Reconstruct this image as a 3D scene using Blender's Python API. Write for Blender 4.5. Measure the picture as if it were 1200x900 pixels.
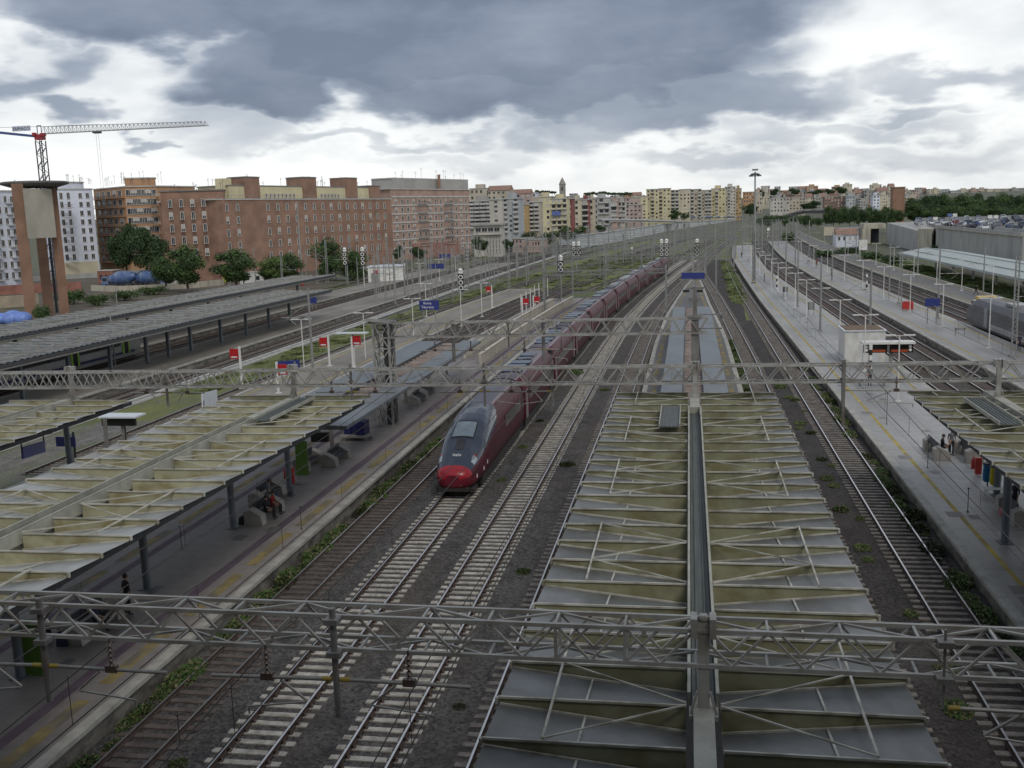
import bpy, bmesh, math, random
from mathutils import Vector, Matrix, noise as mnoise
R = math.radians
for o in list(bpy.data.objects): bpy.data.objects.remove(o)
SC = bpy.context.scene
COL = SC.collection
# ---------------------------------------------------------------- camera
H = 15.9; F = 1199.135; PIT, YAW, ROL = R(9.39896673), R(9.97912873), R(-1.90178674)
_fw = Vector((-math.sin(YAW)*math.cos(PIT), math.cos(YAW)*math.cos(PIT), -math.sin(PIT)))
_r0 = Vector((math.cos(YAW), math.sin(YAW), 0)); _u0 = _r0.cross(_fw)
_rt = math.cos(ROL)*_r0 + math.sin(ROL)*_u0; _up = -math.sin(ROL)*_r0 + math.cos(ROL)*_u0
cam = bpy.data.cameras.new('camera'); camo = bpy.data.objects.new('camera', cam); COL.objects.link(camo)
camo.matrix_world = Matrix(((_rt.x, _up.x, -_fw.x, 0), (_rt.y, _up.y, -_fw.y, 0), (_rt.z, _up.z, -_fw.z, H), (0, 0, 0, 1)))
cam.sensor_fit = 'HORIZONTAL'; cam.sensor_width = 36; cam.lens = F/1200*36; cam.clip_start = .1; cam.clip_end = 9000
SC.camera = camo
def ray(x, y): return _fw + _rt*((x-600)/F) - _up*((y-450)/F)
def G(x, y, z=0.0):
    d = ray(x, y); t = (z-H)/d.z; return (d.x*t, d.y*t)
def AT(x, y, Y):
    d = ray(x, y); t = Y/d.y; return (d.x*t, H+d.z*t)
# ---------------------------------------------------------------- world and sun
SUN_EL, SUN_ROT = R(48), R(150)
W = bpy.data.worlds.new('World'); SC.world = W; W.use_nodes = True
nt = W.node_tree; nt.nodes.clear()
def N(t, **k):
    n = nt.nodes.new(t)
    for a, b in k.items(): setattr(n, a, b)
    return n
def LK(a, b): nt.links.new(a, b)
def M(op, a, b=None, c=None, clamp=False):
    n = N('ShaderNodeMath', operation=op, use_clamp=clamp)
    for i, v in enumerate((a, b, c)):
        if v is None: continue
        if isinstance(v, (int, float)): n.inputs[i].default_value = v
        else: LK(v, n.inputs[i])
    return n.outputs[0]
tc = N('ShaderNodeTexCoord'); sep = N('ShaderNodeSeparateXYZ'); LK(tc.outputs['Generated'], sep.inputs[0])
dx, dy, dz = sep.outputs
az = M('ARCTAN2', dx, dy); el = M('ARCSINE', dz)
# cloud-layer coordinates: azimuth, elevation stretched so that clouds flatten towards the horizon
comb = N('ShaderNodeCombineXYZ'); LK(M('MULTIPLY', az, 6.0), comb.inputs[0]); LK(M('MULTIPLY', el, 15.0), comb.inputs[1])
comb.inputs[2].default_value = 3.7
def noise(scale, detail=6, rough=.55, vec=None, dist=0.0, seed=0):
    n = N('ShaderNodeTexNoise'); n.inputs['Scale'].default_value = scale; n.inputs['Detail'].default_value = detail
    n.inputs['Roughness'].default_value = rough; n.inputs['Distortion'].default_value = dist
    a = N('ShaderNodeVectorMath', operation='ADD'); LK(vec or comb.outputs[0], a.inputs[0]); a.inputs[1].default_value = (seed, seed*1.7, seed)
    LK(a.outputs[0], n.inputs['Vector']); return n.outputs[0]
n1 = noise(1.1, 4, .5, seed=2.3, dist=.1); n2 = noise(2.2, 4, .5, seed=9.1); n3 = noise(.8, 5, .55, seed=5.2)
waz = M('ADD', az, M('MULTIPLY', M('SUBTRACT', n1, .5), .20)); wel = M('ADD', el, M('MULTIPLY', M('SUBTRACT', n2, .5), .085))
def pxae(x, y):
    d = ray(x, y).normalized(); return math.atan2(d.x, d.y), math.asin(d.z)
def blob(x, y, wx, wy, amp, soft=1.0):
    a, e = pxae(x, y)
    u = M('DIVIDE', M('SUBTRACT', waz, a), wx/F); v = M('DIVIDE', M('SUBTRACT', wel, e), wy/F)
    r = M('SQRT', M('ADD', M('MULTIPLY', u, u), M('MULTIPLY', v, v)))
    s = N('ShaderNodeMapRange', interpolation_type='SMOOTHSTEP'); LK(r, s.inputs[0])
    s.inputs[1].default_value = 1.0-.45*soft; s.inputs[2].default_value = 1.0+.35*soft; s.inputs[3].default_value = amp; s.inputs[4].default_value = 0
    return s.outputs[0]
dark = None
for b in ((560, 20, 370, 84, .84, .5), (240, 2, 230, 52, .80, .6), (320, 82, 105, 56, .80, .5), (630, 84, 260, 50, .76, .6), (850, 4, 90, 34, .35, .9), (830, 116, 175, 32, .6, .9), (700, 140, 110, 26, .5, 1.1),  (420, 165, 160, 9, .3, 1.3),
          (10, 104, 52, 24, .5, 1.2), (55, 75, 30, 22, .35, 1.3), (106, 124, 36, 14, .55, 1.2), (190, 168, 26, 7, .5, 1.2), (650, 150, 70, 28, .45, 1.3), (260, 150, 60, 30, .3, 1.3),
          (1130, 92, 130, 16, .4, 1.3), (1075, 132, 60, 10, .4, 1.3), (1000, 155, 130, 12, .28, 1.3), (830, 182, 120, 11, .3, 1.3), (1050, 190, 200, 16, .2, 1.4), (560, 182, 200, 10, .15, 1.4),
          (100, -160, 900, 110, .5, 1.3), (1000, -200, 500, 90, .3, 1.3)):
    o = blob(*b); dark = o if dark is None else M('MAXIMUM', dark, o)
base = M('MULTIPLY', M('SUBTRACT', n3, .40), .9)
# behind the camera and overhead: unseen overcast, thickened to darken the ground
over = N('ShaderNodeMapRange'); LK(el, over.inputs[0]); over.inputs[1].default_value = .26; over.inputs[2].default_value = .6; over.inputs[3].default_value = 0; over.inputs[4].default_value = .55
dens = M('ADD', M('MAXIMUM', dark, over.outputs[0]), base, clamp=True)
tex = M('MULTIPLY', M('SUBTRACT', noise(3.6, 5, .52, seed=1.4), .5), .22)
dens = M('ADD', dens, tex, clamp=True)
ramp = N('ShaderNodeValToRGB'); LK(dens, ramp.inputs[0])
cr = ramp.color_ramp; cr.elements[0].position = 0; cr.elements[0].color = (.88, .89, .885, 1)
cr.elements[1].position = 1; cr.elements[1].color = (.150, .180, .245, 1)
for p, c in ((.16, (.74, .76, .77, 1)), (.38, (.50, .53, .575, 1)), (.65, (.285, .322, .392, 1))):
    e = cr.elements.new(p); e.color = c
sky = N('ShaderNodeTexSky', sky_type='NISHITA'); sky.sun_disc = False; sky.sun_elevation = SUN_EL; sky.sun_rotation = SUN_ROT
bg1 = N('ShaderNodeBackground'); LK(sky.outputs[0], bg1.inputs[0]); bg1.inputs[1].default_value = .08
bg2 = N('ShaderNodeBackground'); LK(ramp.outputs[0], bg2.inputs[0]); bg2.inputs[1].default_value = 1.12
mx = N('ShaderNodeMixShader'); mx.inputs[0].default_value = .90; LK(bg1.outputs[0], mx.inputs[1]); LK(bg2.outputs[0], mx.inputs[2])
wo = N('ShaderNodeOutputWorld'); LK(mx.outputs[0], wo.inputs[0])
sl = bpy.data.lights.new('sun', 'SUN'); so = bpy.data.objects.new('sun', sl); COL.objects.link(so)
sl.energy = 1.15; sl.angle = R(22); sl.color = (1, .93, .82)
so.rotation_euler = Vector((math.sin(SUN_ROT)*math.cos(SUN_EL), math.cos(SUN_ROT)*math.cos(SUN_EL), math.sin(SUN_EL))).to_track_quat('Z', 'Y').to_euler()
SC.view_settings.view_transform = 'Standard'; SC.view_settings.look = 'None'; SC.view_settings.gamma = 1; SC.view_settings.exposure = .14
SC.view_settings.use_curve_mapping = False
SC.render.engine = 'CYCLES'; SC.cycles.max_bounces = 4; SC.cycles.diffuse_bounces = 2; SC.cycles.glossy_bounces = 2; SC.cycles.transparent_max_bounces = 6
SC.cycles.use_denoising = True
# ---------------------------------------------------------------- materials
MT = {}
def mat(name, col, rough=.8, metal=0.0, var=.15, scale=1.0, bump=0.0, bscale=None, col2=None, stain=None, stretch=None, spec=None):
    if name in MT: return MT[name]
    m = bpy.data.materials.new(name); m.use_nodes = True; t = m.node_tree; b = t.nodes['Principled BSDF']
    b.inputs['Roughness'].default_value = rough; b.inputs['Metallic'].default_value = metal
    if spec is not None: b.inputs['Specular IOR Level'].default_value = spec
    tcn = t.nodes.new('ShaderNodeTexCoord'); vec = tcn.outputs['Object']
    if stretch:
        mp = t.nodes.new('ShaderNodeMapping'); mp.inputs['Scale'].default_value = stretch; t.links.new(vec, mp.inputs[0]); vec = mp.outputs[0]
    nz = t.nodes.new('ShaderNodeTexNoise'); nz.inputs['Scale'].default_value = scale; nz.inputs['Detail'].default_value = 8; nz.inputs['Roughness'].default_value = .65
    t.links.new(vec, nz.inputs['Vector'])
    rp = t.nodes.new('ShaderNodeValToRGB'); t.links.new(nz.outputs[0], rp.inputs[0])
    c2 = col2 or tuple(c*(1+var) for c in col)
    rp.color_ramp.elements[0].position = .32; rp.color_ramp.elements[1].position = .68
    rp.color_ramp.elements[0].color = (*[c*(1-var) for c in col], 1); rp.color_ramp.elements[1].color = (*c2, 1)
    out = rp.outputs[0]
    if stain:   # second, larger scale of dirt with a shape of its own
        sc_, sx, scol, amt = stain
        mp = t.nodes.new('ShaderNodeMapping'); mp.inputs['Scale'].default_value = sx; t.links.new(tcn.outputs['Object'], mp.inputs[0])
        n2_ = t.nodes.new('ShaderNodeTexNoise'); n2_.inputs['Scale'].default_value = sc_; n2_.inputs['Detail'].default_value = 6; t.links.new(mp.outputs[0], n2_.inputs['Vector'])
        r2 = t.nodes.new('ShaderNodeMapRange'); t.links.new(n2_.outputs[0], r2.inputs[0]); r2.inputs[1].default_value = .45; r2.inputs[2].default_value = .66; r2.inputs[4].default_value = amt
        mi = t.nodes.new('ShaderNodeMix'); mi.data_type = 'RGBA'; t.links.new(r2.outputs[0], mi.inputs[0]); t.links.new(out, mi.inputs[6]); mi.inputs[7].default_value = (*scol, 1)
        out = mi.outputs[2]
    t.links.new(out, b.inputs['Base Color'])
    if bump:
        bn = t.nodes.new('ShaderNodeTexNoise'); bn.inputs['Scale'].default_value = bscale or scale*6; bn.inputs['Detail'].default_value = 4; t.links.new(tcn.outputs['Object'], bn.inputs['Vector'])
        bm_ = t.nodes.new('ShaderNodeBump'); bm_.inputs['Strength'].default_value = bump; bm_.inputs['Distance'].default_value = .05
        t.links.new(bn.outputs[0], bm_.inputs['Height']); t.links.new(bm_.outputs[0], b.inputs['Normal'])
    MT[name] = m; return m
def ballast_mat(name, c1, c2, rust, grass=0.0):
    """crushed stone: cells of differing grey, brown brake-dust patches, weeds"""
    m = bpy.data.materials.new(name); m.use_nodes = True; t = m.node_tree; b = t.nodes['Principled BSDF']; b.inputs['Roughness'].default_value = .95
    tcn = t.nodes.new('ShaderNodeTexCoord'); v = t.nodes.new('ShaderNodeTexVoronoi'); v.inputs['Scale'].default_value = 9
    t.links.new(tcn.outputs['Object'], v.inputs['Vector'])
    sx = t.nodes.new('ShaderNodeSeparateColor'); t.links.new(v.outputs['Color'], sx.inputs[0])
    rp = t.nodes.new('ShaderNodeValToRGB'); t.links.new(sx.outputs[0], rp.inputs[0]); rp.color_ramp.elements[0].color = (*c1, 1); rp.color_ramp.elements[1].color = (*c2, 1)
    out = rp.outputs[0]
    def mixn(sc, lo, hi, amt, col, st=(1, .25, 1)):
        nonlocal out
        mp = t.nodes.new('ShaderNodeMapping'); mp.inputs['Scale'].default_value = st; t.links.new(tcn.outputs['Object'], mp.inputs[0])
        n = t.nodes.new('ShaderNodeTexNoise'); n.inputs['Scale'].default_value = sc; n.inputs['Detail'].default_value = 7; t.links.new(mp.outputs[0], n.inputs['Vector'])
        r2 = t.nodes.new('ShaderNodeMapRange'); t.links.new(n.outputs[0], r2.inputs[0]); r2.inputs[1].default_value = lo; r2.inputs[2].default_value = hi; r2.inputs[4].default_value = amt
        mi = t.nodes.new('ShaderNodeMix'); mi.data_type = 'RGBA'; t.links.new(r2.outputs[0], mi.inputs[0]); t.links.new(out, mi.inputs[6]); mi.inputs[7].default_value = (*col, 1); out = mi.outputs[2]
    mixn(.35, .42, .7, .65, rust)
    mixn(1.1, .5, .68, .45, tuple(k*.45 for k in c1), (1, .6, 1)); mixn(.9, .55, .72, .3, tuple(k*1.5 for k in c2), (1, .2, 1))
    if grass:
        mixn(.16, .56-.2*grass, .66-.12*grass, .9, (.115, .145, .045), (1, .35, 1)); mixn(.5, .6-.15*grass, .7, .7*grass, (.19, .20, .065), (1, .4, 1))
    t.links.new(out, b.inputs['Base Color'])
    bm_ = t.nodes.new('ShaderNodeBump'); bm_.inputs['Strength'].default_value = .9; bm_.inputs['Distance'].default_value = .06
    t.links.new(v.outputs['Distance'], bm_.inputs['Height']); t.links.new(bm_.outputs[0], b.inputs['Normal'])
    MT[name] = m; return m
def brick_mat(name, c1, c2, mortar, sx=1.0, bw=.5, bh=.25, ms=.02, rough=.9):
    m = bpy.data.materials.new(name); m.use_nodes = True; t = m.node_tree; b = t.nodes['Principled BSDF']; b.inputs['Roughness'].default_value = rough
    tcn = t.nodes.new('ShaderNodeTexCoord'); s = t.nodes.new('ShaderNodeSeparateXYZ'); c = t.nodes.new('ShaderNodeCombineXYZ')
    t.links.new(tcn.outputs['Object'], s.inputs[0]); ad = t.nodes.new('ShaderNodeMath'); ad.operation = 'ADD'
    t.links.new(s.outputs[0], ad.inputs[0]); t.links.new(s.outputs[1], ad.inputs[1]); t.links.new(ad.outputs[0], c.inputs[0]); t.links.new(s.outputs[2], c.inputs[1])
    br = t.nodes.new('ShaderNodeTexBrick'); br.inputs['Scale'].default_value = sx; br.inputs['Brick Width'].default_value = bw; br.inputs['Row Height'].default_value = bh; br.inputs['Mortar Size'].default_value = ms
    br.inputs['Color1'].default_value = (*c1, 1); br.inputs['Color2'].default_value = (*c2, 1); br.inputs['Mortar'].default_value = (*mortar, 1)
    t.links.new(c.outputs[0], br.inputs['Vector'])
    n = t.nodes.new('ShaderNodeTexNoise'); n.inputs['Scale'].default_value = .25; n.inputs['Detail'].default_value = 7; t.links.new(tcn.outputs['Object'], n.inputs['Vector'])
    r2 = t.nodes.new('ShaderNodeMapRange'); t.links.new(n.outputs[0], r2.inputs[0]); r2.inputs[1].default_value = .3; r2.inputs[2].default_value = .7; r2.inputs[3].default_value = .75; r2.inputs[4].default_value = 1.2
    mi = t.nodes.new('ShaderNodeMix'); mi.data_type = 'RGBA'; mi.blend_type = 'MULTIPLY'; mi.inputs[0].default_value = 1; t.links.new(br.outputs[0], mi.inputs[6]); t.links.new(r2.outputs[0], mi.inputs[7])
    t.links.new(mi.outputs[2], b.inputs['Base Color']); MT[name] = m; return m
# ---------------------------------------------------------------- mesh helpers
class MB:
    def __init__(s): s.v = []; s.f = []; s.m = []; s.sm = []
    def add(s, vs, fs, mi=0, smooth=False):
        o = len(s.v); s.v += [tuple(v) for v in vs]
        for f in fs: s.f.append(tuple(o+i for i in f)); s.m.append(mi); s.sm.append(smooth)
        return s
    def quad(s, a, b, c, d, mi=0): return s.add((a, b, c, d), ((0, 1, 2, 3),), mi)
    def box(s, c, d, mi=0, rz=0.0):
        x, y, z = d[0]/2, d[1]/2, d[2]/2; cs, sn = math.cos(rz), math.sin(rz)
        vs = [(c[0]+a*cs*x-b*sn*y, c[1]+a*sn*x+b*cs*y, c[2]+e*z) for e in (-1, 1) for a, b in ((-1, -1), (1, -1), (1, 1), (-1, 1))]
        return s.add(vs, ((3, 2, 1, 0), (4, 5, 6, 7), (0, 1, 5, 4), (1, 2, 6, 5), (2, 3, 7, 6), (3, 0, 4, 7)), mi)
    def bar(s, p, q, w=.1, h=None, mi=0):
        h = h or w; p = Vector(p); q = Vector(q); d = (q-p)
        if d.length < 1e-6: return s
        d.normalize(); a = d.cross(Vector((0, 0, 1)))
        if a.length < .01: a = Vector((1, 0, 0))
        a.normalize(); b = a.cross(d); a = a*w/2; b = b*h/2
        vs = [e+i*a+j*b for e in (p, q) for i, j in ((-1, -1), (1, -1), (1, 1), (-1, 1))]
        return s.add(vs, ((3, 2, 1, 0), (4, 5, 6, 7), (0, 1, 5, 4), (1, 2, 6, 5), (2, 3, 7, 6), (3, 0, 4, 7)), mi)
    def tube(s, p, q, r=.05, r2=None, n=8, mi=0, smooth=True):
        r2 = r if r2 is None else r2; p = Vector(p); q = Vector(q); d = (q-p).normalized()
        a = d.cross(Vector((0, 0, 1)));
        if a.length < .01: a = Vector((1, 0, 0))
        a.normalize(); b = a.cross(d); vs = []
        for e, rr in ((p, r), (q, r2)): vs += [e+a*rr*math.cos(2*math.pi*i/n)+b*rr*math.sin(2*math.pi*i/n) for i in range(n)]
        s.add(vs, [(i, (i+1) % n, n+(i+1) % n, n+i) for i in range(n)], mi, smooth)
        return s.add(vs, (tuple(range(n))[::-1], tuple(range(n, 2*n))), mi)
    def lathe(s, prof, c=(0, 0, 0), n=16, mi=0, smooth=True):
        vs = [(c[0]+r*math.cos(2*math.pi*i/n), c[1]+r*math.sin(2*math.pi*i/n), c[2]+z) for r, z in prof for i in range(n)]
        fs = [(k*n+i, k*n+(i+1) % n, (k+1)*n+(i+1) % n, (k+1)*n+i) for k in range(len(prof)-1) for i in range(n)]
        s.add(vs, fs, mi, smooth); return s.add(vs[-n:], (tuple(range(n)),), mi)
    def ball(s, c, r, n=8, mi=0, sz=1.0):
        pr = [(max(.001, r*math.sin(math.pi*k/n)), -r*sz*math.cos(math.pi*k/n)) for k in range(n+1)]
        return s.lathe(pr, c, n, mi)
    def prism(s, poly, z0, z1, mi=0, mtop=None):
        n = len(poly); vs = [(x, y, z0) for x, y in poly]+[(x, y, z1) for x, y in poly]
        s.add(vs, [(i, (i+1) % n, n+(i+1) % n, n+i) for i in range(n)], mi)
        return s.add(vs, (tuple(range(n, 2*n)), tuple(range(n))[::-1]), mi if mtop is None else mtop)
    def build(s, name, mats, parent=None, loc=None):
        me = bpy.data.meshes.new(name); off = Vector(loc) if loc is not None else world_off(parent)
        me.from_pydata([(v[0]-off.x, v[1]-off.y, v[2]-off.z) for v in s.v], [], s.f)
        if not isinstance(mats, (list, tuple)): mats = [mats]
        for m in mats: me.materials.append(MT[m] if isinstance(m, str) else m)
        me.polygons.foreach_set('material_index', s.m); me.polygons.foreach_set('use_smooth', s.sm); me.update()
        o = bpy.data.objects.new(name, me); COL.objects.link(o)
        if parent is not None: o.parent = parent
        elif loc is not None: o.location = off
        return o
def world_off(o):
    v = Vector((0, 0, 0))
    while o is not None: v += o.location; o = o.parent
    return v
def tag(o, label=None, cat=None, group=None, kind=None):
    if label: o['label'] = label
    if cat: o['category'] = cat
    if group: o['group'] = group
    if kind: o['kind'] = kind
    return o
def thing(name, label, cat, loc=(0, 0, 0), group=None, rz=0):
    o = bpy.data.objects.new(name, None); COL.objects.link(o); o.location = loc; o.rotation_euler.z = rz; o.empty_display_size = .5
    return tag(o, label, cat, group)
KIDS = {}
def copy_tree(o, loc=None, rz=None, label=None, group=None, parent=None, scale=None):
    c = o.copy(); COL.objects.link(c)
    if parent is not None: c.parent = parent
    if loc is not None: c.location = loc
    if rz is not None: c.rotation_euler.z = rz
    if scale is not None: c.scale = scale if isinstance(scale, (tuple, list)) else (scale,)*3
    if label: c['label'] = label
    if group: c['group'] = group
    for ch in [x for x in o.children]: copy_tree(ch, parent=c)
    return c
def struct(name, mb, m, label=None): return tag(mb.build(name, m), label, None, None, 'structure')
ORD = ['first', 'second', 'third', 'fourth', 'fifth', 'sixth', 'seventh', 'eighth', 'ninth', 'tenth', 'eleventh', 'twelfth', 'thirteenth', 'fourteenth', 'fifteenth', 'sixteenth', 'seventeenth', 'eighteenth', 'nineteenth', 'twentieth']
def od(i):
    if i >= 100: return 'hundred-and-'+od(i-100)
    if i < 20: return ORD[i]
    if i == 99: return 'hundredth'
    t = {2: 'twenty', 3: 'thirty', 4: 'forty', 5: 'fifty', 6: 'sixty', 7: 'seventy', 8: 'eighty', 9: 'ninety'}[(i+1)//10]
    return t+'-'+ORD[(i+1) % 10-1] if (i+1) % 10 else {'t': t[:-1]+'ieth'}['t']
def lerp(tab, y):
    if y <= tab[0][0]: return tab[0][1]
    for (a, b), (c, d) in zip(tab, tab[1:]):
        if y <= c:
            t = (y-a)/(c-a); return b+(d-b)*t
    return tab[-1][1]
sA = [(0, 0), (105, 0), (130, .2), (157, .9), (180, 1.9), (206, 3.2), (236, 5.1), (268, 7.3), (301, 9.7), (350, 13.2), (420, 18), (500, 24), (700, 40), (1200, 75)]
s5 = [(0, 0), (200, 0), (230, .2), (260, .5), (297, 1.1), (326, 2), (370, 4), (422, 6.8), (500, 12), (700, 26), (1200, 62)]
sR = [(0, 0), (150, -.1), (230, -.3), (300, .3), (340, 1.7), (380, 3.4), (420, 5.2), (505, 9.3), (700, 19), (1200, 50)]
sD = [(0, 0), (300, 0), (400, 1.5), (500, 4), (600, 8), (800, 22), (1200, 60)]
s0 = [(0, 0)]
def txt(s, size, m, parent, loc, rot, name='lettering', ext=.004, align='CENTER'):
    c = bpy.data.curves.new(name, 'FONT'); c.body = s; c.size = size; c.extrude = ext; c.align_x = align; c.align_y = 'CENTER'
    to = bpy.data.objects.new('tmp_text', c); COL.objects.link(to)
    dg = bpy.context.evaluated_depsgraph_get(); me = bpy.data.meshes.new_from_object(to.evaluated_get(dg)); me.name = name
    bpy.data.objects.remove(to); me.materials.clear(); me.materials.append(MT[m])
    o = bpy.data.objects.new(name, me); COL.objects.link(o); o.parent = parent; o.location = loc; o.rotation_euler = rot; return o
# ================================================================ ground, tracks, platforms
def paving_mat(name, c1, c2, joint, bw, bh, ms, rough=.7, wet=.5):
    m = bpy.data.materials.new(name); m.use_nodes = True; t = m.node_tree; b = t.nodes['Principled BSDF']
    tcn = t.nodes.new('ShaderNodeTexCoord'); br = t.nodes.new('ShaderNodeTexBrick'); br.inputs['Scale'].default_value = 1; br.offset = 0
    br.inputs['Brick Width'].default_value = bw; br.inputs['Row Height'].default_value = bh; br.inputs['Mortar Size'].default_value = ms
    br.inputs['Color1'].default_value = (*c1, 1); br.inputs['Color2'].default_value = (*c2, 1); br.inputs['Mortar'].default_value = (*joint, 1)
    t.links.new(tcn.outputs['Object'], br.inputs['Vector']); out = br.outputs[0]
    for sc, st, lo, hi, a, bb in ((.22, (1, .3, 1), .3, .7, .62, 1.18), (1.7, (1, 1, 1), .25, .75, .8, 1.12), (9, (1, 1, 1), .3, .7, .9, 1.08)):
        mp = t.nodes.new('ShaderNodeMapping'); mp.inputs['Scale'].default_value = st; t.links.new(tcn.outputs['Object'], mp.inputs[0])
        n = t.nodes.new('ShaderNodeTexNoise'); n.inputs['Scale'].default_value = sc; n.inputs['Detail'].default_value = 8; t.links.new(mp.outputs[0], n.inputs['Vector'])
        r2 = t.nodes.new('ShaderNodeMapRange'); t.links.new(n.outputs[0], r2.inputs[0]); r2.inputs[1].default_value = lo; r2.inputs[2].default_value = hi; r2.inputs[3].default_value = a; r2.inputs[4].default_value = bb
        mi = t.nodes.new('ShaderNodeMix'); mi.data_type = 'RGBA'; mi.blend_type = 'MULTIPLY'; mi.inputs[0].default_value = 1; t.links.new(out, mi.inputs[6]); t.links.new(r2.outputs[0], mi.inputs[7]); out = mi.outputs[2]
    t.links.new(out, b.inputs['Base Color'])
    rr = t.nodes.new('ShaderNodeMapRange'); t.links.new(n.outputs[0], rr.inputs[0]); rr.inputs[3].default_value = rough-wet*.6; rr.inputs[4].default_value = rough; t.links.new(rr.outputs[0], b.inputs['Roughness'])
    MT[name] = m; return m
ballast_mat('ballast', (.030, .028, .029), (.125, .118, .112), (.085, .066, .05))
ballast_mat('ballast_brown', (.018, .016, .017), (.075, .066, .062), (.045, .034, .028))
ballast_mat('gravel', (.085, .085, .085), (.24, .23, .21), (.16, .145, .11), .6)
ballast_mat('yard', (.08, .078, .07), (.15, .147, .14), (.105, .10, .09), .4)
ballast_mat('yard_green', (.07, .068, .055), (.22, .21, .17), (.16, .165, .08), 1.5)
paving_mat('asphalt', (.215, .196, .188), (.24, .218, .205), (.06, .06, .062), 3, 6, .004, .75, .5)
paving_mat('asphalt_light', (.125, .122, .118), (.135, .13, .126), (.09, .09, .09), 3, 6, .004, .75, .4)
paving_mat('stone_paving', (.235, .232, .225), (.26, .257, .25), (.12, .12, .12), 2.0, 5.5, .03, .6, .5)
paving_mat('beige_paving', (.235, .215, .185), (.265, .245, .21), (.14, .13, .11), 1.5, 5, .02, .8, .2)
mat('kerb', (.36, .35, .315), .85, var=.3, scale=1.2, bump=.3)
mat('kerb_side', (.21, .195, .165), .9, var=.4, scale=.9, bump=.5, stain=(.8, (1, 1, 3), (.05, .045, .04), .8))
mat('tactile_yellow', (.24, .19, .075), .85, var=.35, scale=1.4, stain=(1.2, (1, .5, 1), (.12, .115, .11), .9))
mat('line_yellow', (.42, .32, .06), .8, var=.25, scale=1.2, stain=(1.6, (1, .5, 1), (.16, .15, .13), .6))
mat('purple_strip', (.105, .075, .10), .8, var=.25, scale=1)
mat('rail_side', (.075, .052, .042), .85, var=.3, scale=2)
mat('rail_top', (.62, .62, .63), .3, .8, var=.12, scale=2)
mat('concrete_sleeper', (.44, .42, .375), .9, var=.3, scale=2.2, bump=.4, stain=(3.0, (1, 1, 1), (.17, .14, .115), .6))
mat('wood_sleeper', (.10, .08, .07), .9, var=.4, scale=2.2, bump=.5, stain=(2.0, (1, 1, 1), (.16, .135, .12), .6))
mat('old_sleeper', (.21, .19, .17), .9, var=.35, scale=2.2, bump=.4, stain=(3.0, (1, 1, 1), (.07, .06, .05), .7))
mat('white_duct', (.50, .50, .48), .8, var=.2, scale=1)
mat('grass', (.07, .11, .03), .9, var=.5, scale=.8); mat('weed', (.05, .095, .02), .9, var=.5, scale=3); mat('tuft', (.15, .20, .06), .9, var=.4, scale=3); mat('dry_weed', (.17, .16, .08), .9, var=.4, scale=3)
mat('dirt', (.12, .095, .075), .95, var=.4, scale=.15, bump=.5, bscale=2, stain=(.12, (1, 1, 1), (.055, .07, .03), .8))

def sstep(a, b, x):
    t = max(0, min(1, (x-a)/(b-a))); return t*t*(3-2*t)
HT = [(0, 0), (600, 0), (1000, 6), (1500, 17), (2000, 27), (3000, 42), (4200, 50)]
def hz(x, y):
    d = math.hypot(x*.8, y); return -.34+lerp(HT, d)
gm = MB(); xs = [-1800, -1300, -900, -600, -400, -250, -150, -80, -30, 0, 30, 60, 100, 180, 300, 500, 800, 1200, 1800, 2600]; ys = [-120, -50, 0, 60, 120, 200, 300, 420, 550, 650, 780, 900, 1050, 1250, 1500, 1800, 2200, 2700, 3400, 4200]
gv = [(x, y, hz(x, y)) for y in ys for x in xs]; nx = len(xs)
gm.add(gv, [(j*nx+i, j*nx+i+1, (j+1)*nx+i+1, (j+1)*nx+i) for j in range(len(ys)-1) for i in range(nx-1)], 0, True)
struct('ground', gm, 'yard', 'gravel and weedy ground of the railway yard')

def ypts(y0, y1, bend=110):
    r = []; y = y0
    while y < y1:
        r.append(y); y += 20 if y < bend-20 else (8 if y < 450 else 30)
    return r+[y1]
def fx(x0, tab, sl=None): return lambda y: x0+lerp(tab, y)
def ribbon(mb, fl, fr, z, y0, y1, mi=0):
    P = ypts(y0, y1); vs = []
    for y in P: vs += [(fl(y), y, z), (fr(y), y, z)]
    return mb.add(vs, [(2*i, 2*i+1, 2*i+3, 2*i+2) for i in range(len(P)-1)], mi)
def ballast(name, fl, fr, y0, y1, m, z=-.2):
    mb = MB(); P = ypts(y0, y1); vs = []
    for y in P: vs += [(fl(y)-.25, y, z-.16), (fl(y)+.2, y, z), (fr(y)-.2, y, z), (fr(y)+.25, y, z-.16)]
    mb.add(vs, [(4*i+k, 4*i+k+1, 4*i+k+5, 4*i+k+4) for i in range(len(P)-1) for k in range(3)]); struct(name, mb, m)
ballast('ballast', fx(-18.55, sA), fx(-3.8, sA), 2, 330, 'ballast')
s4 = [(0, 0), (110, 0), (135, -.3), (187, -1.2), (234, -2.4), (257, -3.0), (300, -2.6), (360, 0), (450, 8), (700, 28), (1200, 64)]
ballast('ballast', fx(4.3, s4), fx(11.9, s5), 2, 330, 'ballast_brown', -.205)
ballast('ballast', fx(19.7, sR), fx(27.1, sR), 30, 500, 'ballast', -.2)
ballast('ballast', fx(34.2, sR), fx(41.4, sR), 60, 600, 'ballast', -.2)
ballast('ballast', fx(-34.1, sA), fx(-27.3, sA), 20, 260, 'ballast_brown', -.2)
ballast('gravel_bed', fx(-50.9, sA), fx(-40.8, sA), 20, 240, 'gravel', -.24)
ballast('weedy_ground', fx(-50.5, sA), fx(-14.5, sA), 214, 900, 'yard_green', -.29)
ballast('weedy_ground', fx(-50.2, sA), fx(-44.5, sA), 78, 214, 'yard_green', -.225)
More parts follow.
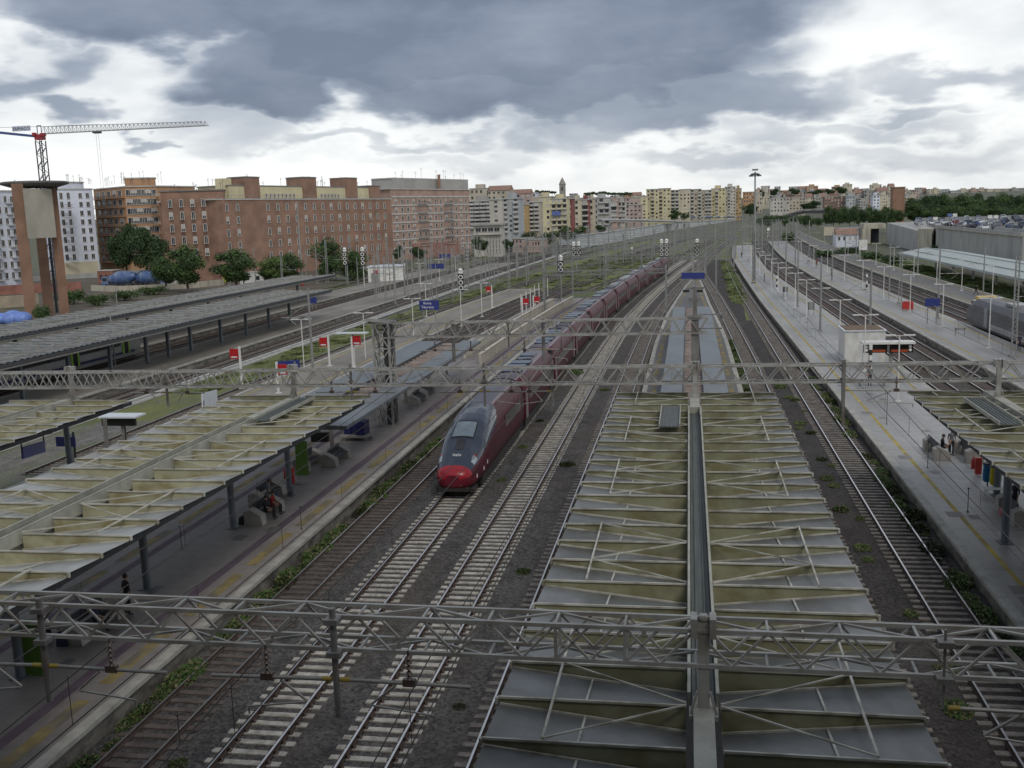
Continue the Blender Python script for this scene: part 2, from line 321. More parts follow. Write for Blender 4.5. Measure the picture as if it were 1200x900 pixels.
ballast('weedy_ground', fx(7.2, sA), fx(8.9, s5), 150, 200, 'yard_green', -.19)
ballast('ballast', fx(-56.0, sD), fx(-51.2, sD), 60, 600, 'ballast', -.2)
ballast('ballast', fx(-70.7, sD), fx(-63.9, sD), 60, 600, 'ballast', -.2)
ballast('ballast', fx(-88, sD), fx(-78, sD), 60, 600, 'gravel', -.21)
# wide shared bed of the station throat, under the tracks that converge beyond the platforms
ballast('gravel_bed', fx(-44, sA), fx(24, sR), 330, 1100, 'gravel', -.27)

def track(xc, tab, y0, y1, sm='concrete_sleeper', pitch=.6, ysl=330, label=None, gz=None):
    mb = MB(); P = ypts(y0, y1); f = fx(xc, tab); z0 = (gz or (lambda y: 0))
    for s in (-1, 1):
        for w, za, zb, mi in ((.15, -.17, -.14, 0), (.035, -.14, -.035, 0), (.075, -.035, -.003, 0)):
            vs = []
            for y in P:
                x = f(y)+s*.755; h = z0(y); vs += [(x-w/2, y, za+h), (x+w/2, y, za+h), (x+w/2, y, zb+h), (x-w/2, y, zb+h)]
            mb.add(vs, [(4*i+k, 4*i+(k+1) % 4, 4*i+4+(k+1) % 4, 4*i+4+k) for i in range(len(P)-1) for k in range(4)]+[(3, 2, 1, 0)], mi)
        vs = []
        for y in P: x = f(y)+s*.755; h = z0(y); vs += [(x-.034, y, h), (x+.034, y, h)]
        mb.add(vs, [(2*i, 2*i+1, 2*i+3, 2*i+2) for i in range(len(P)-1)], 1)
    rng = random.Random(int(xc*10)); sb = MB(); y = y0+.2
    while y < min(y1, ysl):
        dxs = (f(y+1)-f(y-1))/2; a = -math.atan(dxs)
        sb.box((f(y)+rng.uniform(-.03, .03), y+rng.uniform(-.02, .02), -.24+z0(y)), (2.5 if sm != 'concrete_sleeper' else 2.4, .25, .155+rng.uniform(0, .015)), 0, a+rng.uniform(-.008, .008))
        if y < 95 and sm == 'concrete_sleeper':
            for s in (-1, 1): sb.box((f(y)+s*.755, y, -.155), (.34, .16, .03), 1)
        y += pitch
    t = struct('railway_track', mb, ['rail_side', 'rail_top'], label)
    o = sb.build('sleepers', [sm, 'rail_side'], t)
track(-16.9, sA, 8, 700, 'wood_sleeper'); track(-13.4, sA, 8, 900); track(-9.6, sA, 8, 900); track(-5.7, sA, 8, 900, 'old_sleeper')
track(6.1, s4, 8, 900, 'old_sleeper'); track(10.05, s5, 8, 1000, 'old_sleeper')
track(21.7, sR, 40, 900, 'wood_sleeper', ysl=300); track(25.2, sR, 40, 900, 'wood_sleeper', ysl=300)
track(36.2, sR, 70, 900, 'wood_sleeper', ysl=260); track(39.6, sR, 70, 900, 'wood_sleeper', ysl=260)
track(-29.2, sA, 30, 600, 'wood_sleeper', ysl=240); track(-32.3, sA, 30, 600, 'wood_sleeper', ysl=240)
track(-43, sA, 60, 520, 'old_sleeper', ysl=200); track(-53.8, sD, 70, 900, 'old_sleeper', ysl=260)
track(-65.8, sD, 80, 900, 'wood_sleeper', ysl=240); track(-69, sD, 80, 900, 'wood_sleeper', ysl=240)
track(-81, sD, 80, 800, 'old_sleeper', ysl=160); track(-85, sD, 80, 800, 'old_sleeper', ysl=160)
for xc, tab, a, b in ((-47, [(0, 0), (150, 0), (600, 52), (1000, 90)], 150, 900), (-42, [(0, 0), (220, 0), (330, 14), (500, 36), (900, 62)], 220, 900), (-60, [(0, 0), (340, 0), (600, 26), (1000, 70)], 335, 1000),
                      (-24, [(0, 0), (200, 2), (300, 13), (450, 30), (900, 62)], 215, 900), (-36, [(0, 0), (230, 2), (340, 8), (520, 30), (900, 68)], 240, 900), (2, [(0, 0), (300, 0), (520, 18), (900, 50)], 300, 900), (14, [(0, 0), (460, 2), (900, 36)], 480, 900), (30, [(0, 0), (480, 5), (900, 40)], 485, 900), (-50, [(0, 0), (300, 3), (430, 12), (900, 62)], 260, 900)):
    track(xc, tab, a, b, 'old_sleeper', ysl=a+130)

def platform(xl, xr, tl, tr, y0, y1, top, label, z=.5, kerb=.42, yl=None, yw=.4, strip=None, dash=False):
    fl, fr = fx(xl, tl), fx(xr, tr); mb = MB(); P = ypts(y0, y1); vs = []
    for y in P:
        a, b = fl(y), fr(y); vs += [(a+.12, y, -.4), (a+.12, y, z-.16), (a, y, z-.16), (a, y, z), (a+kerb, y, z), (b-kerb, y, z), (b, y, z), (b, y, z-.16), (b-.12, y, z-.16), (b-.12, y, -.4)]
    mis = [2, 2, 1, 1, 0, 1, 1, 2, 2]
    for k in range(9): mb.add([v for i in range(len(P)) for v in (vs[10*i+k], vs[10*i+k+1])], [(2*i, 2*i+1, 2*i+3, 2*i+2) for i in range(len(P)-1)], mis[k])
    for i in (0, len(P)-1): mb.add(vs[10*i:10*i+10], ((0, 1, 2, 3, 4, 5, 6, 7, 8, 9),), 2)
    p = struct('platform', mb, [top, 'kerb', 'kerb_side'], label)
    if yl:
        lb = MB(); rng = random.Random(5)
        for f, s in ((fl, 1), (fr, -1)):
            y = y0
            while y < y1-1:
                ln = min(6 if dash else 20, y1-y)
                if y+ln <= y1: ribbon(lb, lambda q: f(q)+s*(yl if s > 0 else yl+yw), lambda q: f(q)+s*(yl+yw if s > 0 else yl), z+.004, y, y+ln-(1.2 if dash else 0))
                y += ln
        lb.build('edge_line', 'tactile_yellow' if dash else 'line_yellow', p)
    if strip:
        lb = MB()
        for f, s in ((fl, 1), (fr, -1)): ribbon(lb, lambda q: f(q)+s*(strip if s > 0 else strip+.45), lambda q: f(q)+s*(strip+.45 if s > 0 else strip), z+.004, y0, y1)
        lb.build('paint_strip', 'purple_strip', p)
    return p
platform(-27.5, -18.6, sA, sA, 6, 186, 'asphalt', 'dark asphalt platform with yellow tactile dashes beside the red train', dash=True, yl=.95, yw=.5, strip=1.9)
cl = [(0, 0), (120, 0), (153, .65), (180, 1.8), (210, 3.2), (236, 5.0)]; crr = [(0, 0), (120, 0), (134, -.2), (170, -1.05), (218, -1.75), (236, -2.2)]
platform(-4.05, 4.5, cl, crr, 6, 228, 'asphalt_light', 'platform under the near central canopy, tapering to a point', dash=True, yl=.75, yw=.45)
r_l = [(0, 0), (100, 0), (176, -.2), (239, .3), (325, 1.4), (380, 3.6), (437, 6.2), (470, 8.2)]; r_r = [(0, 0), (130, 0), (176, -.2), (262, -.9), (338, 1.4), (416, 5.2), (470, 7.5)]
paving_mat('stone_light', (.29, .287, .278), (.32, .315, .305), (.15, .15, .15), 2.0, 5.5, .03, .6, .5)
platform(11.8, 19.9, r_l, r_r, 6, 430, 'stone_light', 'pale stone platform with a long yellow line, right of the centre', yl=1.25, yw=.22)
platform(26.9, 34.3, sR, sR, 40, 470, 'stone_paving', 'pale platform second from the right', yl=1.1, yw=.2)
platform(41.4, 49.0, sR, sR, 60, 640, 'asphalt_light', 'far right platform beside the grass strip', yl=1.1, yw=.2)
platform(-41.0, -34.0, sA, sA, 20, 212, 'beige_paving', 'beige platform with red signs', yl=1.0, yw=.2)
platform(-64.0, -55.8, sD, sD, 60, 330, 'beige_paving', 'long beige platform under the grey corrugated canopy')
platform(-78.0, -70.6, sD, sD, 60, 300, 'beige_paving', 'far left platform behind the grey train')
for x in (-51.4, -50.4):
    mb = MB(); f = fx(x, sD); P = ypts(60, 560)
    for a, b in zip(P, P[1:]): mb.bar((f(a), a, -.12), (f(b), b, -.12), .28, .2)
    tag(mb.build('cable_duct', 'white_duct'), 'white concrete cable duct beside the long beige platform, %s one' % ('left' if x < -51 else 'right'), 'cable duct', 'white cable ducts')
for xc, a, b, w in ((52.5, 100, 420, 6.5),):
    mb = MB(); P = ypts(a, b); vs = []
    for y in P: vs += [(xc-w/2-.0+lerp(sR, y)*.5, y, -.28), (xc+w/2+3, y, -.25)]
    mb.add(vs, [(2*i, 2*i+1, 2*i+3, 2*i+2) for i in range(len(P)-1)]); struct('grass_strip', mb, 'grass')
# drain covers and patches on the platforms
rng = random.Random(3); mb = MB(); pm = MB()
for i in range(46):
    x, y = rng.uniform(-26, -20.5), rng.uniform(18, 150); w, l = rng.uniform(.3, .7), rng.uniform(.4, 1.1); pm.box((x, y, .5015), (w, l, .006), 0, rng.uniform(-.1, .1))
for y in (33, 40.4, 41.6, 52, 64, 78, 90): pm.box((12.95, y, .5035), (.75, .9, .008), 1)
for i in range(30): pm.box((rng.uniform(13.5, 18.5), rng.uniform(30, 200), .5015), (.5, .7, .006), 1)
for o_, m_ in (('platform_patches', 0),): struct(o_, pm, ['asphalt_light', 'asphalt'])
# ---- weeds
def weed_mesh(name, n, r, h, mats, seed):
    rng = random.Random(seed); mb = MB()
    for i in range(n):
        a = rng.uniform(0, 6.283); q = r*math.sqrt(rng.random()); x, y = q*math.cos(a), q*math.sin(a); hh = h*(1-.6*(q/r)**2)*rng.uniform(.35, 1)
        z = rng.uniform(0, hh); s = rng.uniform(.03, .09)*(1+r*.3); b = Vector((rng.gauss(0, 1), rng.gauss(0, 1), rng.gauss(0, .7))).normalized(); c = b.orthogonal().normalized()
        p = Vector((x, y, z)); mb.quad(p-b*s, p+c*s*.5, p+b*s, p-c*s*.5, rng.choice((0, 0, 1)) if len(mats) > 1 else 0)
    return mb
wd = [weed_mesh('w', 460, .6, .45, ('weed', 'dry_weed'), i) for i in range(3)]
def weeds(label, pts, pal=('weed', 'dry_weed'), hz_=1.0):
    mb = MB(); rng = random.Random(len(pts))
    for (x, y, s, sx, sy) in pts:
        src = wd[rng.randrange(3)]; a = rng.uniform(0, 6.28); ca, sa = math.cos(a), math.sin(a)
        mb.add([(x+(v[0]*ca-v[1]*sa)*s*sx, y+(v[0]*sa+v[1]*ca)*s*sy, -.2+v[2]*s*hz_) for v in src.v], src.f, 0)
        for k in range(len(src.m)): mb.m[-1-k] = src.m[-1-k]
    o = mb.build('weeds', list(pal)); tag(o, label, 'weeds', None, 'stuff')
rng = random.Random(8)
weeds('green weeds along the foot of the dark left platform wall', [(-18.15+rng.uniform(-.15, .25)+(lerp(sA, y)), y+rng.uniform(-.6, .6), rng.uniform(.5, 1.15), .7, 1.5) for y in [12+.62*i for i in range(95)] if rng.random() < .72])
weeds('green weeds along the foot of the pale right platform wall', [(11.45+rng.uniform(-.5, .1), y, rng.uniform(.4, 1.2), .8, 1.5) for y in [18+.8*i for i in range(110)] if rng.random() < .5 or 50 < y < 60])
weeds('weeds between the sleepers of the track right of the central canopy', [(8.4+rng.uniform(-.6, .5), y, rng.uniform(.4, 1.0), 1, 1.3) for y in [18+1.6*i for i in range(50)] if rng.random() < .5]+[(5.0, 88+i*.9, .8, .8, 1.4) for i in range(44)])
weeds('weeds scattered on the ballast between the middle tracks', [(x, y, s, 1, 1) for x, y, s in ((-15.1, 22.5, .9), (-15.2, 21.2, .6), (-15.3, 26.5, .5), (-6.9, 24.4, 1.3), (-6.7, 25.4, 1.1), (-7.4, 19.6, 1.0), (-7.6, 31, .4), (-11.4, 60, .5), (-7.8, 64, .9), (-7.5, 44, .6), (-11.6, 78, .6), (-11.3, 102, 1.3), (-11.4, 103.5, 1.0), (-7.6, 92, .8), (8.3, 88, .8), (-11.5, 69, .6))]+[(rng.uniform(-19, -4), rng.uniform(110, 160), .5, 1, 1) for _ in range(10)])
weeds('overgrown strip of grass between the tracks far ahead', [(8+lerp(sA, y)*.25+rng.uniform(-1.6, 1.8)*(1-(abs(y-250)/90)), y, rng.uniform(.8, 1.8), 1.2, 2.5) for y in [178+1.0*i for i in range(140)]], ('tuft', 'dry_weed'), .5)
weeds('grass tufts on the gravel left of the platform with red signs', [(rng.uniform(-50, -44.5)+lerp(sA, y), y, rng.uniform(.5, 1.2), 1.5, 2) for y in [92+.6*i for i in range(300)]], ('tuft', 'dry_weed'), .45)
weeds('grass tufts across the wide yard ahead of the red train', [(rng.uniform(-46, -18)+lerp(sA, y), y, rng.uniform(.8, 1.8), 1.8, 2.6) for y in [216+.4*i for i in range(420)]], ('tuft', 'dry_weed'), .4)
weeds('grass tufts on the strip along the far right platform', [(rng.uniform(50.5, 58), y, rng.uniform(.8, 1.8), 1.3, 2) for y in [105+.9*i for i in range(220)]], ('tuft', 'weed'), .7)
# ================================================================ platform roofs
mat('canopy_rib', (.46, .455, .40), .65, var=.18, scale=1.1, stain=(1.5, (1, 1, 1), (.13, .12, .08), .7))
mat('canopy_sheet', (.20, .208, .208), .5, .25, var=.16, scale=.6, stain=(.5, (1, .5, 1), (.07, .07, .055), .7))
mat('canopy_face', (.255, .255, .165), .6, var=.3, scale=.55, stain=(.9, (1.3, 1, 2), (.15, .125, .05), .7))
mat('canopy_face_light', (.41, .40, .27), .6, var=.25, scale=.6, stain=(.8, (1.3, 1, 2), (.24, .20, .09), .8))
mat('canopy_sheet_light', (.37, .38, .37), .5, .2, var=.15, scale=.6, stain=(.5, (1, .5, 1), (.13, .13, .10), .6))
mat('canopy_rib_light', (.50, .49, .43), .65, var=.18, scale=1.1, stain=(1.5, (1, 1, 1), (.2, .19, .12), .6))
mat('gutter_floor', (.11, .125, .12), .6, var=.25, scale=1.4, stretch=(4, .3, 1))
mat('gutter_side', (.34, .34, .29), .7, var=.25, scale=1.2)
mat('steel_grey', (.22, .22, .215), .6, .3, var=.2, scale=1.5, stain=(1.2, (1, 1, 1), (.12, .085, .06), .55))
mat('steel_light', (.37, .37, .35), .6, .25, var=.2, scale=1.5, stain=(1.2, (1, 1, 1), (.16, .12, .08), .5))
mat('steel_dark', (.055, .058, .062), .6, .2, var=.2, scale=2)
mat('column_blue', (.13, .155, .18), .55, .1, var=.2, scale=2, stain=(1.5, (1, 1, .3), (.07, .07, .07), .6))
mat('slab_roof', (.155, .172, .185), .45, .1, var=.14, scale=.4, stretch=(1, .3, 1), stain=(.4, (1, .4, 1), (.10, .105, .10), .5))
mat('white_paint', (.70, .70, .68), .5, var=.08, scale=2, stain=(1.4, (1, 1, .4), (.42, .40, .36), .5))
mat('black', (.02, .02, .022), .5, var=.2, scale=3); mat('rubber', (.012, .012, .013), .8)
mat('bench_stone0', (.46, .43, .36), .85, var=.2, scale=1); mat('pinkish', (.38, .31, .285), .85, var=.3, scale=1.2)

def canopy(label, xc, wl, wr, y0, y1, z=5.6, col_y=(), light=False, gut=(14, 48.5), pitch=1.79, phase=18.6, depth=.56, gw=.36, colx=0.0, ydeep=None):
    t = thing('platform_canopy', label, 'canopy', (xc, (y0+y1)/2, .5), 'butterfly platform canopies')
    L = '_light' if light else ''
    rng = random.Random(int(xc*7)+3); ys = []; y = phase
    while y > y0: y -= pitch
    y += pitch
    while y < y1: ys.append(y); y += pitch
    n_ = 0
    for k, y in enumerate(ys):
        for s, w in ((-1, wl), (1, wr)):
            xi, xo = xc+s*gw, xc+s*w; zj = z+rng.uniform(-.012, .012); rib = MB(); sh = MB(); fc = MB()
            rib.bar((xi, y, zj), (xo+s*.02, y, zj), .05, .05)              # top chord
            rib.bar((xi, y-.04, zj-depth), (xo-s*.02, y-.04, zj-.13), .05, .05)    # lower chord, falls to the gutter
            rib.bar((xo+s*.05, y, zj), (xo+s*.05, y, zj-.15), .06, .09)
            fc.quad((xi, y+.015, zj-depth), (xo, y+.015, zj-.12), (xo, y+.015, zj-.03), (xi, y+.015, zj-.03))
            nx_ = 8
            if k > 0:
                yp = ys[k-1]; vs = []
                for i in range(nx_+1):
                    q = i/nx_; x = xi+(xo-xi)*q; zb = (zj-depth)+(depth-.13)*q
                    vs += [(x, y-.06, zb-.02), (x, yp+.05, z-.05-(.10*(1-q)))]
                sh.add(vs, [(2*i, 2*i+1, 2*i+3, 2*i+2) for i in range(nx_)], 0)
                xm = xi+(xo-xi)*.53; zm = (zj-depth)+(depth-.13)*.53
                rib.bar((xm, y-.08, zm+.01), (xm, yp+.06, z-.06), .05, .03)
                sh.build('roof_sheet', 'canopy_sheet'+L, t)
            rib.build('rib', 'canopy_rib'+L, t); fc.build('gable_panel', 'canopy_face'+L, t)
    # longitudinal rods and crossing ties on top, in groups of four bays
    for s, w in ((-1, wl), (1, wr)):
        xr_ = xc+s*(gw+(w-gw)*.70)
        for k in range(0, len(ys)-1, 5):
            a = ys[k]; b = ys[min(k+3, len(ys)-1)]; br = MB()
            br.bar((xr_, a, z+.07), (xr_, b, z+.07), .05, .05)
            for q in range(k, min(k+3, len(ys)-1), 1):
                if q % 2 == 0: br.bar((xc+s*gw, ys[q], z+.06), (xr_, ys[q]+pitch*.95, z+.07), .036, .036)
                else: br.bar((xr_, ys[q], z+.07), (xc+s*gw, ys[q]+pitch*.95, z+.06), .036, .036)
            br.build('bracing', 'canopy_rib'+L, t)
    g = MB(); a, b = gut; hw = gw-.06
    g.box((xc, (a+b)/2, z-.32), (2*hw, b-a, .06), 0)
    for s in (-1, 1): g.box((xc+s*hw, (a+b)/2, z-.12), (.05, b-a, .5), 1); g.box((xc+s*(hw+.0), (a+b)/2, z+.14), (.07, b-a, .025), 1)
    for i in range(-2, 3):
        if i: g.box((xc+i*.11, (a+b)/2, z-.26), (.04, b-a, .07), 0)
    g.box((xc, (a+b)/2, z-.5), (.4, b-a, .28), 1)
    g.build('gutter', ['gutter_floor', 'gutter_side'], t)
    sp = MB()
    if y1 > b: sp.build('ridge_beam', 'gutter_side', t) if False else None; sp.box((xc, (b+y1)/2-.3, z-.1), (.5, y1-b-.6, .35), 0); sp.box((xc, (b+y1)/2-.3, z-.45), (.6, y1-b-.6, .3), 0)
    if y1 > b: sp.build('ridge_beam', 'gutter_side', t)
    sp = MB()
    if y0 < a: sp.box((xc, (a+y0)/2, z-.1), (.42, a-y0, .35), 0); sp.build('ridge_beam', 'gutter_side', t)
    e = MB()
    for s, w in ((-1, wl), (1, wr)): e.box((xc+s*(w-.28), (y0+y1)/2, z-.34), (.12, y1-y0-1, .22), 0)
    for y in ys[::4]:
        e.bar((xc, y, z-1.15), (xc+wr-.28, y, z-.42), .09, .16); e.bar((xc, y, z-1.15), (xc-wl+.28, y, z-.42), .09, .16)
    e.build('edge_beam', 'steel_dark', t)
    for y in col_y:
        c = MB(); c.tube((xc+colx, y, .5), (xc+colx, y, z-.5), .17, n=14); c.box((xc+colx, y, .51), (.55, .55, .04)); c.build('column', 'column_blue', t)
    # a stray walkway tray beside the gutter end, as on the roof ahead
    return t
canA = canopy('butterfly canopy with ribbed yellowish panels over the dark left platform', -23.1, 4.4, 4.4, 11, 57.6, col_y=(21.6, 30.2, 38.8, 47.4, 55.0), light=True, gut=(8, 50.5), phase=18.1)
canB = canopy('butterfly canopy at the left edge, over the beige platform with red signs', -37.4, 3.9, 3.9, 30, 57.4, col_y=(38.8, 47.4, 55.5), light=True, gut=(26, 54.0), phase=18.4)
canC = canopy('nearest and largest butterfly canopy, over the central tapering platform', .26, 4.36, 4.40, 9.5, 58.0, col_y=(13.2, 21.6, 30.2, 38.8, 47.4, 55.4), light=False, gut=(20.7, 53.3))
canR = canopy('butterfly canopy at the right edge, over the pale stone platform', 15.9, 4.0, 4.2, 22, 58.6, col_y=(30.5, 39, 55.6), light=False, gut=(18, 52.5), phase=18.9)
c = MB(); c.tube((14.05, 47.6, .5), (14.05, 47.6, 5.1), .18, n=14); c.box((14.05, 47.6, .51), (.6, .6, .04)); c.build('column', 'column_blue', canR)
# loose trays lying on the far ends of the roofs
for (x, y, L_, lab) in ((-.95, 50.6, 5.0, 'grey ribbed tray beside the gutter end of the central canopy'), (-20.9-1.1, 52.6, 6.5, 'pale ribbed tray beside the gutter end of the left canopy'), (14.4, 52.0, 6.5, 'grey ribbed tray beside the gutter end of the right canopy')):
    g = MB(); g.box((x, y, 5.72), (.95, L_, .05), 0)
    for s in (-1, 1): g.box((x+s*.48, y, 5.78), (.05, L_, .18), 1)
    for i in range(-2, 3): g.box((x+i*.17, y, 5.765), (.04, L_, .04), 0)
    tag(g.build('cable_tray', ['gutter_floor', 'gutter_side']), lab, 'cable tray', 'cable trays on the canopies')

def slab_roof(label, xl0, xl1, xr0, xr1, y0, y1, tab, z, posts):
    t = thing('platform_roof', label, 'platform roof', ((xl0+xr1)/2, y0, .5), 'flat platform roofs')
    for nm, a, b in (('roof_slab', xl0, xl1), ('roof_slab', xr0, xr1)):
        mb = MB(); P = ypts(y0, y1); fa, fb = fx(a, tab), fx(b, tab); vs = []
        for y in P: vs += [(fa(y), y, z-.22), (fa(y), y, z), (fb(y), y, z-.06), (fb(y), y, z-.28)]
        mb.add(vs, [(4*i+k, 4*i+k+1, 4*i+k+5, 4*i+k+4) for i in range(len(P)-1) for k in range(3)]+[(4*i+3, 4*i, 4*i+4, 4*i+7) for i in range(len(P)-1)], 0); mb.add(vs[:4], ((0, 1, 2, 3),)); mb.add(vs[-4:], ((3, 2, 1, 0),))
        mb.build(nm, 'slab_roof', t)
    mb = MB(); y = y0+.6; k = 0
    while y < y1:
        d = lerp(tab, y); mb.box(((xl1+xr0)/2+d, y, z-.3), (xr0-xl1+.3, .13, .16), 0)
        y += 1.25
    for x in (xl1, xr0):
        P = ypts(y0, y1)
        for a, b in zip(P, P[1:]): mb.bar((x+lerp(tab, a), a, z-.2), (x+lerp(tab, b), b, z-.2), .09, .34, 1)
    mb.build('cross_beam', ['pinkish', 'steel_dark'], t)
    for y in posts:
        d = lerp(tab, y); pb = MB(); pb.bar(((xl0+xr1)/2+d+.15, y, .5), ((xl0+xr1)/2+d+.15, y, z-.3), .24, .2); pb.bar((xl0+.4+d, y, z-.33), (xr1-.4+d, y, z-.33), .14, .2); pb.box(((xl0+xr1)/2+d+.15, y, .515), (.45, .45, .03)); pb.build('post', 'steel_grey', t)
slab_roof('grey flat double roof with open middle on the dark left platform', -27.0, -24.3, -22.2, -20.4, 57.9, 99, sA, 3.7, (58.6, 63.7, 68.5, 78.5, 82, 90, 97))
slab_roof('grey flat double roof with open middle on the central tapering platform', -1.95, -.45, .95, 2.6, 58.3, 132, s0, 3.6, (64, 76, 88, 100, 114, 128))
for nm, x_, y0_, y1_ in (('right', -21.6, 104, 176), ('left', -24.2, 108, 172)):
    mb = MB(); P = ypts(y0_, y1_)
    for a, b in zip(P, P[1:]): mb.bar((x_+lerp(sA, a), a, 1.05), (x_+lerp(sA, b), b, 1.05), .3, 1.1); mb.bar((x_+lerp(sA, a), a, 1.62), (x_+lerp(sA, b), b, 1.62), .42, .06)
    tag(mb.build('stair_parapet', 'bench_stone0'), 'cream parapet of the stairwell on the far half of the dark platform, '+nm+' side', 'parapet', 'stairwell parapets')

# long corrugated roofs on the left
mat('corrugated', (.155, .17, .175), .55, .2, var=.2, scale=.5, stain=(.6, (1, 1, 1), (.12, .125, .115), .6))
mat('soffit', (.30, .30, .30), .8)
def shed_roof(label, xa, xb, y0, y1, z, posts, px_):
    t = thing('corrugated_canopy', label, 'canopy', ((xa+xb)/2, y0, .5), 'corrugated platform canopies')
    mb = MB(); n = int((y1-y0)/.45); xm = (xa+xb)/2; rng = random.Random(4)
    for i in range(n):
        y = y0+i*.45; h = .09 if i % 2 else 0; h2 = 0 if i % 2 else .09
        mb.quad((xa, y, z+h), (xm, y, z-.32+h), (xm, y+.45, z-.32+h2), (xa, y+.45, z+h2)); mb.quad((xm, y, z-.32+h), (xb, y, z+h), (xb, y+.45, z+h2), (xm, y+.45, z-.32+h2))
    mb.build('roof_sheet', 'corrugated', t)
    tr = MB(); y = y0+.4
    while y < y1-.5: tr.box((xm, y, z+.0), (.25, .1, .35), 0); tr.bar((xa+.1, y, z+.14), (xm, y+1.1, z-.12), .09, .08); tr.bar((xb-.1, y, z+.14), (xm, y+1.1, z-.12), .09, .08); tr.bar((xa+.1, y+2.2, z+.14), (xm, y+1.1, z-.12), .06, .06); tr.bar((xb-.1, y+2.2, z+.14), (xm, y+1.1, z-.12), .06, .06); y += 2.2
    tr.build('truss', 'steel_light', t)
    f = MB(); f.box((xb-.02, (y0+y1)/2, z-.2), (.1, y1-y0, .36), 0); f.box((xa+.02, (y0+y1)/2, z-.28), (.1, y1-y0, .5), 0); f.box((xm, (y0+y1)/2, z-.52), (xb-xa-.2, y1-y0, .05), 1)
    f.box((xb+.04, (y0+y1)/2, z-.42), (.05, y1-y0, .05), 2)
    f.build('fascia', ['steel_dark', 'soffit', 'steel_light'], t)
    for y in posts: c = MB(); c.bar((px_, y, .5), (px_, y, z-.5), .34, .34); c.build('column', 'column_blue', t)
shed_roof('long grey corrugated canopy with trusses over the beige platform, nearer of two', -66.3, -56.8, 66, 158, 4.9, (70, 77, 84.5, 92, 99.5, 107, 112, 117.6, 126, 134, 142, 150), -61.0)
shed_roof('long grey corrugated canopy behind the grey train, farther of two', -79.8, -70.8, 72, 200, 5.0, (80, 92, 104, 116, 128, 140, 152, 164, 176, 190), -75.3)
for (x0, x1, y, z0) in ((-66, -57, 118, 5.0), (-79, -66, 132, 5.2)):
    pass

# ================================================================ overhead line gantries
def truss(mb, p, q, w=.7, h=.75, pitch=1.15, c=.085, d=.045, dense=None):
    """box girder between two points; four chords, zigzag lacing on all sides"""
    p = Vector(p); q = Vector(q); u = (q-p); L_ = u.length; u.normalize(); v = Vector((-u.y, u.x, 0)).normalized(); k = Vector((0, 0, 1)); n = max(2, int(L_/pitch))
    if v.y < 0: v = -v
    cor = [(-v*w/2), (v*w/2), (v*w/2-k*h), (-v*w/2-k*h)]
    for o in cor: mb.bar(p+o, q+o, c, c)
    for i in range(n):
        a = p+u*(L_*i/n); b = p+u*(L_*(i+1)/n); m = (a+b)/2
        for s, e in ((0, 3), (1, 2)): mb.bar(a+cor[s], m+cor[e], d, d); mb.bar(m+cor[e], b+cor[s], d, d)
        for s, e in ((0, 1), (3, 2)):
            (mb.bar(a+cor[s], b+cor[e], d, d) if i % 2 else mb.bar(a+cor[e], b+cor[s], d, d)); mb.bar(a+cor[s], a+cor[e], d, d)
        if dense and dense[0] < a.x < dense[1]:
            for s, e in ((0, 3), (1, 2)): mb.bar(a+cor[e], m+cor[s], d, d); mb.bar(a+cor[s], a+cor[e], d*1.4, d*1.4)
mat('insulator', (.10, .07, .06), .3, var=.2, scale=5); mat('insul_yellow', (.34, .26, .05), .6); mat('pipe', (.34, .33, .31), .45, .4, var=.2, scale=3)
def drop_post(t, x, y, zt, zb=5.15, arms=((-1, 2.9, 6.0), (1, 3.0, 6.0)), r=.075):
    mb = MB(); mb.tube((x, y, zb), (x, y, zt+.28), r, n=10); mb.box((x, y, zt-.75), (.3, .3, .12)); mb.box((x, y, zt), (.3, .3, .12)); p = mb.build('drop_post', 'steel_grey', t)
    for s, L_, za in arms:
        a = MB(); xe = x+s*L_
        a.tube((x+s*.1, y, za+.02), (xe, y, za-.02), .045, n=8, mi=0); a.tube((x+s*.1, y, za+.02), (x+s*.32, y, za+.02), .055, n=8, mi=2)
        xi = x+s*L_*.55
        for j in range(5): a.tube((xi, y, za+.1+j*.12), (xi, y, za+.15+j*.12), .085, .05, n=8, mi=1)
        a.tube((xi, y, za), (xi, y, za+.75), .028, n=6, mi=1)
        a.tube((xi-s*.3, y, za-.05), (x+s*L_*.25, y+.05, za-.55), .03, n=6, mi=0); a.tube((x+s*L_*.25, y, za-.55), (x+s*L_*.72, y, za-.72), .022, n=6, mi=0); a.tube((x+s*L_*.72, y, za-.72), (x+s*L_*.72, y, za-.9), .022, n=6, mi=0)
        a.box((xi, y, za+.02), (.28, .12, .16), 1)
        a.build('cantilever', ['pipe', 'insulator', 'insul_yellow'], t)
def bigmast(t, x, y, z0, z1, w=.24):
    mb = MB(); mb.box((x, y, (z0+z1)/2), (w, w*.8, z1-z0))
    for s in (-1, 1): mb.box((x+s*(w/2+.07), y, z1-.1), (.13, .42, .42), 0)
    mb.lathe([(.09, 0), (.13, .05), (.09, .14)], (x, y, z1), 10)
    for s in (-1, 1): mb.bar((x+s*.26, y-.1, z0+.12), (x+s*.13, y-.1, z0+.6), .06, .05)
    mb.box((x, y, z0+.06), (.6, .45, .1)); mb.build('mast', 'steel_light', t)
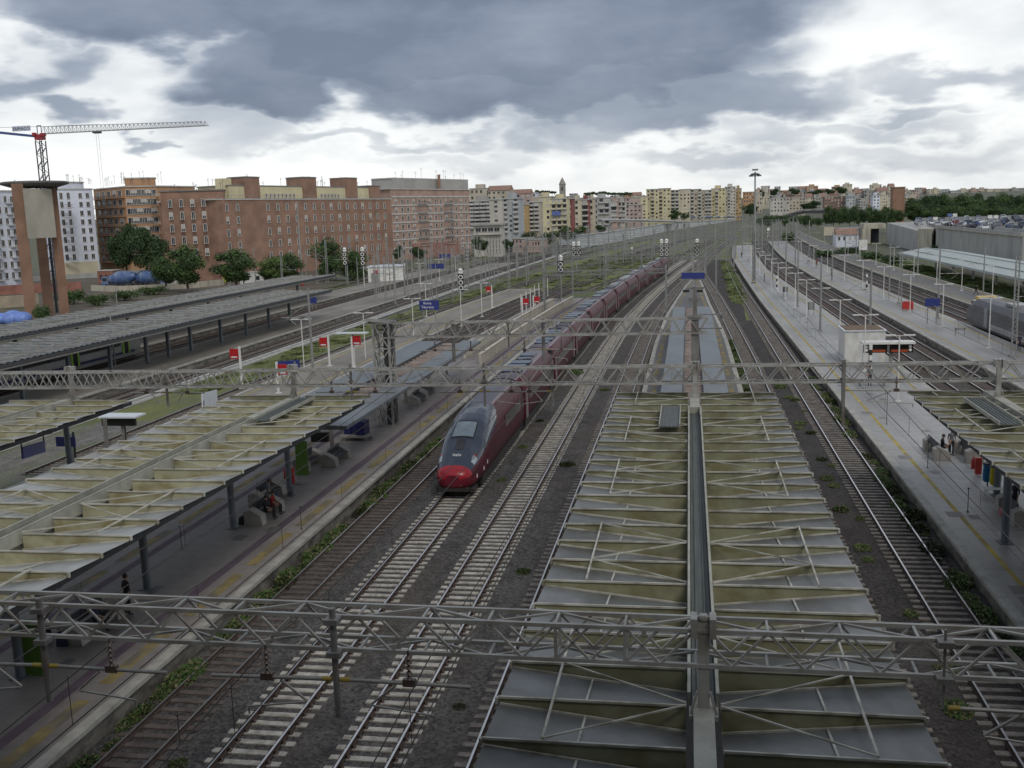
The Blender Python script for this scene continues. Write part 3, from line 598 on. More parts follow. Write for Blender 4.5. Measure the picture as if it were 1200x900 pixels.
# nearest gantry
ZT = 7.37
g1 = thing('overhead_line_gantry', 'nearest lattice gantry crossing the whole foreground above the canopies', 'gantry', (0, 20, 0), 'lattice gantries over the tracks')
mb = MB(); truss(mb, (-26, 20.75, ZT), (17.5, 20.35, ZT), .68, .76, 1.42, .085, .05, dense=(-3.1, 0)); mb.build('girder', 'steel_light', g1)
for x in (-14.62, -7.63, 13.2): drop_post(g1, x, 20.0, ZT)
drop_post(g1, 4.9, 20.0, ZT, zb=6.0, arms=((1, 3.2, 6.0),), r=.03)
bigmast(g1, .26, 20.25, 5.45, 7.55)
bigmast(g1, -23.1, 20.6, 5.45, 7.55)
c = MB(); c.box((15.9, 20.3, 3.8), (.4, .4, 6.6)); c.build('mast', 'steel_light', g1)
g2 = thing('overhead_line_gantry', 'second lattice gantry from the front, level with the far ends of the ribbed canopies', 'gantry', (0, 56, 0), 'lattice gantries over the tracks')
mb = MB(); truss(mb, (-22.9, 56.0, ZT), (40, 57.4, ZT), .75, .92, 1.45, .10, .055, dense=(-3.2, -.2)); truss(mb, (-46, 55.6, ZT), (-22.9, 56.0, ZT), .75, .92, .95, .09, .055); mb.build('girder', 'steel_light', g2)
for x in (.3, -22.9, -37.2, 15.9): bigmast(g2, x, 56.2, 5.5, 7.55, .24)
for x, am in ((-11.5, ((-1, 2.6, 6.0), (1, 2.8, 6.0))), (-7.6, ((-1, 2.4, 6.0),)), (8.1, ((1, 5.0, 6.0),)), (-19.4, ((-1, 2.2, 6.0), (1, 2.6, 6.0))), (23.4, ((-1, 2.4, 6), (1, 2.4, 6))), (-31, ((-1, 2.4, 6), (1, 2.4, 6)))):
    drop_post(g2, x, 56.3, ZT, arms=am)
c = MB(); c.box((8.1, 56.0, 5.9), (.16, .16, 3.6)); c.build('drop_post', 'steel_grey', g2)
g3 = thing('signal_gantry', 'third lattice gantry, shorter, ending on a heavy cross-braced pylon at the left', 'gantry', (0, 74, 0), 'lattice gantries over the tracks')
mb = MB(); truss(mb, (-22.7, 73.8, 8.15), (1.3, 74.3, 8.15), .8, 1.05, 1.25, .12, .065); mb.box((-10.7, 74.5, 7.05), (24, .2, .12)); mb.build('girder', 'steel_light', g3)
mb = MB(); lo = [(-23.3, 73.2), (-22.1, 73.2), (-22.1, 74.5), (-23.3, 74.5)]
for i in range(4): mb.bar((*lo[i], .5), (*lo[i], 8.2), .14, .14)
for k in range(4):
    za, zb = .6+k*1.9, .6+(k+1)*1.9
    for i in range(4): a, b = lo[i], lo[(i+1) % 4]; mb.bar((*a, za), (*b, zb), .07, .07); mb.bar((*b, za), (*a, zb), .07, .07); mb.bar((*a, zb), (*b, zb), .08, .08)
mb.box((-22.35, 73.85, 4.3), (.5, .9, 7.6), 1); mb.box((-22.7, 73.9, 8.3), (1.9, 1.5, .14), 1)
for s in (-1, 1): mb.bar((-23.9, 73.2+s*.4, 8.5), (-21.6, 73.2+s*.4, 8.3), .12, .12)
mb.build('pylon', ['steel_light', 'steel_dark'], g3)
mb = MB(); mb.box((.4, 74.2, 4.4), (.55, .55, 7.8)); mb.box((.4, 74.2, 9.3), (.28, .28, 2.2)); mb.box((.4, 74.2, 8.3), (.9, .9, .2)); mb.box((2.3, 74.2, 8.0), (.08, .5, .9)); mb.bar((.4, 74.2, 8.4), (2.3, 74.2, 8.4), .08, .08); mb.bar((.4, 74.2, 7.4), (2.3, 74.2, 7.4), .08, .08); mb.box((.4, 74.2, 10.3), (1.3, .2, .12)); mb.box((.4, 74.2, 9.5), (.9, .3, .3)); mb.build('column', 'steel_grey', g3)
for x in (-17.4, -10.6): drop_post(g3, x, 74.2, 8.0, arms=((-1, 2.6, 6.0), (1, 2.4, 6.0)), r=.13)
drop_post(g3, -13.2, 74.2, 8.0, zb=6.2, arms=(), r=.06)
# ================================================================ masts, portals, lamps, signals
def tap(mb, x, y, z0, z1, r, mi=0): mb.tube((x, y, z0), (x, y, z1), r, r*.62, n=8, mi=mi)
mat('mast_grey', (.27, .275, .27), .6, .2, var=.2, scale=1.5); mat('mast_dark', (.12, .125, .13), .6, .2, var=.2, scale=1.5)
mat('lamp_glass', (.62, .64, .64), .25); mat('concrete_base', (.36, .35, .32), .9, var=.2, scale=2)
mat('green_glass', (.02, .10, .06), .2); mat('red_glass', (.25, .01, .01), .2)
# catenary mast with arm
def catmast(label, x, y, z0, z1, s=1, L_=3.0, double=False, dark=False, arm=True, grp='catenary masts'):
    t = thing('catenary_mast', label, 'mast', (x, y, z0), grp)
    mb = MB()
    if double:
        for o in (-.22, .22): mb.bar((x+o, y, z0), (x+o*.7, y, z1), .12, .10)
        k = z0+.5
        while k < z1-.7: mb.bar((x-.2, y, k), (x+.2, y, k+.45), .05, .05); mb.bar((x+.2, y, k+.45), (x-.2, y, k+.9), .05, .05); k += .9
        mb.box((x, y, z0+.1), (.9, .6, .2))
    else: tap(mb, x, y, z0, z1, .15); mb.box((x, y, z0+.08), (.5, .5, .16))
    mb.build('pole', 'mast_dark' if dark else 'mast_grey', t)
    if arm:
        a = MB(); za = z0+5.9; a.tube((x, y, za), (x+s*L_, y, za), .045, n=6); a.tube((x, y, za+1.4), (x+s*L_*.8, y, za), .03, n=6)
        for j in range(4): a.tube((x+s*(.5+j*.1), y, za), (x+s*(.56+j*.1), y, za), .08, .05, n=6, mi=1)
        a.tube((x+s*L_*.8, y, za), (x+s*L_*.5, y, za-.7), .025, n=6); a.build('cantilever', ['pipe', 'insulator'], t)
    return t
for lab, x, y, z1, s, db in (('plain grey mast on the pale stone platform behind the white cabin', 19.9, 118.8, 8.7, -1, 0), ('grey mast on the pale stone platform, left of the T-lamps', 15.9, 130, 9.7, -1, 0), ('grey mast farther along the pale stone platform near a seated group', 16.4, 162, 9.9, -1, 0),
                          ('tall double grey mast at the right edge beside the parked train', 31.4, 106.5, 10.3, 1, 1), ('slim mast on the second platform from the right, before the concrete wall', 32.4, 142.4, 9.8, 1, 0), ('double lattice mast on the platform near the red barrier', 31.9, 164.8, 8.6, 1, 1),
                          ('mast rising from the platform with red signs, left of the signs', -37.5, 97.4, 9.3, -1, 0), ('stout dark mast carrying a signal beside the red train', -22.5, 178.6, 10.8, 1, 1), ('tall slim mast left of the signal mast at mid distance', -29.5, 209.5, 13.4, 1, 0), ('double mast standing between the grass and the train roof', -17.6, 218.1, 10.2, 1, 1)):
    catmast(lab, x, y, .5 if x > 12 or x in (-37.5,) else -.2, z1, s, 3.0, bool(db), dark='dark' in lab)
# tall pole before the brick building
t = thing('tall_pole', 'very tall thin grey pole with a red foot before the brown brick building', 'pole', (-97.5, 249.7, -.2))
mb = MB(); mb.tube((-97.5, 249.7, -.2), (-97.5, 249.7, 21), .28, .12, n=10); mb.build('shaft', 'mast_grey', t); mat('red_paint', (.42, .03, .025), .5, var=.15, scale=2); mb = MB(); mb.tube((-97.5, 249.7, -.15), (-97.5, 249.7, 1.2), .45, n=10); mb.build('foot', 'red_paint', t)
# field of masts on the left yard
mst = catmast('proto', 0, 0, 0, 9.0, 1, 3.0, False); mst2 = catmast('proto', 0, 0, 0, 9.4, 1, 3.0, True); 
used = {id(mst): False, id(mst2): False}
def place(proto, loc, rz, label, group, sc=1.0):
    if proto.get('used'): return copy_tree(proto, loc, rz, label, group, scale=sc)
    proto['used'] = 1; proto.location = loc; proto.rotation_euler.z = rz; proto['label'] = label; proto['group'] = group; proto.scale = (sc,)*3; return proto
# (base px, base py, top py)
MF = [(269, 335, 294), (286, 338, 288), (300, 334, 290), (332, 345, 300), (360, 330, 288), (372, 333, 286), (384, 331, 282), (394, 328, 290), (408, 334, 287), (455, 325, 280), (475, 350, 286), (492, 333, 290), (506, 360, 292), (515, 318, 290), (534, 330, 288), (549, 326, 278), (570, 345, 292), (584, 330, 298), (597, 350, 300), (607, 318, 284), (617, 335, 292), (560, 305, 272), (585, 300, 270), (531, 352, 300), (640, 296, 266), (665, 300, 270), (690, 292, 262), (703, 325, 285), (720, 300, 268), (733, 290, 262), (755, 296, 262), (768, 285, 255), (790, 290, 258), (800, 283, 254), (140, 385, 345), (135, 430, 382), (412, 327, 278), (420, 340, 300), (444, 318, 284), (463, 345, 300), (468, 322, 282), (484, 345, 300), (500, 330, 300), (512, 350, 312), (522, 338, 300), (540, 318, 284), (556, 338, 304), (576, 322, 286), (592, 310, 282), (601, 300, 268), (626, 310, 275), (648, 300, 268), (676, 285, 262), (697, 306, 272), (713, 318, 284), (727, 306, 276), (744, 298, 270), (760, 306, 274), (322, 334, 300), (345, 328, 292), (378, 318, 284)]
rng = random.Random(12)
for _ in range(46):
    a = rng.uniform(430, 800); b = 352-(a-430)*.13+rng.uniform(-34, 10); MF.append((round(a, 1), b, b-rng.uniform(.32, .42)*(b-236)-8))
for i, (px_, by, ty) in enumerate(MF):
    X, Y = G(px_, by, -.2); zt = AT(px_, ty, Y)[1]; sc = max(.75, min(1.25, (zt+.2)/9.2))
    place(mst if i % 3 else mst2, (X, Y, -.2), 0 if i % 2 else math.pi, 'slim grey mast in the left yard, %s counted from the left' % od(sorted(MF).index((px_, by, ty))), 'masts standing in the left yard', sc)
MR = [(905, 330, 262), (921, 322, 262), (932, 312, 262), (948, 300, 258), (975, 330, 272), (990, 318, 268), (1003, 308, 270), (1042, 345, 285), (893, 300, 256), (912, 290, 256), (1016, 300, 268), (1075, 330, 278), (1152, 345, 290), (870, 292, 250), (851, 286, 250), (838, 284, 250)]
for i, (px_, by, ty) in enumerate(MR):
    X, Y = G(px_, by, .2); zt = AT(px_, ty, Y)[1]; sc = max(.75, min(1.4, zt/9.2))
    place(mst, (X, Y, .2), 0 if i % 2 else math.pi, 'slim grey mast among the right platforms, %s counted from the left' % od(sorted(MR).index((px_, by, ty))), 'masts standing among the right platforms', sc)
# portals far ahead over the station throat
mat('portal_grey', (.21, .22, .22), .7, .1, var=.15, scale=1)
def portal(label, y, x0, x1, z, w=.5, h=.6, posts=()):
    t = thing('line_portal', label, 'gantry', ((x0+x1)/2, y, -.2), 'portals over the far tracks'); mb = MB(); truss(mb, (x0, y, z), (x1, y, z), w, h, 1.6 if y < 260 else 2.6, .10, .055); mb.build('girder', 'portal_grey', t)
    for x in posts: c = MB(); c.box((x, y, z/2), (.32, .32, z+1.2)); c.build('post', 'portal_grey', t)
for i, (y, x0, x1, z, ps) in enumerate(((160, -22.5, -3.5, 6.9, (-22.5, -3.5)), (196, -22, 5, 7.6, (-22, 5)), (222, -31, -10, 8.2, (-31, -10)), (252, -44, 4, 7.8, (-44, -20, 4)), (285, -36, 12, 8.2, (-36, -10, 12)), (320, -50, 14, 8.3, (-50, -20, 14)), (365, -45, 20, 8.5, (-45, -12, 20)), (415, -40, 27, 8.6, (-40, -5, 27)), (470, -36, 40, 8.8, (-36, 0, 40)), (540, -30, 50, 9, (-30, 10, 50)), (620, -40, 60, 9, (-40, 8, 60)), (720, -30, 74, 9.5, (-30, 20, 74)))):
    portal('grey portal over the far tracks, %s ahead of the signal gantry' % od(i), y, x0, x1, z, posts=ps)
rng = random.Random(31)
for i in range(60):
    y = 300+i*9.5; x = rng.uniform(-42, 30)+lerp(sA, y)*.9; place(mst if i % 2 else mst2, (x, y, -.2), 0 if i % 3 else math.pi, 'slim far mast in the station throat, %s counting away from the camera' % od(i), 'masts of the station throat', rng.uniform(.85, 1.1))
# T-shaped platform lamps
def tlamp():
    t = thing('platform_lamp', 'x', 'lamp', (0, 0, 0)); mb = MB(); mb.tube((0, 0, 0), (0, 0, 5.2), .06, .05, n=8); mb.box((0, 0, .04), (.5, .35, .08)); mb.build('pole', 'white_paint', t)
    a = MB(); a.bar((-.8, 0, 5.2), (.8, 0, 5.2), .05, .05); a.build('arm', 'white_paint', t)
    for s in (-1, 1): h = MB(); h.box((s*.72, 0, 5.24), (.85, .26, .09)); h.box((s*.72, 0, 5.18), (.7, .2, .03), 1); h.build('lamp_head', ['white_paint', 'lamp_glass'], t)
    return t
tl = tlamp()
LP = [(16.05, y) for y in (82.4, 98, 114, 130.5, 146, 161, 176, 191, 206, 222, 240, 258, 278, 300)]
for i, (x, y) in enumerate(LP): place(tl, (x+lerp(sR, y), y, .5), 0, 'white T-shaped lamp on the pale stone platform, %s beyond the canopy' % od(i), 'T-shaped platform lamps')
for i, y in enumerate((112.9, 133, 152, 172, 192, 214, 240, 268, 300)): place(tl, (30.9+lerp(sR, y), y, .5), 0, 'white T-shaped lamp on the second platform from the right, %s from the parked train' % od(i), 'T-shaped platform lamps')
for i, y in enumerate((168, 186, 204, 224, 246, 270, 296, 324, 352)): place(tl, (46.2+lerp(sR, y), y, .5), 0, 'white T-shaped lamp on the farthest right platform, %s counting away from the train' % od(i), 'T-shaped platform lamps')
for i, (px_, py_) in enumerate(((237, 418-2), (57, 0))[:1]): pass
LB = [(356.5, 432), (428.5, 422), (541, 383), (485, 398), (565, 372), (500, 372)]
for i, (a, b) in enumerate(LB):
    X, Y = G(a, b, .3); place(tl, (X, Y, .4), 0, 'white T-shaped lamp beside the platform with red signs, %s away from the mast' % od(i), 'T-shaped platform lamps')
for i, y in enumerate((226, 244, 262)): place(tl, (-60+0, y, .5), 0, 'white T-shaped lamp past the end of the corrugated canopy, %s one' % od(i), 'T-shaped platform lamps')
# wall-side white posts left platform B far end
def plain_posts(pts, h, lab, grp, m='white_paint'):
    proto = None
    for i, (x, y) in enumerate(pts):
        if proto is None: mb = MB(); mb.tube((0, 0, 0), (0, 0, h), .07, n=8); mb.box((0, 0, .05), (.3, .3, .1)); o = mb.build('fence_post', m); proto = o
        else: o = proto.copy(); COL.objects.link(o)
        o.location = (x, y, .5); tag(o, lab % od(i), 'post', grp)
plain_posts([G(x, y, .5) for x, y in ((611, 371), (617, 366), (622, 362), (627, 358), (632, 355), (637, 350), (642, 347))], 3.4, 'white post in the row near two red signs, %s from the left', 'white posts by the red signs')
# high mast light
t = thing('high_mast_light', 'tallest floodlight mast with a round crown, rising above the skyline', 'lamp', (13.6, 222, .5)); X = 13.6
mb = MB(); mb.tube((X, 222, .5), (X, 222, 23.0), .30, .14, n=12); mb.build('shaft', 'mast_grey', t); mb = MB(); mb.lathe([(.1, 0), (.95, .1), (.95, .28), (.12, .5)], (X, 222, 22.3), 14)
for k in range(8): a = k*.785; mb.box((X+1.0*math.cos(a), 222+1.0*math.sin(a), 22.2), (.5, .4, .3), 0, a)
mb.box((X, 222, 23.4), (1.2, .5, .3)); mb.build('crown', 'mast_dark', t)
catmast('lattice mast with clutter standing at the foot of the tall floodlight', 12.9, 214, .5, 11, 1, 3, True, True)
# signals
mat('lens_ring', (.75, .75, .72), .5); mat('sig_black', (.015, .016, .018), .6)
def sighead(t, x, y, z, n=3, hood=True, s=1.0):
    mb = MB(); mb.box((x, y, z-.0), (.75*s, .12, (.75*n+.2)*s)); mb.build('signal_head', 'sig_black', t)
    for i in range(n):
        zz = z+(n-1)*.375*s-i*.75*s; r = MB(); r.tube((x, y-.06, zz), (x, y-.16, zz), .32*s, n=14, mi=0); r.tube((x, y-.16, zz), (x, y-.175, zz), .21*s, n=12, mi=1); r.build('lens', ['lens_ring', 'sig_black'], t)
    if hood: h = MB(); h.box((x, y, z+(.375*n+.4)*s), (.55*s, .3, .5*s)); h.lathe([(.3*s, 0), (.28*s, .15*s), (.05*s, .3*s)], (x, y, z+(.375*n+.6)*s), 8); h.build('hood', 'lens_ring', t)
for i, (px_, cy, n, heads, by, lab) in enumerate(((658, 313, 2, 1, 352, 'signal with two white-ringed lenses on the stout mast by the train'), (676, 296, 3, 2, 325, 'twin signal on its own post left of the distant red train, dotted white'), (778.5, 293, 3, 2, 322, 'twin signal with two ringed lens columns above the far end of the train'), (817, 293, 3, 1, 322, 'signal column beside the dark post above the central platform tip'), (741, 296, 1, 1, 322, 'single small white-topped signal between the two twin signals'),
                                             (541, 331, 3, 1, 352, 'signal of black discs standing in the grass near the white rails'), (549, 299, 3, 1, 325, 'small signal with white ring top beside the distant blue signs'), (406, 303, 3, 1, 335, 'black signal beside another, before the green trees by the brick building'), (427, 303, 3, 1, 338, 'white-posted signal just left of the white cabin'), (900, 275, 2, 1, 300, 'far white-ringed signal among the right-hand masts'))):
    X, Y = G(px_, by, 0); z = AT(px_, cy, Y)[1]; t = thing('railway_signal', lab, 'signal', (X, Y, -.1), 'railway signals')
    mb = MB(); mb.box((X, Y+.12, (z+2)/2), (.14, .12, z+1.6)); mb.build('post', 'mast_grey' if i != 8 else 'white_paint', t)
    s = 1.35 if n > 1 else 1.1
    for k in range(heads): sighead(t, X+(k-(heads-1)/2)*1.25, Y, z+(k*-.0), n, True, s)
# ---- contact wires
mat('wire', (.05, .045, .04), .6, .4)
def wire(xc, tab, y0, y1, lab):
    mb = MB(); P = [y0]
    sp = 36
    while P[-1] < y1: P.append(P[-1]+6)
    for a, b in zip(P, P[1:]):
        h = lambda y: 6.35-.55*(1-((((y-20) % sp)/sp-.5)*2)**2)
        mb.bar((xc+lerp(tab, a), a, 5.15), (xc+lerp(tab, b), b, 5.15), .022, .022); mb.bar((xc+lerp(tab, a), a, h(a)), (xc+lerp(tab, b), b, h(b)), .02, .02)
    y = y0+4
    while y < min(y1, 150): h_ = 6.35-.55*(1-((((y-20) % sp)/sp-.5)*2)**2); x = xc+lerp(tab, y); mb.bar((x, y, 5.15), (x, y, h_), .012, .012); y += 6
    tag(mb.build('contact_wire', 'wire'), lab, 'wire', 'overhead wires')
for xc, tab, lab in ((-16.9, sA, 'overhead wire above the track beside the dark left platform'), (-13.4, sA, 'overhead wire above the red train'), (-9.6, sA, 'overhead wire above the first empty track right of the train'), (-5.7, sA, 'overhead wire above the track left of the central canopy'), (10.05, s5, 'overhead wire above the track beside the pale stone platform')): wire(xc, tab, 3, 260, lab)
for xc, lab in ((21.7, 'overhead wire above the left of the two tracks past the pale stone platform'), (25.2, 'overhead wire above the right of the two tracks past the pale stone platform'), (39.6, 'overhead wire above the parked train at the right'), (-53.8, 'overhead wire above the track with white ducts'), (-69, 'overhead wire above the grey train at the left')): wire(xc, sR if xc > 0 else sD, 60, 300, lab)
# ================================================================ trains
mat('train_red', (.072, .008, .018), .5, .0, spec=.3, var=.12, scale=.6, stain=(.5, (1, .3, 2), (.06, .02, .025), .6))
mat('train_red_lit', (.13, .009, .022), .35, var=.08, scale=1); mat('train_bumper', (.30, .014, .024), .3, var=.06, scale=2)  # nose underside: same paint as the sides, brighter light put into its colour
mat('train_visor', (.045, .058, .085), .12, .3, var=.15, scale=.8, stain=(.6, (1, 1, 1), (.09, .10, .12), .5))
mat('train_glass', (.20, .25, .28), .15, .0, var=.2, scale=2)
mat('train_roof', (.11, .11, .14), .45, .25, var=.18, scale=.5, stretch=(1, .25, 1), stain=(.35, (1, .3, 1), (.21, .18, .185), .7))
mat('train_pink', (.24, .185, .20), .45, .2, var=.2, scale=.8, stretch=(1, .25, 1))
mat('train_window', (.028, .024, .03), .15); mat('train_under', (.03, .027, .026), .8, var=.4, scale=2)
mat('white_letters', (.75, .75, .75), .4); mat('head_lamp', (.32, .36, .40), .1); mat('silver', (.48, .46, .48), .35, .6)
def T1X(y): return -13.4+lerp(sA, y)
def loft_train(sec, ring, path, mb, matf):
    """sec: list of (distance, halfwidth, ztop, zbottom); ring(a) -> unit profile"""
    n = len(ring); vs = []
    for (d, w, zt, zb, yo) in sec:
        y = path[0]+d; x0 = path[1](y); ang = math.atan(path[1](y+1)-path[1](y))
        for (u, v) in ring: vs.append((x0+u*w*math.cos(ang), y-u*w*math.sin(ang), zb+(zt-zb)*v))
    for i in range(len(sec)-1):
        for k in range(n):
            k2 = (k+1) % n; dm = (sec[i][0]+sec[i+1][0])/2; u = (ring[k][0]+ring[k2][0])/2; v = (ring[k][1]+ring[k2][1])/2
            o = (i*n+k, i*n+k2, (i+1)*n+k2, (i+1)*n+k); s = len(mb.v) if False else None
            mb._f.append((o, matf(dm, u, v, sec[i][2])))
    return vs
def ringpts(n=96, p=3.0):
    r = []
    for k in range(n):
        a = 2*math.pi*k/n+math.pi/n; c, s = math.cos(a), math.sin(a); pw = 2/p
        u = math.copysign(abs(c)**pw, c); v = .5+.5*math.copysign(abs(s)**pw, s)
        r.append((u*(1 if v < .5 else 1-.12*((v-.5)*2)**2), v))
    return r
RG = ringpts()
nose = [(0, .42, 1.28, .66), (.10, .70, 1.45, .52), (.3, .92, 1.60, .42), (.6, 1.06, 1.75, .34), (.9, 1.15, 1.88, .30), (1.3, 1.23, 2.05, .27), (1.8, 1.31, 2.28, .26), (2.4, 1.38, 2.56, .25), (3.0, 1.43, 2.87, .25), (3.6, 1.47, 3.13, .25), (4.3, 1.48, 3.40, .25), (5.0, 1.49, 3.62, .25), (5.8, 1.5, 3.80, .25), (6.8, 1.5, 3.95, .25), (8, 1.5, 4.05, .25), (9.5, 1.5, 4.1, .25)]
def lerpn(d):
    for a, b in zip(nose, nose[1:]):
        if d <= b[0]:
            t = (d-a[0])/(b[0]-a[0]); t2 = t; return tuple(x+(y-x)*t2 for x, y in zip(a[1:], b[1:]))
    return nose[-1][1:]
Y0T = 55.4
t = thing('high_speed_train', 'dark red high-speed train with a long dark glass nose and bright red bumper', 'train', (T1X(Y0T), Y0T, 0))
ds = [0, .05, .1, .2, .3, .45, .6, .75, .9, 1.1, 1.3, 1.55]+[1.75+.15*i for i in range(54)]
sec = [(d, *lerpn(d), 0) for d in ds]+[(11+2*i, 1.5, 4.1, .25, 0) for i in range(4)]
def mf(d, u, v, zt):
    z = .25+(zt-.25)*v
    if d < .62: return 1 if v > .62 else 5
    if d < 1.4 and v < .5: return 5
    if d < 8.4:
        vl = .80-.03*min(d, 3)+(.25*max(0, d-5.2)/3.2*max(0, d-5.2)/3.2)
        if v > vl: return 2
    if v > .972: return 3
    if v > .95 and d > 8: return 4 if u > 0 else 3
    return 0
class FB(MB):
    pass
def train_body(name, secs, mf_, mats, parent, path, caps=(True, True)):
    mb = MB(); mb._f = []; vs = loft_train(secs, RG, path, mb, mf_); n = len(RG)
    mb.v = vs; mb.f = [f for f, m in mb._f]; mb.m = [m for f, m in mb._f]; mb.sm = [True]*len(mb.f)
    if caps[0]: mb.f.append(tuple(range(n))[::-1]); mb.m.append(mf_(0, 0, .5, 1)); mb.sm.append(False)
    if caps[1]: k = (len(secs)-1)*n; mb.f.append(tuple(range(k, k+n))); mb.m.append(0); mb.sm.append(False)
    return mb.build(name, mats, parent)
body = train_body('power_car_body', sec, mf, ['train_red', 'train_bumper', 'train_visor', 'train_roof', 'train_pink', 'train_red_lit'], t, (Y0T, T1X))
def top_at(d, u, lift=.012):
    w, zt, zb = lerpn(d); 
    best = min((r for r in RG if r[1] > .5), key=lambda r: abs(r[0]-u)); 
    # interpolate the ring between neighbours
    pts = sorted([r for r in RG if r[1] >= .5]); 
    for a, b in zip(pts, pts[1:]):
        if a[0] <= u <= b[0]: k = (u-a[0])/max(1e-6, b[0]-a[0]); v = a[1]+(b[1]-a[1])*k; break
    else: v = best[1]
    return Vector((T1X(Y0T+d)+u*w, Y0T+d-lift*.8, zb+(zt-zb)*v+lift))
def decal(name, d0, d1, u0, u1, m, parent, nd=5, nu=6, lift=.015, taper=1.0):
    mb = MB(); vs = []
    for i in range(nd+1):
        for j in range(nu+1):
            q = i/nd; k = 1+(taper-1)*q; um = (u0+u1)/2; u = um+(u0+(u1-u0)*j/nu-um)*k; vs.append(top_at(d0+(d1-d0)*q, u, lift))
    mb.add(vs, [(i*(nu+1)+j, i*(nu+1)+j+1, (i+1)*(nu+1)+j+1, (i+1)*(nu+1)+j) for i in range(nd) for j in range(nu)], 0, True); return mb.build(name, m, parent)
decal('windscreen_frame', 2.95, 4.75, -.50, .50, 'sig_black', t, lift=.012, taper=.92)
decal('windscreen', 3.1, 4.6, -.45, .45, 'train_glass', t, lift=.024, taper=.92)
decal('pale_visor_streak', 3.4, 6.0, -.84, -.80, 'head_lamp', t, lift=.02)  # pale streak on the left of the visor only
for s in (-1, 1):
    decal('headlight', 1.15, 1.75, s*.80-.09, s*.80+.09, 'head_lamp', t, lift=.02)
    decal('tail_light', 1.75, 1.9, s*.78-.05, s*.78+.05, 'train_bumper', t, lift=.024)
decal('wiper_hatch', 1.95, 2.85, -.20, .20, 'train_window', t, lift=.016)
p = top_at(1.45, 0, .05); txt('italo', .30, 'white_letters', t, p-Vector((T1X(Y0T), Y0T, 0)), (R(38), 0, 0), 'logo_lettering')
mb = MB(); mb.box((T1X(Y0T), Y0T+.35, .42), (1.7, .5, .22)); mb.box((T1X(Y0T), Y0T+1.2, .28), (2.2, 1.2, .2)); mb.build('coupler_skirt', 'train_under', t)
for s in (-1, 1):
    for d, z in ((1.2, 1.0), (2.4, 1.15), (3.2, 1.35)): mb = MB(); w = lerpn(d)[0]; mb.box((T1X(Y0T)+s*(w+.0), Y0T+d, z), (.04, .12, .22)); mb.build('step_marker', 'white_letters', t)
# trailing cars
yy = Y0T+17.25; k = 0
while yy < 256:
    L_ = 17.0; P = [yy+.18+i*L_/6 for i in range(7)]; secs = [(y-Y0T, 1.5, 4.1, .28, 0) for y in P]; secs[-1] = (yy+L_-Y0T, 1.5, 4.1, .28, 0)
    def mf2(d, u, v, zt): return 1 if v > .972 else (2 if v > .95 and u > 0 else (1 if v > .95 else 0))
    c = train_body('carriage', secs, mf2, ['train_red', 'train_roof', 'train_pink'], t, (Y0T, T1X))
    jb = MB(); x = T1X(yy); jb.box((x, yy, 2.2), (2.5, .6, 3.3)); jb.box((x, yy, 3.95), (1.2, .5, .2)); jb.build('gangway', 'rubber', t)
    sa = (T1X(yy+L_)-T1X(yy))/L_; mid = yy+L_/2; ang = -math.atan(sa)
    for s in (-1, 1):
        w = MB(); w.box((T1X(mid)+s*1.5, mid, 2.55), (.02, 12.4, .78), 0, ang); w.build('window_band', 'train_window', c)
        for e in (-1, 1): dd = MB(); yd = mid+e*7.3; dd.box((T1X(yd)+s*1.503, yd, 2.05), (.025, .95, 2.1), 0, ang); dd.build('door', 'train_pink', c)
    rb = MB(); rng = random.Random(k)
    for yq in [mid-5+2.2*i for i in range(5)]: rb.box((T1X(yq)+rng.uniform(-.1, .1), yq, 4.12), (rng.choice((1.2, 1.5)), rng.choice((1.0, 1.7)), .14), 0, ang)
    rb.build('roof_unit', 'train_visor', c)
    ub = MB(); ub.box((T1X(mid), mid, .42), (2.5, 13.8, .5), 0, ang); ub.build('underframe', 'train_under', c)
    bg = MB(); bg.box((T1X(yy), yy, .45), (2.2, 2.9, .5), 0, ang)
    for s in (-1, 1):
        for e in (-1.1, 1.1): bg.tube((T1X(yy)+s*.66, yy+e, .46), (T1X(yy)+s*.82, yy+e, .46), .45, n=14)
    bg.build('bogie', 'train_under', t)
    if k in (1, 7):
        pg = MB(); x = T1X(mid+6); y = mid+6; pg.bar((x, y, 4.2), (x, y-1.3, 4.75), .06); pg.bar((x, y-1.3, 4.75), (x, y, 5.1), .05); pg.bar((x-.8, y, 5.12), (x+.8, y, 5.12), .06); pg.box((x, y, 4.2), (1.2, .8, .08)); pg.build('pantograph', 'steel_dark', t)
    yy += L_+.25; k += 1
for e in (4.2, 7.0):
    bg = MB(); y = Y0T+e
    for s in (-1, 1): bg.tube((T1X(y)+s*.66, y, .46), (T1X(y)+s*.82, y, .46), .45, n=14)
    bg.build('wheelset', 'train_under', t)
mb = MB(); mb.box((T1X(64), 65.0, .42), (2.5, 14, .5)); mb.build('underframe', 'train_under', t)
for e in (8.6,):
    for s in (-1, 1): w = MB(); w.box((T1X(66)+s*1.5, Y0T+12.4, 2.55), (.02, 6.2, .78)); w.build('window_band', 'train_window', t)
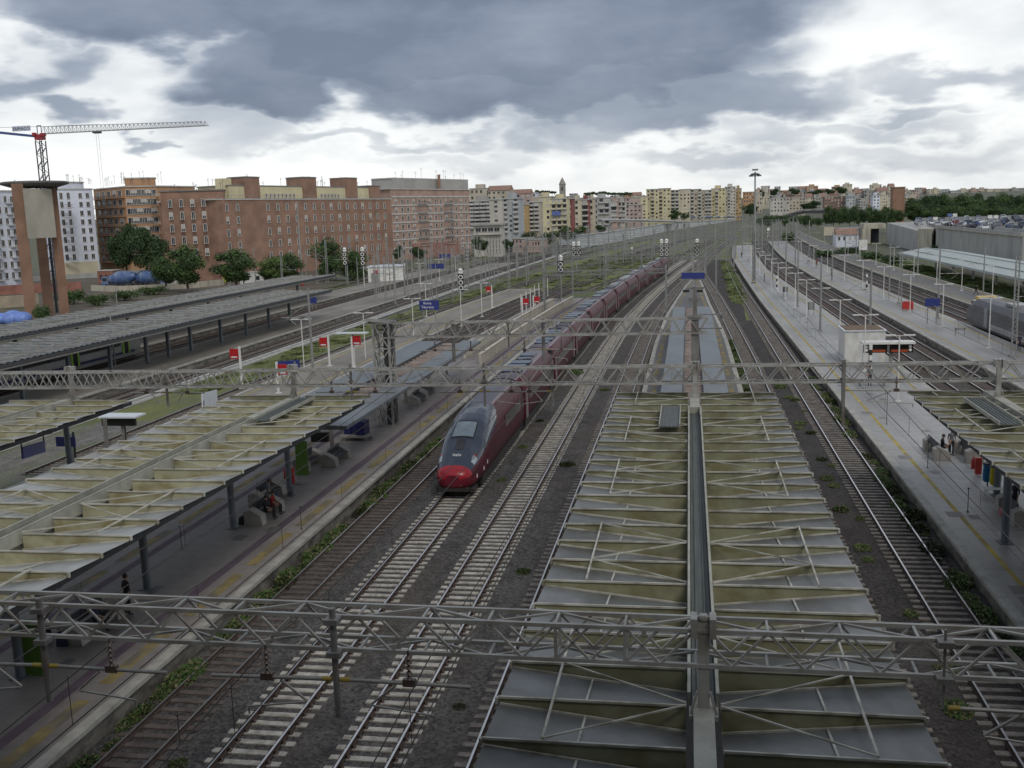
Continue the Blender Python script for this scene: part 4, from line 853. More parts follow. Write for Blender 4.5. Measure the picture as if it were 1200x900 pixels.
# grey regional train at the left, lime doors
mat('train_grey', (.30, .31, .32), .4, .2, var=.15, scale=.6); mat('lime', (.28, .52, .05), .4, var=.1); mat('train_blue', (.03, .03, .11), .3); mat('train_mid', (.12, .122, .13), .5, .1, var=.2, scale=.5); mat('train_lightgrey', (.33, .33, .34), .4, .1)
xD = -68.9
t = thing('regional_train', 'grey regional train with lime green doors under the corrugated canopy', 'train', (xD, 117, 0))
for k, (ya, yb) in enumerate(((58, 84), (84.6, 117))):
    mb = MB(); prof = [(-1.45, .4), (-1.5, 1.2), (-1.42, 2.9), (-1.1, 3.7), (-.4, 4.0), (.4, 4.0), (1.1, 3.7), (1.42, 2.9), (1.5, 1.2), (1.45, .4)]; n = 10
    vs = [(xD+x, ya, z) for x, z in prof]+[(xD+x*.98, yb, z) for x, z in prof]
    mb.add(vs, [(i, (i+1) % n, n+(i+1) % n, n+i) for i in range(n)]+[tuple(range(n))[::-1], tuple(range(n, 2*n))])
    c = mb.build('carriage', 'train_grey', t)
    w = MB(); w.box((xD+1.47, (ya+yb)/2, 2.25), (.04, yb-ya-9, .75)); w.build('window_band', 'train_window', c)
    w = MB(); w.box((xD+1.5, (ya+yb)/2, .95), (.03, yb-ya-3, .28)); w.build('stripe', 'train_blue', c)
    for yd in (ya+3.2, yb-14.0, yb-3.4) if k else (ya+5, yb-3):
        d = MB(); d.box((xD+1.52, yd, 1.95), (.04, .95, 2.2)); 
        for s in (-1, 1): d.box((xD+1.54, yd+s*.62, 1.95), (.04, .3, 2.3), 1)
        d.build('door', ['train_window', 'lime'], c)
    u = MB(); u.box((xD, (ya+yb)/2, .4), (2.3, yb-ya-2, .5)); u.build('underframe', 'train_under', c)
w = MB(); w.box((xD+1.53, 104.5, 3.0), (.03, 4.0, .8)); w.build('blue_panel', 'train_blue', t)
w = MB(); w.box((xD, 117.08, 2.6), (2.2, .1, 1.3)); w.box((xD+.9, 117.1, 1.6), (.5, .08, 2.2), 1); w.build('cab_end', ['train_window', 'train_lightgrey'], t)
# grey and yellow train at the right edge
mat('train_orange', (.55, .13, .02), .4); mat('train_yellow', (.62, .45, .12), .4); xR = 36.25
t = thing('regional_train', 'grey double-door train with a yellow-topped slanting cab at the right edge', 'train', (xR, 128, 0))
prof = [(-1.45, .5), (-1.5, 1.4), (-1.46, 3.0), (-1.15, 3.7), (-.5, 3.95), (.5, 3.95), (1.15, 3.7), (1.46, 3.0), (1.5, 1.4), (1.45, .5)]; n = 10
mb = MB(); TD = 5.2
rings = [(133.5, .82, .62, 1.9), (132.6, .95, .62, 2.6), (131, 1, .6, 3.4), (129.0, 1, .5, 3.95), (127.4, 1, .5, 3.95), (62, 1, .5, 3.95)]; vs = []
for y, w_, zb, zt in [(r_[0]+TD, *r_[1:]) for r_ in rings]: vs += [(xR+x*w_, y, zb+(z-.5)/3.45*(zt-zb)) for x, z in prof]
mb.add(vs, [(r*n+i, r*n+n+i, r*n+n+(i+1) % n, r*n+(i+1) % n) for r in range(5) for i in range(n)], 0); mb.add(vs[:n], (tuple(range(n)),), 0)
mb.build('body', 'train_mid', t)
mb = MB()
for y, w_, zb, zt in ((129.4, 1.5, 0, 3.9),): mb.box((xR-.0, 129.6+TD, 3.75), (2.2, 1.2, .55), 0)
mb.build('cab_roof', 'train_yellow', t)
w = MB(); w.box((xR-.1, 131.5+TD, 2.9), (1.9, 1.3, .9)); w.build('cab_window', 'train_window', t)
w = MB(); w.box((xR-1.5, 98, 2.35), (.05, 58, .85)); w.build('window_band', 'train_window', t); w = MB(); w.box((xR-1.52, 97, 1.1), (.05, 60, .6)); w.build('lower_stripe', 'train_lightgrey', t)
for y in (129, 109.5, 104.7, 90, 76): d = MB(); d.box((xR-1.53, y, 1.9), (.05, 1.5, 2.2)); d.build('door', 'train_orange' if y == 104.7 else 'train_grey', t)
w = MB(); w.box((xR, 95, .4), (2.3, 66, .5)); w.build('underframe', 'train_under', t)
for y in (122, 115, 105, 96): w = MB(); w.box((xR, y, 4.05), (1.8, 3.4, .3)); w.build('roof_unit', 'train_grey', t)
# ================================================================ signs and platform furniture
mat('sign_blue', (.03, .045, .20), .35, var=.08); mat('sign_red', (.42, .012, .015), .4, var=.08); mat('screen', (.012, .012, .014), .15); mat('amber', (.35, .06, .015), .5); mat('sign_white', (.62, .66, .70), .4, var=.06)
mat('bench_stone', (.30, .285, .26), .85, var=.2, scale=2); mat('seat_dark', (.04, .045, .055), .5); mat('box_blue', (.012, .015, .10), .45, var=.2, scale=2); mat('green_panel', (.10, .20, .03), .5, var=.1); mat('bag_blue', (.01, .11, .26), .35, var=.2, scale=4); mat('bag_yellow', (.40, .36, .02), .35, var=.2, scale=4); mat('bag_green', (.10, .32, .12), .35, var=.2, scale=4)
def redsign(lab, x, y, h, canopy=False, s=-1):
    t = thing('red_sign', lab, 'sign', (x, y, .5), 'red signs on white posts'); mb = MB(); mb.box((x, y, .5+h/2), (.17, .17, h)); mb.box((x, y, .54), (.5, .5, .08)); mb.build('post', 'white_paint', t)
    p = MB(); p.box((x+s*.55, y-.02, h-.2), (.85, .1, .95)); p.build('panel', 'sign_red', t); b = MB(); b.box((x+s*.55, y-.075, h-.5), (.6, .012, .13)); b.build('white_band', 'sign_white', t)
    if canopy: c = MB(); c.box((x, y+.2, h+.55), (3.4, 1.0, .12)); c.build('little_roof', 'sign_white', t); p = MB(); p.box((x, y+.25, .5+h/2), (.32, .2, h)); p.build('rear_post', 'white_paint', t)
for i, (px_, by, ty, c, s, lab) in enumerate(((386.5, 429, 393, False, -1, 'red sign on a slim white post, left of the sign with a small white roof'), (414, 431, 391, True, 1, 'red sign under a small white roof on its platform post'), (326.5, 461, 424, False, 1, 'red sign partly behind the second gantry next to a blue sign'), (577, 361, 334, False, -1, 'distant red sign on a white post at the grass edge'), (612.5, 372, 348, False, 1, 'red sign left of another red one by the row of white posts'), (625.5, 367, 346, False, 1, 'red sign, right one of the pair by the white posts'))):
    X, Y = G(px_, by, .5); h = AT(px_, ty, Y)[1]-.5; redsign(lab, X, Y, h, c, s)
X, Y = G(283, 432+30, .5)
X, Y = G(284, 455, .5); redsign('small red sign with a lamp arm left of the second gantry mast', X, Y, 4.0, False, -1)
def bluesign(lab, x, y, z, w, h, post=True, lines=(), rz=0, curved=False, size=.3):
    t = thing('station_sign', lab, 'sign', (x, y, .5), 'blue station signs', 0); 
    if post: mb = MB(); [mb.box((x+s*w*.3, y+.12, (z+.5)/2+.1), (.12, .12, z-.2)) for s in (-1, 1)]; mb.build('post', 'mast_grey', t)
    p = MB(); p.box((x, y, z), (w, .1, h), 0, rz); p.build('panel', 'sign_blue', t)
    for i, l in enumerate(lines): txt(l, size, 'white_letters', t, (-w*.08, -.07, z-.5+h*.2-i*h*.42), (R(90), 0, rz), 'lettering')
    return t
X, Y = G(504, 382, .5); zc = AT(504, 357.5, Y)[1]; bluesign('large blue rounded station sign with white lettering near the white rails', X, Y, zc, 2.9, 1.35, lines=('Roma', 'Tiburtina'), size=.5)
X, Y = G(339, 455, .5); bluesign('narrow blue sign beside the red one behind the second gantry', X, Y, AT(336, 427, Y)[1], 2.2, .7, rz=.5)
for lab, a, b, w in (('faraway blue sign in front of the pink block', (522, 318), (522, 300), 3.2), ('blue sign on two posts just right of the white cabin', (512, 338), (512, 312), 3.6), ('blue sign beside the masts left of the big blue sign', (368, 362), (366, 352), 1.2)):
    X, Y = G(*a, .4); z = AT(*b, Y)[1]; bluesign(lab, X, Y, z, w, 1.1)
X, Y = -39.0, 53.5
t = thing('hanging_sign', 'long dark blue sign hanging under the canopy at the left edge', 'sign', (-38, 46, 4), 'blue station signs')
x1_, z1_ = AT(26, 531, 47.0); x2_, z2_ = AT(52, 523, 50.5); mb = MB(); mb.bar((x1_, 47.0, z1_), (x2_, 50.5, z2_), .1, .62); mb.build('panel', 'sign_blue', t); mb = MB(); mb.bar((x1_, 47, z1_), (x1_, 47, 5.3), .05); mb.bar((x2_, 50.5, z2_), (x2_, 50.5, 5.3), .05); mb.build('hanger', 'steel_dark', t)
X, Y = G(77, 545, .5); x_, z_ = AT(77, 517.5, 57); t = thing('hanging_sign', 'short dark blue sign beside the grey post left of the display', 'sign', (x_, 57, .5), 'blue station signs'); mb = MB(); mb.box((x_, 57, z_), (1.3, .1, .62)); mb.build('panel', 'sign_blue', t); mb = MB(); mb.box((x_+.5, 57.1, z_/2+.6), (.1, .1, z_)); mb.build('post', 'steel_dark', t)
# posts at the edge of platform B
for i, (px_, by, ty) in enumerate(((86, 545, 508), (126, 527, 490), (146, 518, 492))):
    X, Y = G(px_, by, .5); z = AT(px_, ty, Y)[1]; mb = MB(); mb.box((X, Y, (z+.5)/2), (.2, .22, z-.5)); tag(mb.build('steel_post', 'steel_grey'), 'stubby grey steel post on the edge of the beige platform, %s from the left' % od(i), 'post', 'stubby steel posts')
X, Y = G(146, 518, .5); zt = AT(145, 487, Y)[1]; t = thing('departure_display', 'small departure display with a pale flat roof on the beige platform', 'display', (X, Y, .5), 'departure displays')
mb = MB(); mb.box((X, Y, zt), (2.9, 1.5, .12)); mb.build('roof', 'sign_white', t); mb = MB(); mb.box((X-.1, Y-.3, zt-.4), (2.6, .25, .55)); mb.build('screen', 'screen', t); mb = MB(); mb.box((X, Y+.1, zt/2), (.2, .2, zt-.6)); mb.build('post', 'steel_grey', t)
# white info board beside the canopy
X, Y = G(245, 476, .5); x1_, z1_ = AT(237, 470, 70); t = thing('info_board', 'small white information board leaning over the rail beside the left canopy', 'sign', (x1_, 70, .5)); x2_, z2_ = AT(254, 465, 73.5)
mb = MB(); mb.bar((x1_, 70, z1_), (x2_, 73.5, z2_), .1, 1.1); mb.build('panel', 'sign_white', t); mb = MB(); mb.box((x1_, 70.1, z1_/2), (.12, .12, z1_)); mb.box((x2_, 73.4, z2_/2), (.12, .12, z2_)); mb.build('post', 'steel_dark', t)
# departure display + cabin on platform R
X = 17.9; Y = 99.5; zt = AT(1035, 403, Y)[1]
t = thing('departure_display', 'wide double departure display with white flat roof and dark screens', 'display', (X, Y, .5), 'departure displays'); X = AT(1040, 408, Y)[0]
mb = MB(); mb.box((X, Y, zt+.15), (4.7, 1.5, .2)); mb.build('roof', 'white_paint', t); mb = MB(); mb.box((X+.35, Y+.1, (zt+.5)/2), (.32, .25, zt)); mb.build('post', 'mast_grey', t)
for s in (-1, 1):
    p = MB(); p.box((X+s*1.15, Y-.25, zt-.38), (2.1, .3, .8)); o = p.build('screen', 'screen', t); q = MB(); q.box((X+s*1.0, Y-.41, zt-.6), (1.5, .02, .22)); q.build('amber_text_line', 'amber', o)
    q = MB(); q.tube((X+s*1.95, Y-.4, zt-.2), (X+s*1.95, Y-.45, zt-.2), .14, n=12); q.tube((X+s*1.95, Y-.4, zt-.52), (X+s*1.95, Y-.45, zt-.52), .14, n=12); q.build('clock_disc', 'lens_ring', o)
t = thing('white_cabin', 'white box cabin with a rusty flat roof next to the double display', 'cabin', (15.8, 104.5, .5)); xc0 = AT(990, 410, 103)[0]; 
mb = MB(); mb.box((xc0+1.9, 105.3, 2.05), (3.8, 4.2, 3.1)); mb.build('walls', 'white_paint', t); mat('rust_roof', (.16, .11, .07), .9, var=.4, scale=1.5)
mb = MB(); mb.box((xc0+1.9, 105.3, 3.64), (4.0, 4.4, .12)); mb.build('roof_rim', 'sign_white', t); mb = MB(); mb.box((xc0+1.9, 105.3, 3.72), (3.6, 4.0, .05)); mb.build('roof_top', 'rust_roof', t)
d = MB(); d.box((xc0+1.75, 103.17, 1.95), (.06, .05, 2.9)); d.box((xc0+2.7, 103.18, 1.6), (.9, .04, 2.1)); d.build('door', 'sign_white', t)
# black and white striped post by display
def striped(lab, x, y, z0, z1):
    t = thing('striped_post', lab, 'post', (x, y, z0), 'black and white posts'); n = 5
    for i in range(n): mb = MB(); mb.tube((x, y, z0+(z1-z0)*i/n), (x, y, z0+(z1-z0)*(i+1)/n), .16, n=10); mb.build('band', 'black' if i % 2 else 'white_paint', t)
striped('black and white striped post just in front of the white cabin', AT(1020, 420, 98)[0], 98, .5, 3.0)
for lab, a, b in (('black and white striped post with red foot on the platform beyond two tracks', (1015.5, 341), (1015.5, 321)), ('black and white striped post on the pale stone platform, far up', (910.5, 340), (910.5, 323))):
    X, Y = G(*a, .5); striped(lab, X, Y, .5, AT(*b, Y)[1])
X, Y = G(1063.5, 362, .5); mb = MB(); mb.box((X, Y, 1.0), (1.5, .5, 1.0)); mb.box((X, Y, 1.55), (1.1, .35, .12)); tag(mb.build('red_barrier', 'red_paint'), 'small red barrier at the foot of a double mast, second platform from the right', 'barrier')
for lab, a in (('blue sign on two legs on the second platform from the right', (1092, 379)),):
    X, Y = G(*a, .5); bluesign(lab, X, Y, 3.2, 1.8, 1.0)
X, Y = G(807, 338, .5)
t = thing('station_sign', 'pair of blue signs hung beneath a portal, above the tip of the central platform', 'sign', (1.6, 173, .5), 'blue station signs')
for px_ in (805.5, 819): x, z = AT(px_, 323, 173); mb = MB(); mb.box((x, 173, z), (1.9, .12, 1.0)); mb.build('panel', 'sign_blue', t)
x, z = AT(812, 323, 173); mb = MB(); mb.box((x, 173.1, (z+1.5)/2), (.3, .25, z+1.5)); mb.box((x, 173.1, z+.6), (4.4, .12, .12)); mb.box((x, 173.1, z-.6), (4.4, .12, .12)); mb.box((x, 173.1, z+2.2), (.4, .3, 2)); mb.build('frame', 'mast_grey', t)
for px_ in (804, 820): x, z = AT(px_, 341, 150); mb = MB(); mb.box((x, 150, z), (.9, .5, .35)); tag(mb.build('monitor', 'sig_black'), 'black monitor hanging on the %s side over the central platform tip' % ('left' if px_ < 810 else 'right'), 'monitor', 'hanging monitors')
def flatsign(lab, px_, by, ty, w, h, m='mast_grey', col=None):
    X, Y = G(px_, by, .5); z = AT(px_, ty, Y)[1]; t = thing('notice_board', lab, 'sign', (X, Y, .5), 'notice boards'); mb = MB(); [mb.box((X+s*w*.4, Y, (z+.5)/2), (.08, .08, z-.5)) for s in (-1, 1)]; mb.build('leg', m, t); p = MB(); p.box((X, Y, z-h/2), (w, .08, h)); p.build('panel', col or m, t)
flatsign('grey notice board on two legs, left part of the pale stone platform', 950.5, 369, 354, .9, 1.1); flatsign('low grey stand on the second platform from the right', 1125, 393, 384, 1.2, .3)
flatsign('dark board on legs on the pale stone platform, before the masts', 920, 348, 336, .8, .9, 'mast_dark')
# benches on platform A and R
def bench(lab, x, y, s=1):
    t = thing('bench', lab, 'bench', (x, y, .5), 'stone-ended benches')
    for e in (-1, 1): mb = MB(); mb.add([(x-.5, y+e*1.25-.3, .5), (x+.5, y+e*1.25-.3, .5), (x+.42, y+e*1.25-.3, 1.0), (x-.2, y+e*1.25-.3, 1.35), (x-.5, y+e*1.25-.3, 1.2), (x-.5, y+e*1.25+.3, .5), (x+.5, y+e*1.25+.3, .5), (x+.42, y+e*1.25+.3, 1.0), (x-.2, y+e*1.25+.3, 1.35), (x-.5, y+e*1.25+.3, 1.2)], ((0, 1, 2, 3, 4), (9, 8, 7, 6, 5), (0, 5, 6, 1), (1, 6, 7, 2), (2, 7, 8, 3), (3, 8, 9, 4), (4, 9, 5, 0))); mb.build('end_block', 'bench_stone', t)
    mb = MB(); mb.box((x+.1, y, .95), (.5, 2.0, .07)); mb.build('seat', 'seat_dark', t); mb = MB(); mb.box((x-.2, y, 1.3), (.06, 2.0, .45)); mb.build('backrest', 'seat_dark', t)
bench('stone-ended bench with two seated people by the second column', -22.2, 49.4); bench('dark double bench just behind the bench with seated people', -23.4, 52.6)
bench('stone-ended bench beyond the green panel, left one', -23.9, 60.4); bench('stone-ended bench beyond the green panel, right one', -22.5, 61.6); bench('stone-ended bench near the pylon of the signal gantry', -22.6, 82.5); bench('stone-ended bench next to the far grey posts', -22.8, 86)
bench('stone-ended bench at the tip of the right canopy, left one', 14.9, 64.6); bench('stone-ended bench at the tip of the right canopy, right one', 16.6, 64.0); bench('stone-ended bench beside the white bench near the right column', 15.6, 51.5); bench('bench half hidden by the nearest gantry, dark left platform', -22.9, 34.4)
X, Y = G(355, 556, .5); mb = MB(); mb.box((X, Y, 1.55), (.75, .12, 2.1)); mb.box((X, Y, .53), (.8, .35, .06)); tag(mb.build('green_panel', 'green_panel'), 'upright plain green panel on the dark left platform', 'panel', 'green panels')
X, Y = -23.4, 29.7; X, Y = G(36, 792, .5); mb = MB(); mb.box((X+.05, Y+.2, 1.5), (.8, .12, 2.0)); mb.box((X+.05, Y+.2, .53), (.85, .35, .06)); tag(mb.build('green_panel', 'green_panel'), 'green and black panel leaning by the nearest blue column, bottom left', 'panel', 'green panels')
t = thing('luggage_cart', 'dark blue stack of crates on a pale flat cart between the posts', 'cart', (-23.4, 68.3, .5)); X, Y = -23.3, 68.3
mb = MB(); mb.box((X, Y, .82), (2.0, 1.6, .14)); [mb.tube((X+a*.75, Y+b*.6-.05, .64), (X+a*.75, Y+b*.6+.05, .64), .12, n=8) for a in (-1, 1) for b in (-1, 1)]; mb.build('platform', 'bench_stone', t)
for i, (a, b, w, d, h) in enumerate(((-.6, .2, .55, 1.0, 1.9), (-.02, .2, .5, 1.0, 1.75), (.45, .0, .55, 1.2, .95))): mb = MB(); mb.box((X+a, Y+b, .9+h/2), (w, d, h)); mb.box((X+a, Y+b-d/2-.02, .9+h*.6), (w*.5, .03, .05)); mb.build('crate', 'box_blue', t)
X, Y = G(335, 517, 3.2); 
t = thing('departure_monitor', 'black monitor hanging under the edge of the left canopy', 'monitor', (-23.4, 60, 2.2)); x, z = AT(375, 512, 59.6); mb = MB(); mb.box((x, 59.6, z), (1.1, .3, .6)); mb.build('housing', 'sig_black', t); mb = MB(); mb.box((x, 59.6, z+.6), (.1, .1, .5)); mb.build('hanger', 'steel_dark', t)
# coloured bags, extinguisher, white bench on R
for i, (px_, by, m, lab, r) in enumerate(((1156, 572, 'bag_blue', 'bright blue bin bag hanging in the row of recycling bags', .23), (1163.5, 576, 'bag_yellow', 'yellow bin bag hanging between the blue and the green one', .2), (1169, 572, 'bag_green', 'pale green bin bag hanging at the right of the row', .2))):
    X, Y = G(px_, by, .5); t = thing('recycling_bag', lab, 'bin bag', (X, Y, .5), 'recycling bags'); mb = MB(); mb.lathe([(r*.5, .35), (r*.95, .45), (r, .8), (r*.85, 1.2), (r*1.0, 1.35)], (X, Y, .5), 12); mb.build('bag', m, t); mb = MB(); mb.tube((X+.1, Y+.22, .5), (X+.1, Y+.22, 1.9), .04, n=6); mb.lathe([(r*1.05, 1.33), (r*1.05, 1.4)], (X, Y, .5), 12); mb.build('stand', 'steel_dark', t)
for px_, by, lab in ((1146, 557, 'red fire extinguisher stand near the coloured bin bags, pale stone platform'), (342, 568, 'red fire extinguisher stand beside the blue column on the dark left platform')):
    X, Y = G(px_, by, .5); t = thing('fire_extinguisher', lab, 'extinguisher', (X, Y, .5), 'fire extinguishers'); mb = MB(); mb.box((X, Y, 1.05), (.32, .25, .95)); mb.build('cabinet', 'red_paint', t); mb = MB(); mb.lathe([(.11, 0), (.12, .05), (.12, .5), (.04, .62)], (X-.3, Y-.1, .9), 10); mb.tube((X-.3, Y-.1, 1.5), (X-.3, Y-.1, 1.62), .03, n=6); mb.build('cylinder', 'red_paint', t)
X, Y = G(1170, 582, .5); t = thing('white_bench', 'white slatted bench in front of the right column and bin bags', 'bench', (X, Y, .5)); mb = MB(); [mb.box((X, Y+i*.16-.24, .95), (1.5, .1, .05)) for i in range(4)]; mb.build('seat', 'white_paint', t)
for a in (-1, 1): mb = MB(); mb.tube((X+a*.65, Y-.2, .5), (X+a*.65, Y-.2, .93), .035, n=6); mb.tube((X+a*.65, Y+.2, .5), (X+a*.65, Y+.2, .93), .035, n=6); mb.build('leg', 'white_paint', t)
t = thing('stair_parapet', 'pale concrete parapet of the stairwell at the right edge', 'parapet', (14.6, 44, .5)); mb = MB(); mb.box((14.35, 38.5, 1.1), (.22, 14.0, 1.2)); mb.box((14.35, 38.5, 1.72), (.3, 14.1, .06)); mb.build('side_wall', 'bench_stone', t); mb = MB(); mb.box((17.4, 38.5, 1.1), (.22, 14, 1.2)); mb.build('side_wall', 'bench_stone', t)
# small lamp stalks on platforms
i = 0
for (px_, by, ty, where) in ((213, 643, 617, 'dark left platform behind the first column'), (353.5, 620, 594, 'dark left platform near the edge'), (211, 872, 838, 'dark left platform at the bottom left'), (1087, 548, 510, 'pale stone platform before the right canopy'), (1134, 600, 572, 'pale stone platform by the white bench'), (1039, 497, 460, 'pale stone platform beneath the cantilever')):
    X, Y = G(px_, by, .5); z = AT(px_, ty, Y)[1]; t = thing('thin_post', 'thin dark post standing on the '+where, 'post', (X, Y, .5), 'thin dark posts'); mb = MB(); mb.tube((X, Y, .5), (X, Y, z), .02, n=6); mb.build('shaft', 'steel_dark', t); mb = MB(); mb.box((X, Y, z), (.12, .06, .05)); mb.lathe([(.08, 0), (.06, .03)], (X, Y, .5), 8); mb.build('cap', 'steel_dark', t)
# ================================================================ people
mat('skin_tone', (.42, .26, .19), .6, var=.05); mat('hair_dark', (.03, .02, .016), .7, var=.2, scale=8)
for n_, c_ in (('cloth_black', (.018, .018, .022)), ('cloth_navy', (.02, .025, .06)), ('cloth_red', (.28, .02, .02)), ('cloth_white', (.62, .63, .65)), ('cloth_grey', (.13, .13, .14)), ('cloth_denim', (.05, .07, .13)), ('cloth_pink', (.45, .12, .16)), ('shoe', (.03, .028, .026)), ('cloth_blue', (.04, .13, .32))): mat(n_, c_, .85, var=.12, scale=5)
def person_mesh(pose):
    """joints per pose -> one skinned body; hands with five fingers"""
    J = {}
    if pose == 'stand':
        J = dict(pel=(0, 0, .95), ch=(0, 0, 1.28), nk=(0, 0, 1.48), hd=(0, -.02, 1.60), ht=(0, -.01, 1.72), kL=(.10, -.02, .50), aL=(.11, .02, .08), tL=(.12, -.14, .04), kR=(-.10, -.02, .50), aR=(-.11, .02, .08), tR=(-.12, -.14, .04), hL=(.10, 0, .90), hR=(-.10, 0, .90), sL=(.19, 0, 1.42), eL=(.24, .02, 1.14), wL=(.25, -.08, .90), sR=(-.19, 0, 1.42), eR=(-.24, .02, 1.14), wR=(-.25, -.08, .90))
    elif pose == 'walk':
        J = dict(pel=(0, 0, .94), ch=(0, -.03, 1.27), nk=(0, -.04, 1.47), hd=(0, -.08, 1.59), ht=(0, -.07, 1.71), kL=(.10, -.20, .52), aL=(.11, -.32, .10), tL=(.12, -.46, .08), kR=(-.10, .10, .50), aR=(-.11, .38, .16), tR=(-.12, .30, .05), hL=(.10, 0, .89), hR=(-.10, 0, .89), sL=(.19, -.03, 1.41), eL=(.24, .16, 1.16), wL=(.24, .10, .93), sR=(-.19, -.03, 1.41), eR=(-.24, -.12, 1.15), wR=(-.22, -.32, 1.02))
    else:
        J = dict(pel=(0, 0, .50), ch=(0, -.02, .84), nk=(0, -.04, 1.04), hd=(0, -.09, 1.16), ht=(0, -.09, 1.28), kL=(.12, -.45, .50), aL=(.13, -.44, .08), tL=(.14, -.60, .04), kR=(-.12, -.45, .50), aR=(-.13, -.44, .08), tR=(-.14, -.60, .04), hL=(.10, -.04, .49), hR=(-.10, -.04, .49), sL=(.19, -.03, .98), eL=(.23, -.06, .72), wL=(.13, -.28, .62), sR=(-.19, -.03, .98), eR=(-.23, -.06, .72), wR=(-.13, -.28, .62))
    ks = list(J); V = [Vector(J[k]) for k in ks]; ix = {k: i for i, k in enumerate(ks)}
    E_ = [('pel', 'ch'), ('ch', 'nk'), ('nk', 'hd'), ('hd', 'ht'), ('pel', 'hL'), ('hL', 'kL'), ('kL', 'aL'), ('aL', 'tL'), ('pel', 'hR'), ('hR', 'kR'), ('kR', 'aR'), ('aR', 'tR'), ('ch', 'sL'), ('sL', 'eL'), ('eL', 'wL'), ('ch', 'sR'), ('sR', 'eR'), ('eR', 'wR')]
    E_ = [(ix[a], ix[b]) for a, b in E_]
    rad = dict(pel=.145, ch=.155, nk=.058, hd=.095, ht=.07, kL=.062, kR=.062, aL=.042, aR=.042, tL=.036, tR=.036, hL=.095, hR=.095, sL=.062, sR=.062, eL=.042, eR=.042, wL=.028, wR=.028)
    Rr = [rad[k] for k in ks]
    for s, w, e in ((1, 'wL', 'eL'), (-1, 'wR', 'eR')):
        d = (V[ix[w]]-V[ix[e]]).normalized(); palm = V[ix[w]]+d*.07; V.append(palm); Rr.append(.03); pi_ = len(V)-1; E_.append((ix[w], pi_)); side = d.cross(Vector((0, 0, 1))) if abs(d.z) < .9 else Vector((0, 1, 0)); side.normalize()
        for f in range(4):
            a = palm+d*.035+side*(f-1.5)*.02; b = a+d*(.05 if f in (0, 3) else .06)+Vector((0, -.012, 0)); V += [a, b]; Rr += [.009, .008]; E_ += [(pi_, len(V)-2), (len(V)-2, len(V)-1)]
        a = palm+side*.04-d*.01; V.append(a); Rr.append(.01); E_.append((pi_, len(V)-1))
    me = bpy.data.meshes.new('pm'); me.from_pydata([tuple(v) for v in V], E_, []); ob = bpy.data.objects.new('pm', me); COL.objects.link(ob)
    sk = ob.modifiers.new('s', 'SKIN'); 
    for i, r in enumerate(Rr): me.skin_vertices[0].data[i].radius = (r, r*(.72 if i in (ix['ch'], ix['pel']) else 1))
    me.skin_vertices[0].data[0].use_root = True
    ss = ob.modifiers.new('u', 'SUBSURF'); ss.levels = 1; ss.render_levels = 1
    dg = bpy.context.evaluated_depsgraph_get(); m2 = bpy.data.meshes.new_from_object(ob.evaluated_get(dg)); bpy.data.objects.remove(ob)
    return m2, J
PM = {p: person_mesh(p) for p in ('stand', 'walk', 'sit')}
def person(lab, x, y, z, rz, pose, top, legs, bag=None, sc=1.0, hair='hair_dark'):
    m, J = PM[pose]; m = m.copy(); m.name = 'person'; m.materials.clear()
    for q in (top, legs, 'skin_tone', 'shoe'): m.materials.append(MT[q])
    zn = J['nk'][2]; zp = J['pel'][2]
    for f in m.polygons:
        c = f.center; hip = c.z < zp+.02 if pose != 'sit' else (c.z < zp+.08 and (c.y < -.12 or c.z < zp-.0))
        if c.z > zn+.02: k = 2
        elif abs(c.x) > .17 and (Vector(J['wL'])-c).length < .17 or (Vector(J['wR'])-c).length < .17: k = 2
        elif c.z < .09: k = 3
        elif hip and not (abs(c.x) > .19 and pose != 'sit'): k = 1
        else: k = 0
        f.material_index = k; f.use_smooth = True
    o = bpy.data.objects.new('person', m); COL.objects.link(o); o.location = (x, y, z); o.rotation_euler.z = rz; o.scale = (sc,)*3
    tag(o, lab, 'person')
    h = Vector(J['hd']); hb = MB(); hb.ball((h.x, h.y+.02, h.z+.055), .108, 8, 0, 1.0); ho = hb.build('hair', hair, None); ho.parent = o
    f = MB()
    for s in (-1, 1): f.ball((s*.035, h.y-.092, h.z+.02), .012, 5, 0)
    f.ball((0, h.y-.105, h.z-.01), .016, 5, 1); f.box((0, h.y-.094, h.z-.05), (.05, .01, .01), 0)
    for s in (-1, 1): f.ball((s*.098, h.y, h.z+.0), .022, 5, 1)
    fo = f.build('face', ['hair_dark', 'skin_tone'], None); fo.parent = o
    return o
def bagobj(name, lab, x, y, z, m, d=(.45, .3, .4)):
    mb = MB(); a, b, c = d; mb.add([(x-a/2, y-b/2, z), (x+a/2, y-b/2, z), (x+a/2, y+b/2, z), (x-a/2, y+b/2, z), (x-a*.42, y-b*.4, z+c*.85), (x+a*.42, y-b*.4, z+c*.85), (x+a*.42, y+b*.4, z+c*.85), (x-a*.42, y+b*.4, z+c*.85), (x-a*.2, y, z+c), (x+a*.2, y, z+c)], ((3, 2, 1, 0), (0, 1, 5, 4), (1, 2, 6, 5), (2, 3, 7, 6), (3, 0, 4, 7), (4, 5, 9, 8), (6, 7, 8, 9), (5, 6, 9), (7, 4, 8)))
    mb.bar((x-a*.2, y, z+c), (x-a*.1, y, z+c+.12), .03); mb.bar((x-a*.1, y, z+c+.12), (x+a*.1, y, z+c+.12), .03); mb.bar((x+a*.1, y, z+c+.12), (x+a*.2, y, z+c), .03)
    return tag(mb.build(name, m), lab, 'bag')
person('person in a red jacket and dark trousers seated on the bench by the column', -22.0, 49.9, .52, R(95), 'sit', 'cloth_red', 'cloth_black')
person('person in black clothes with a dark coat seated left of the red jacket', -22.0, 49.0, .52, R(95), 'sit', 'cloth_black', 'cloth_black')
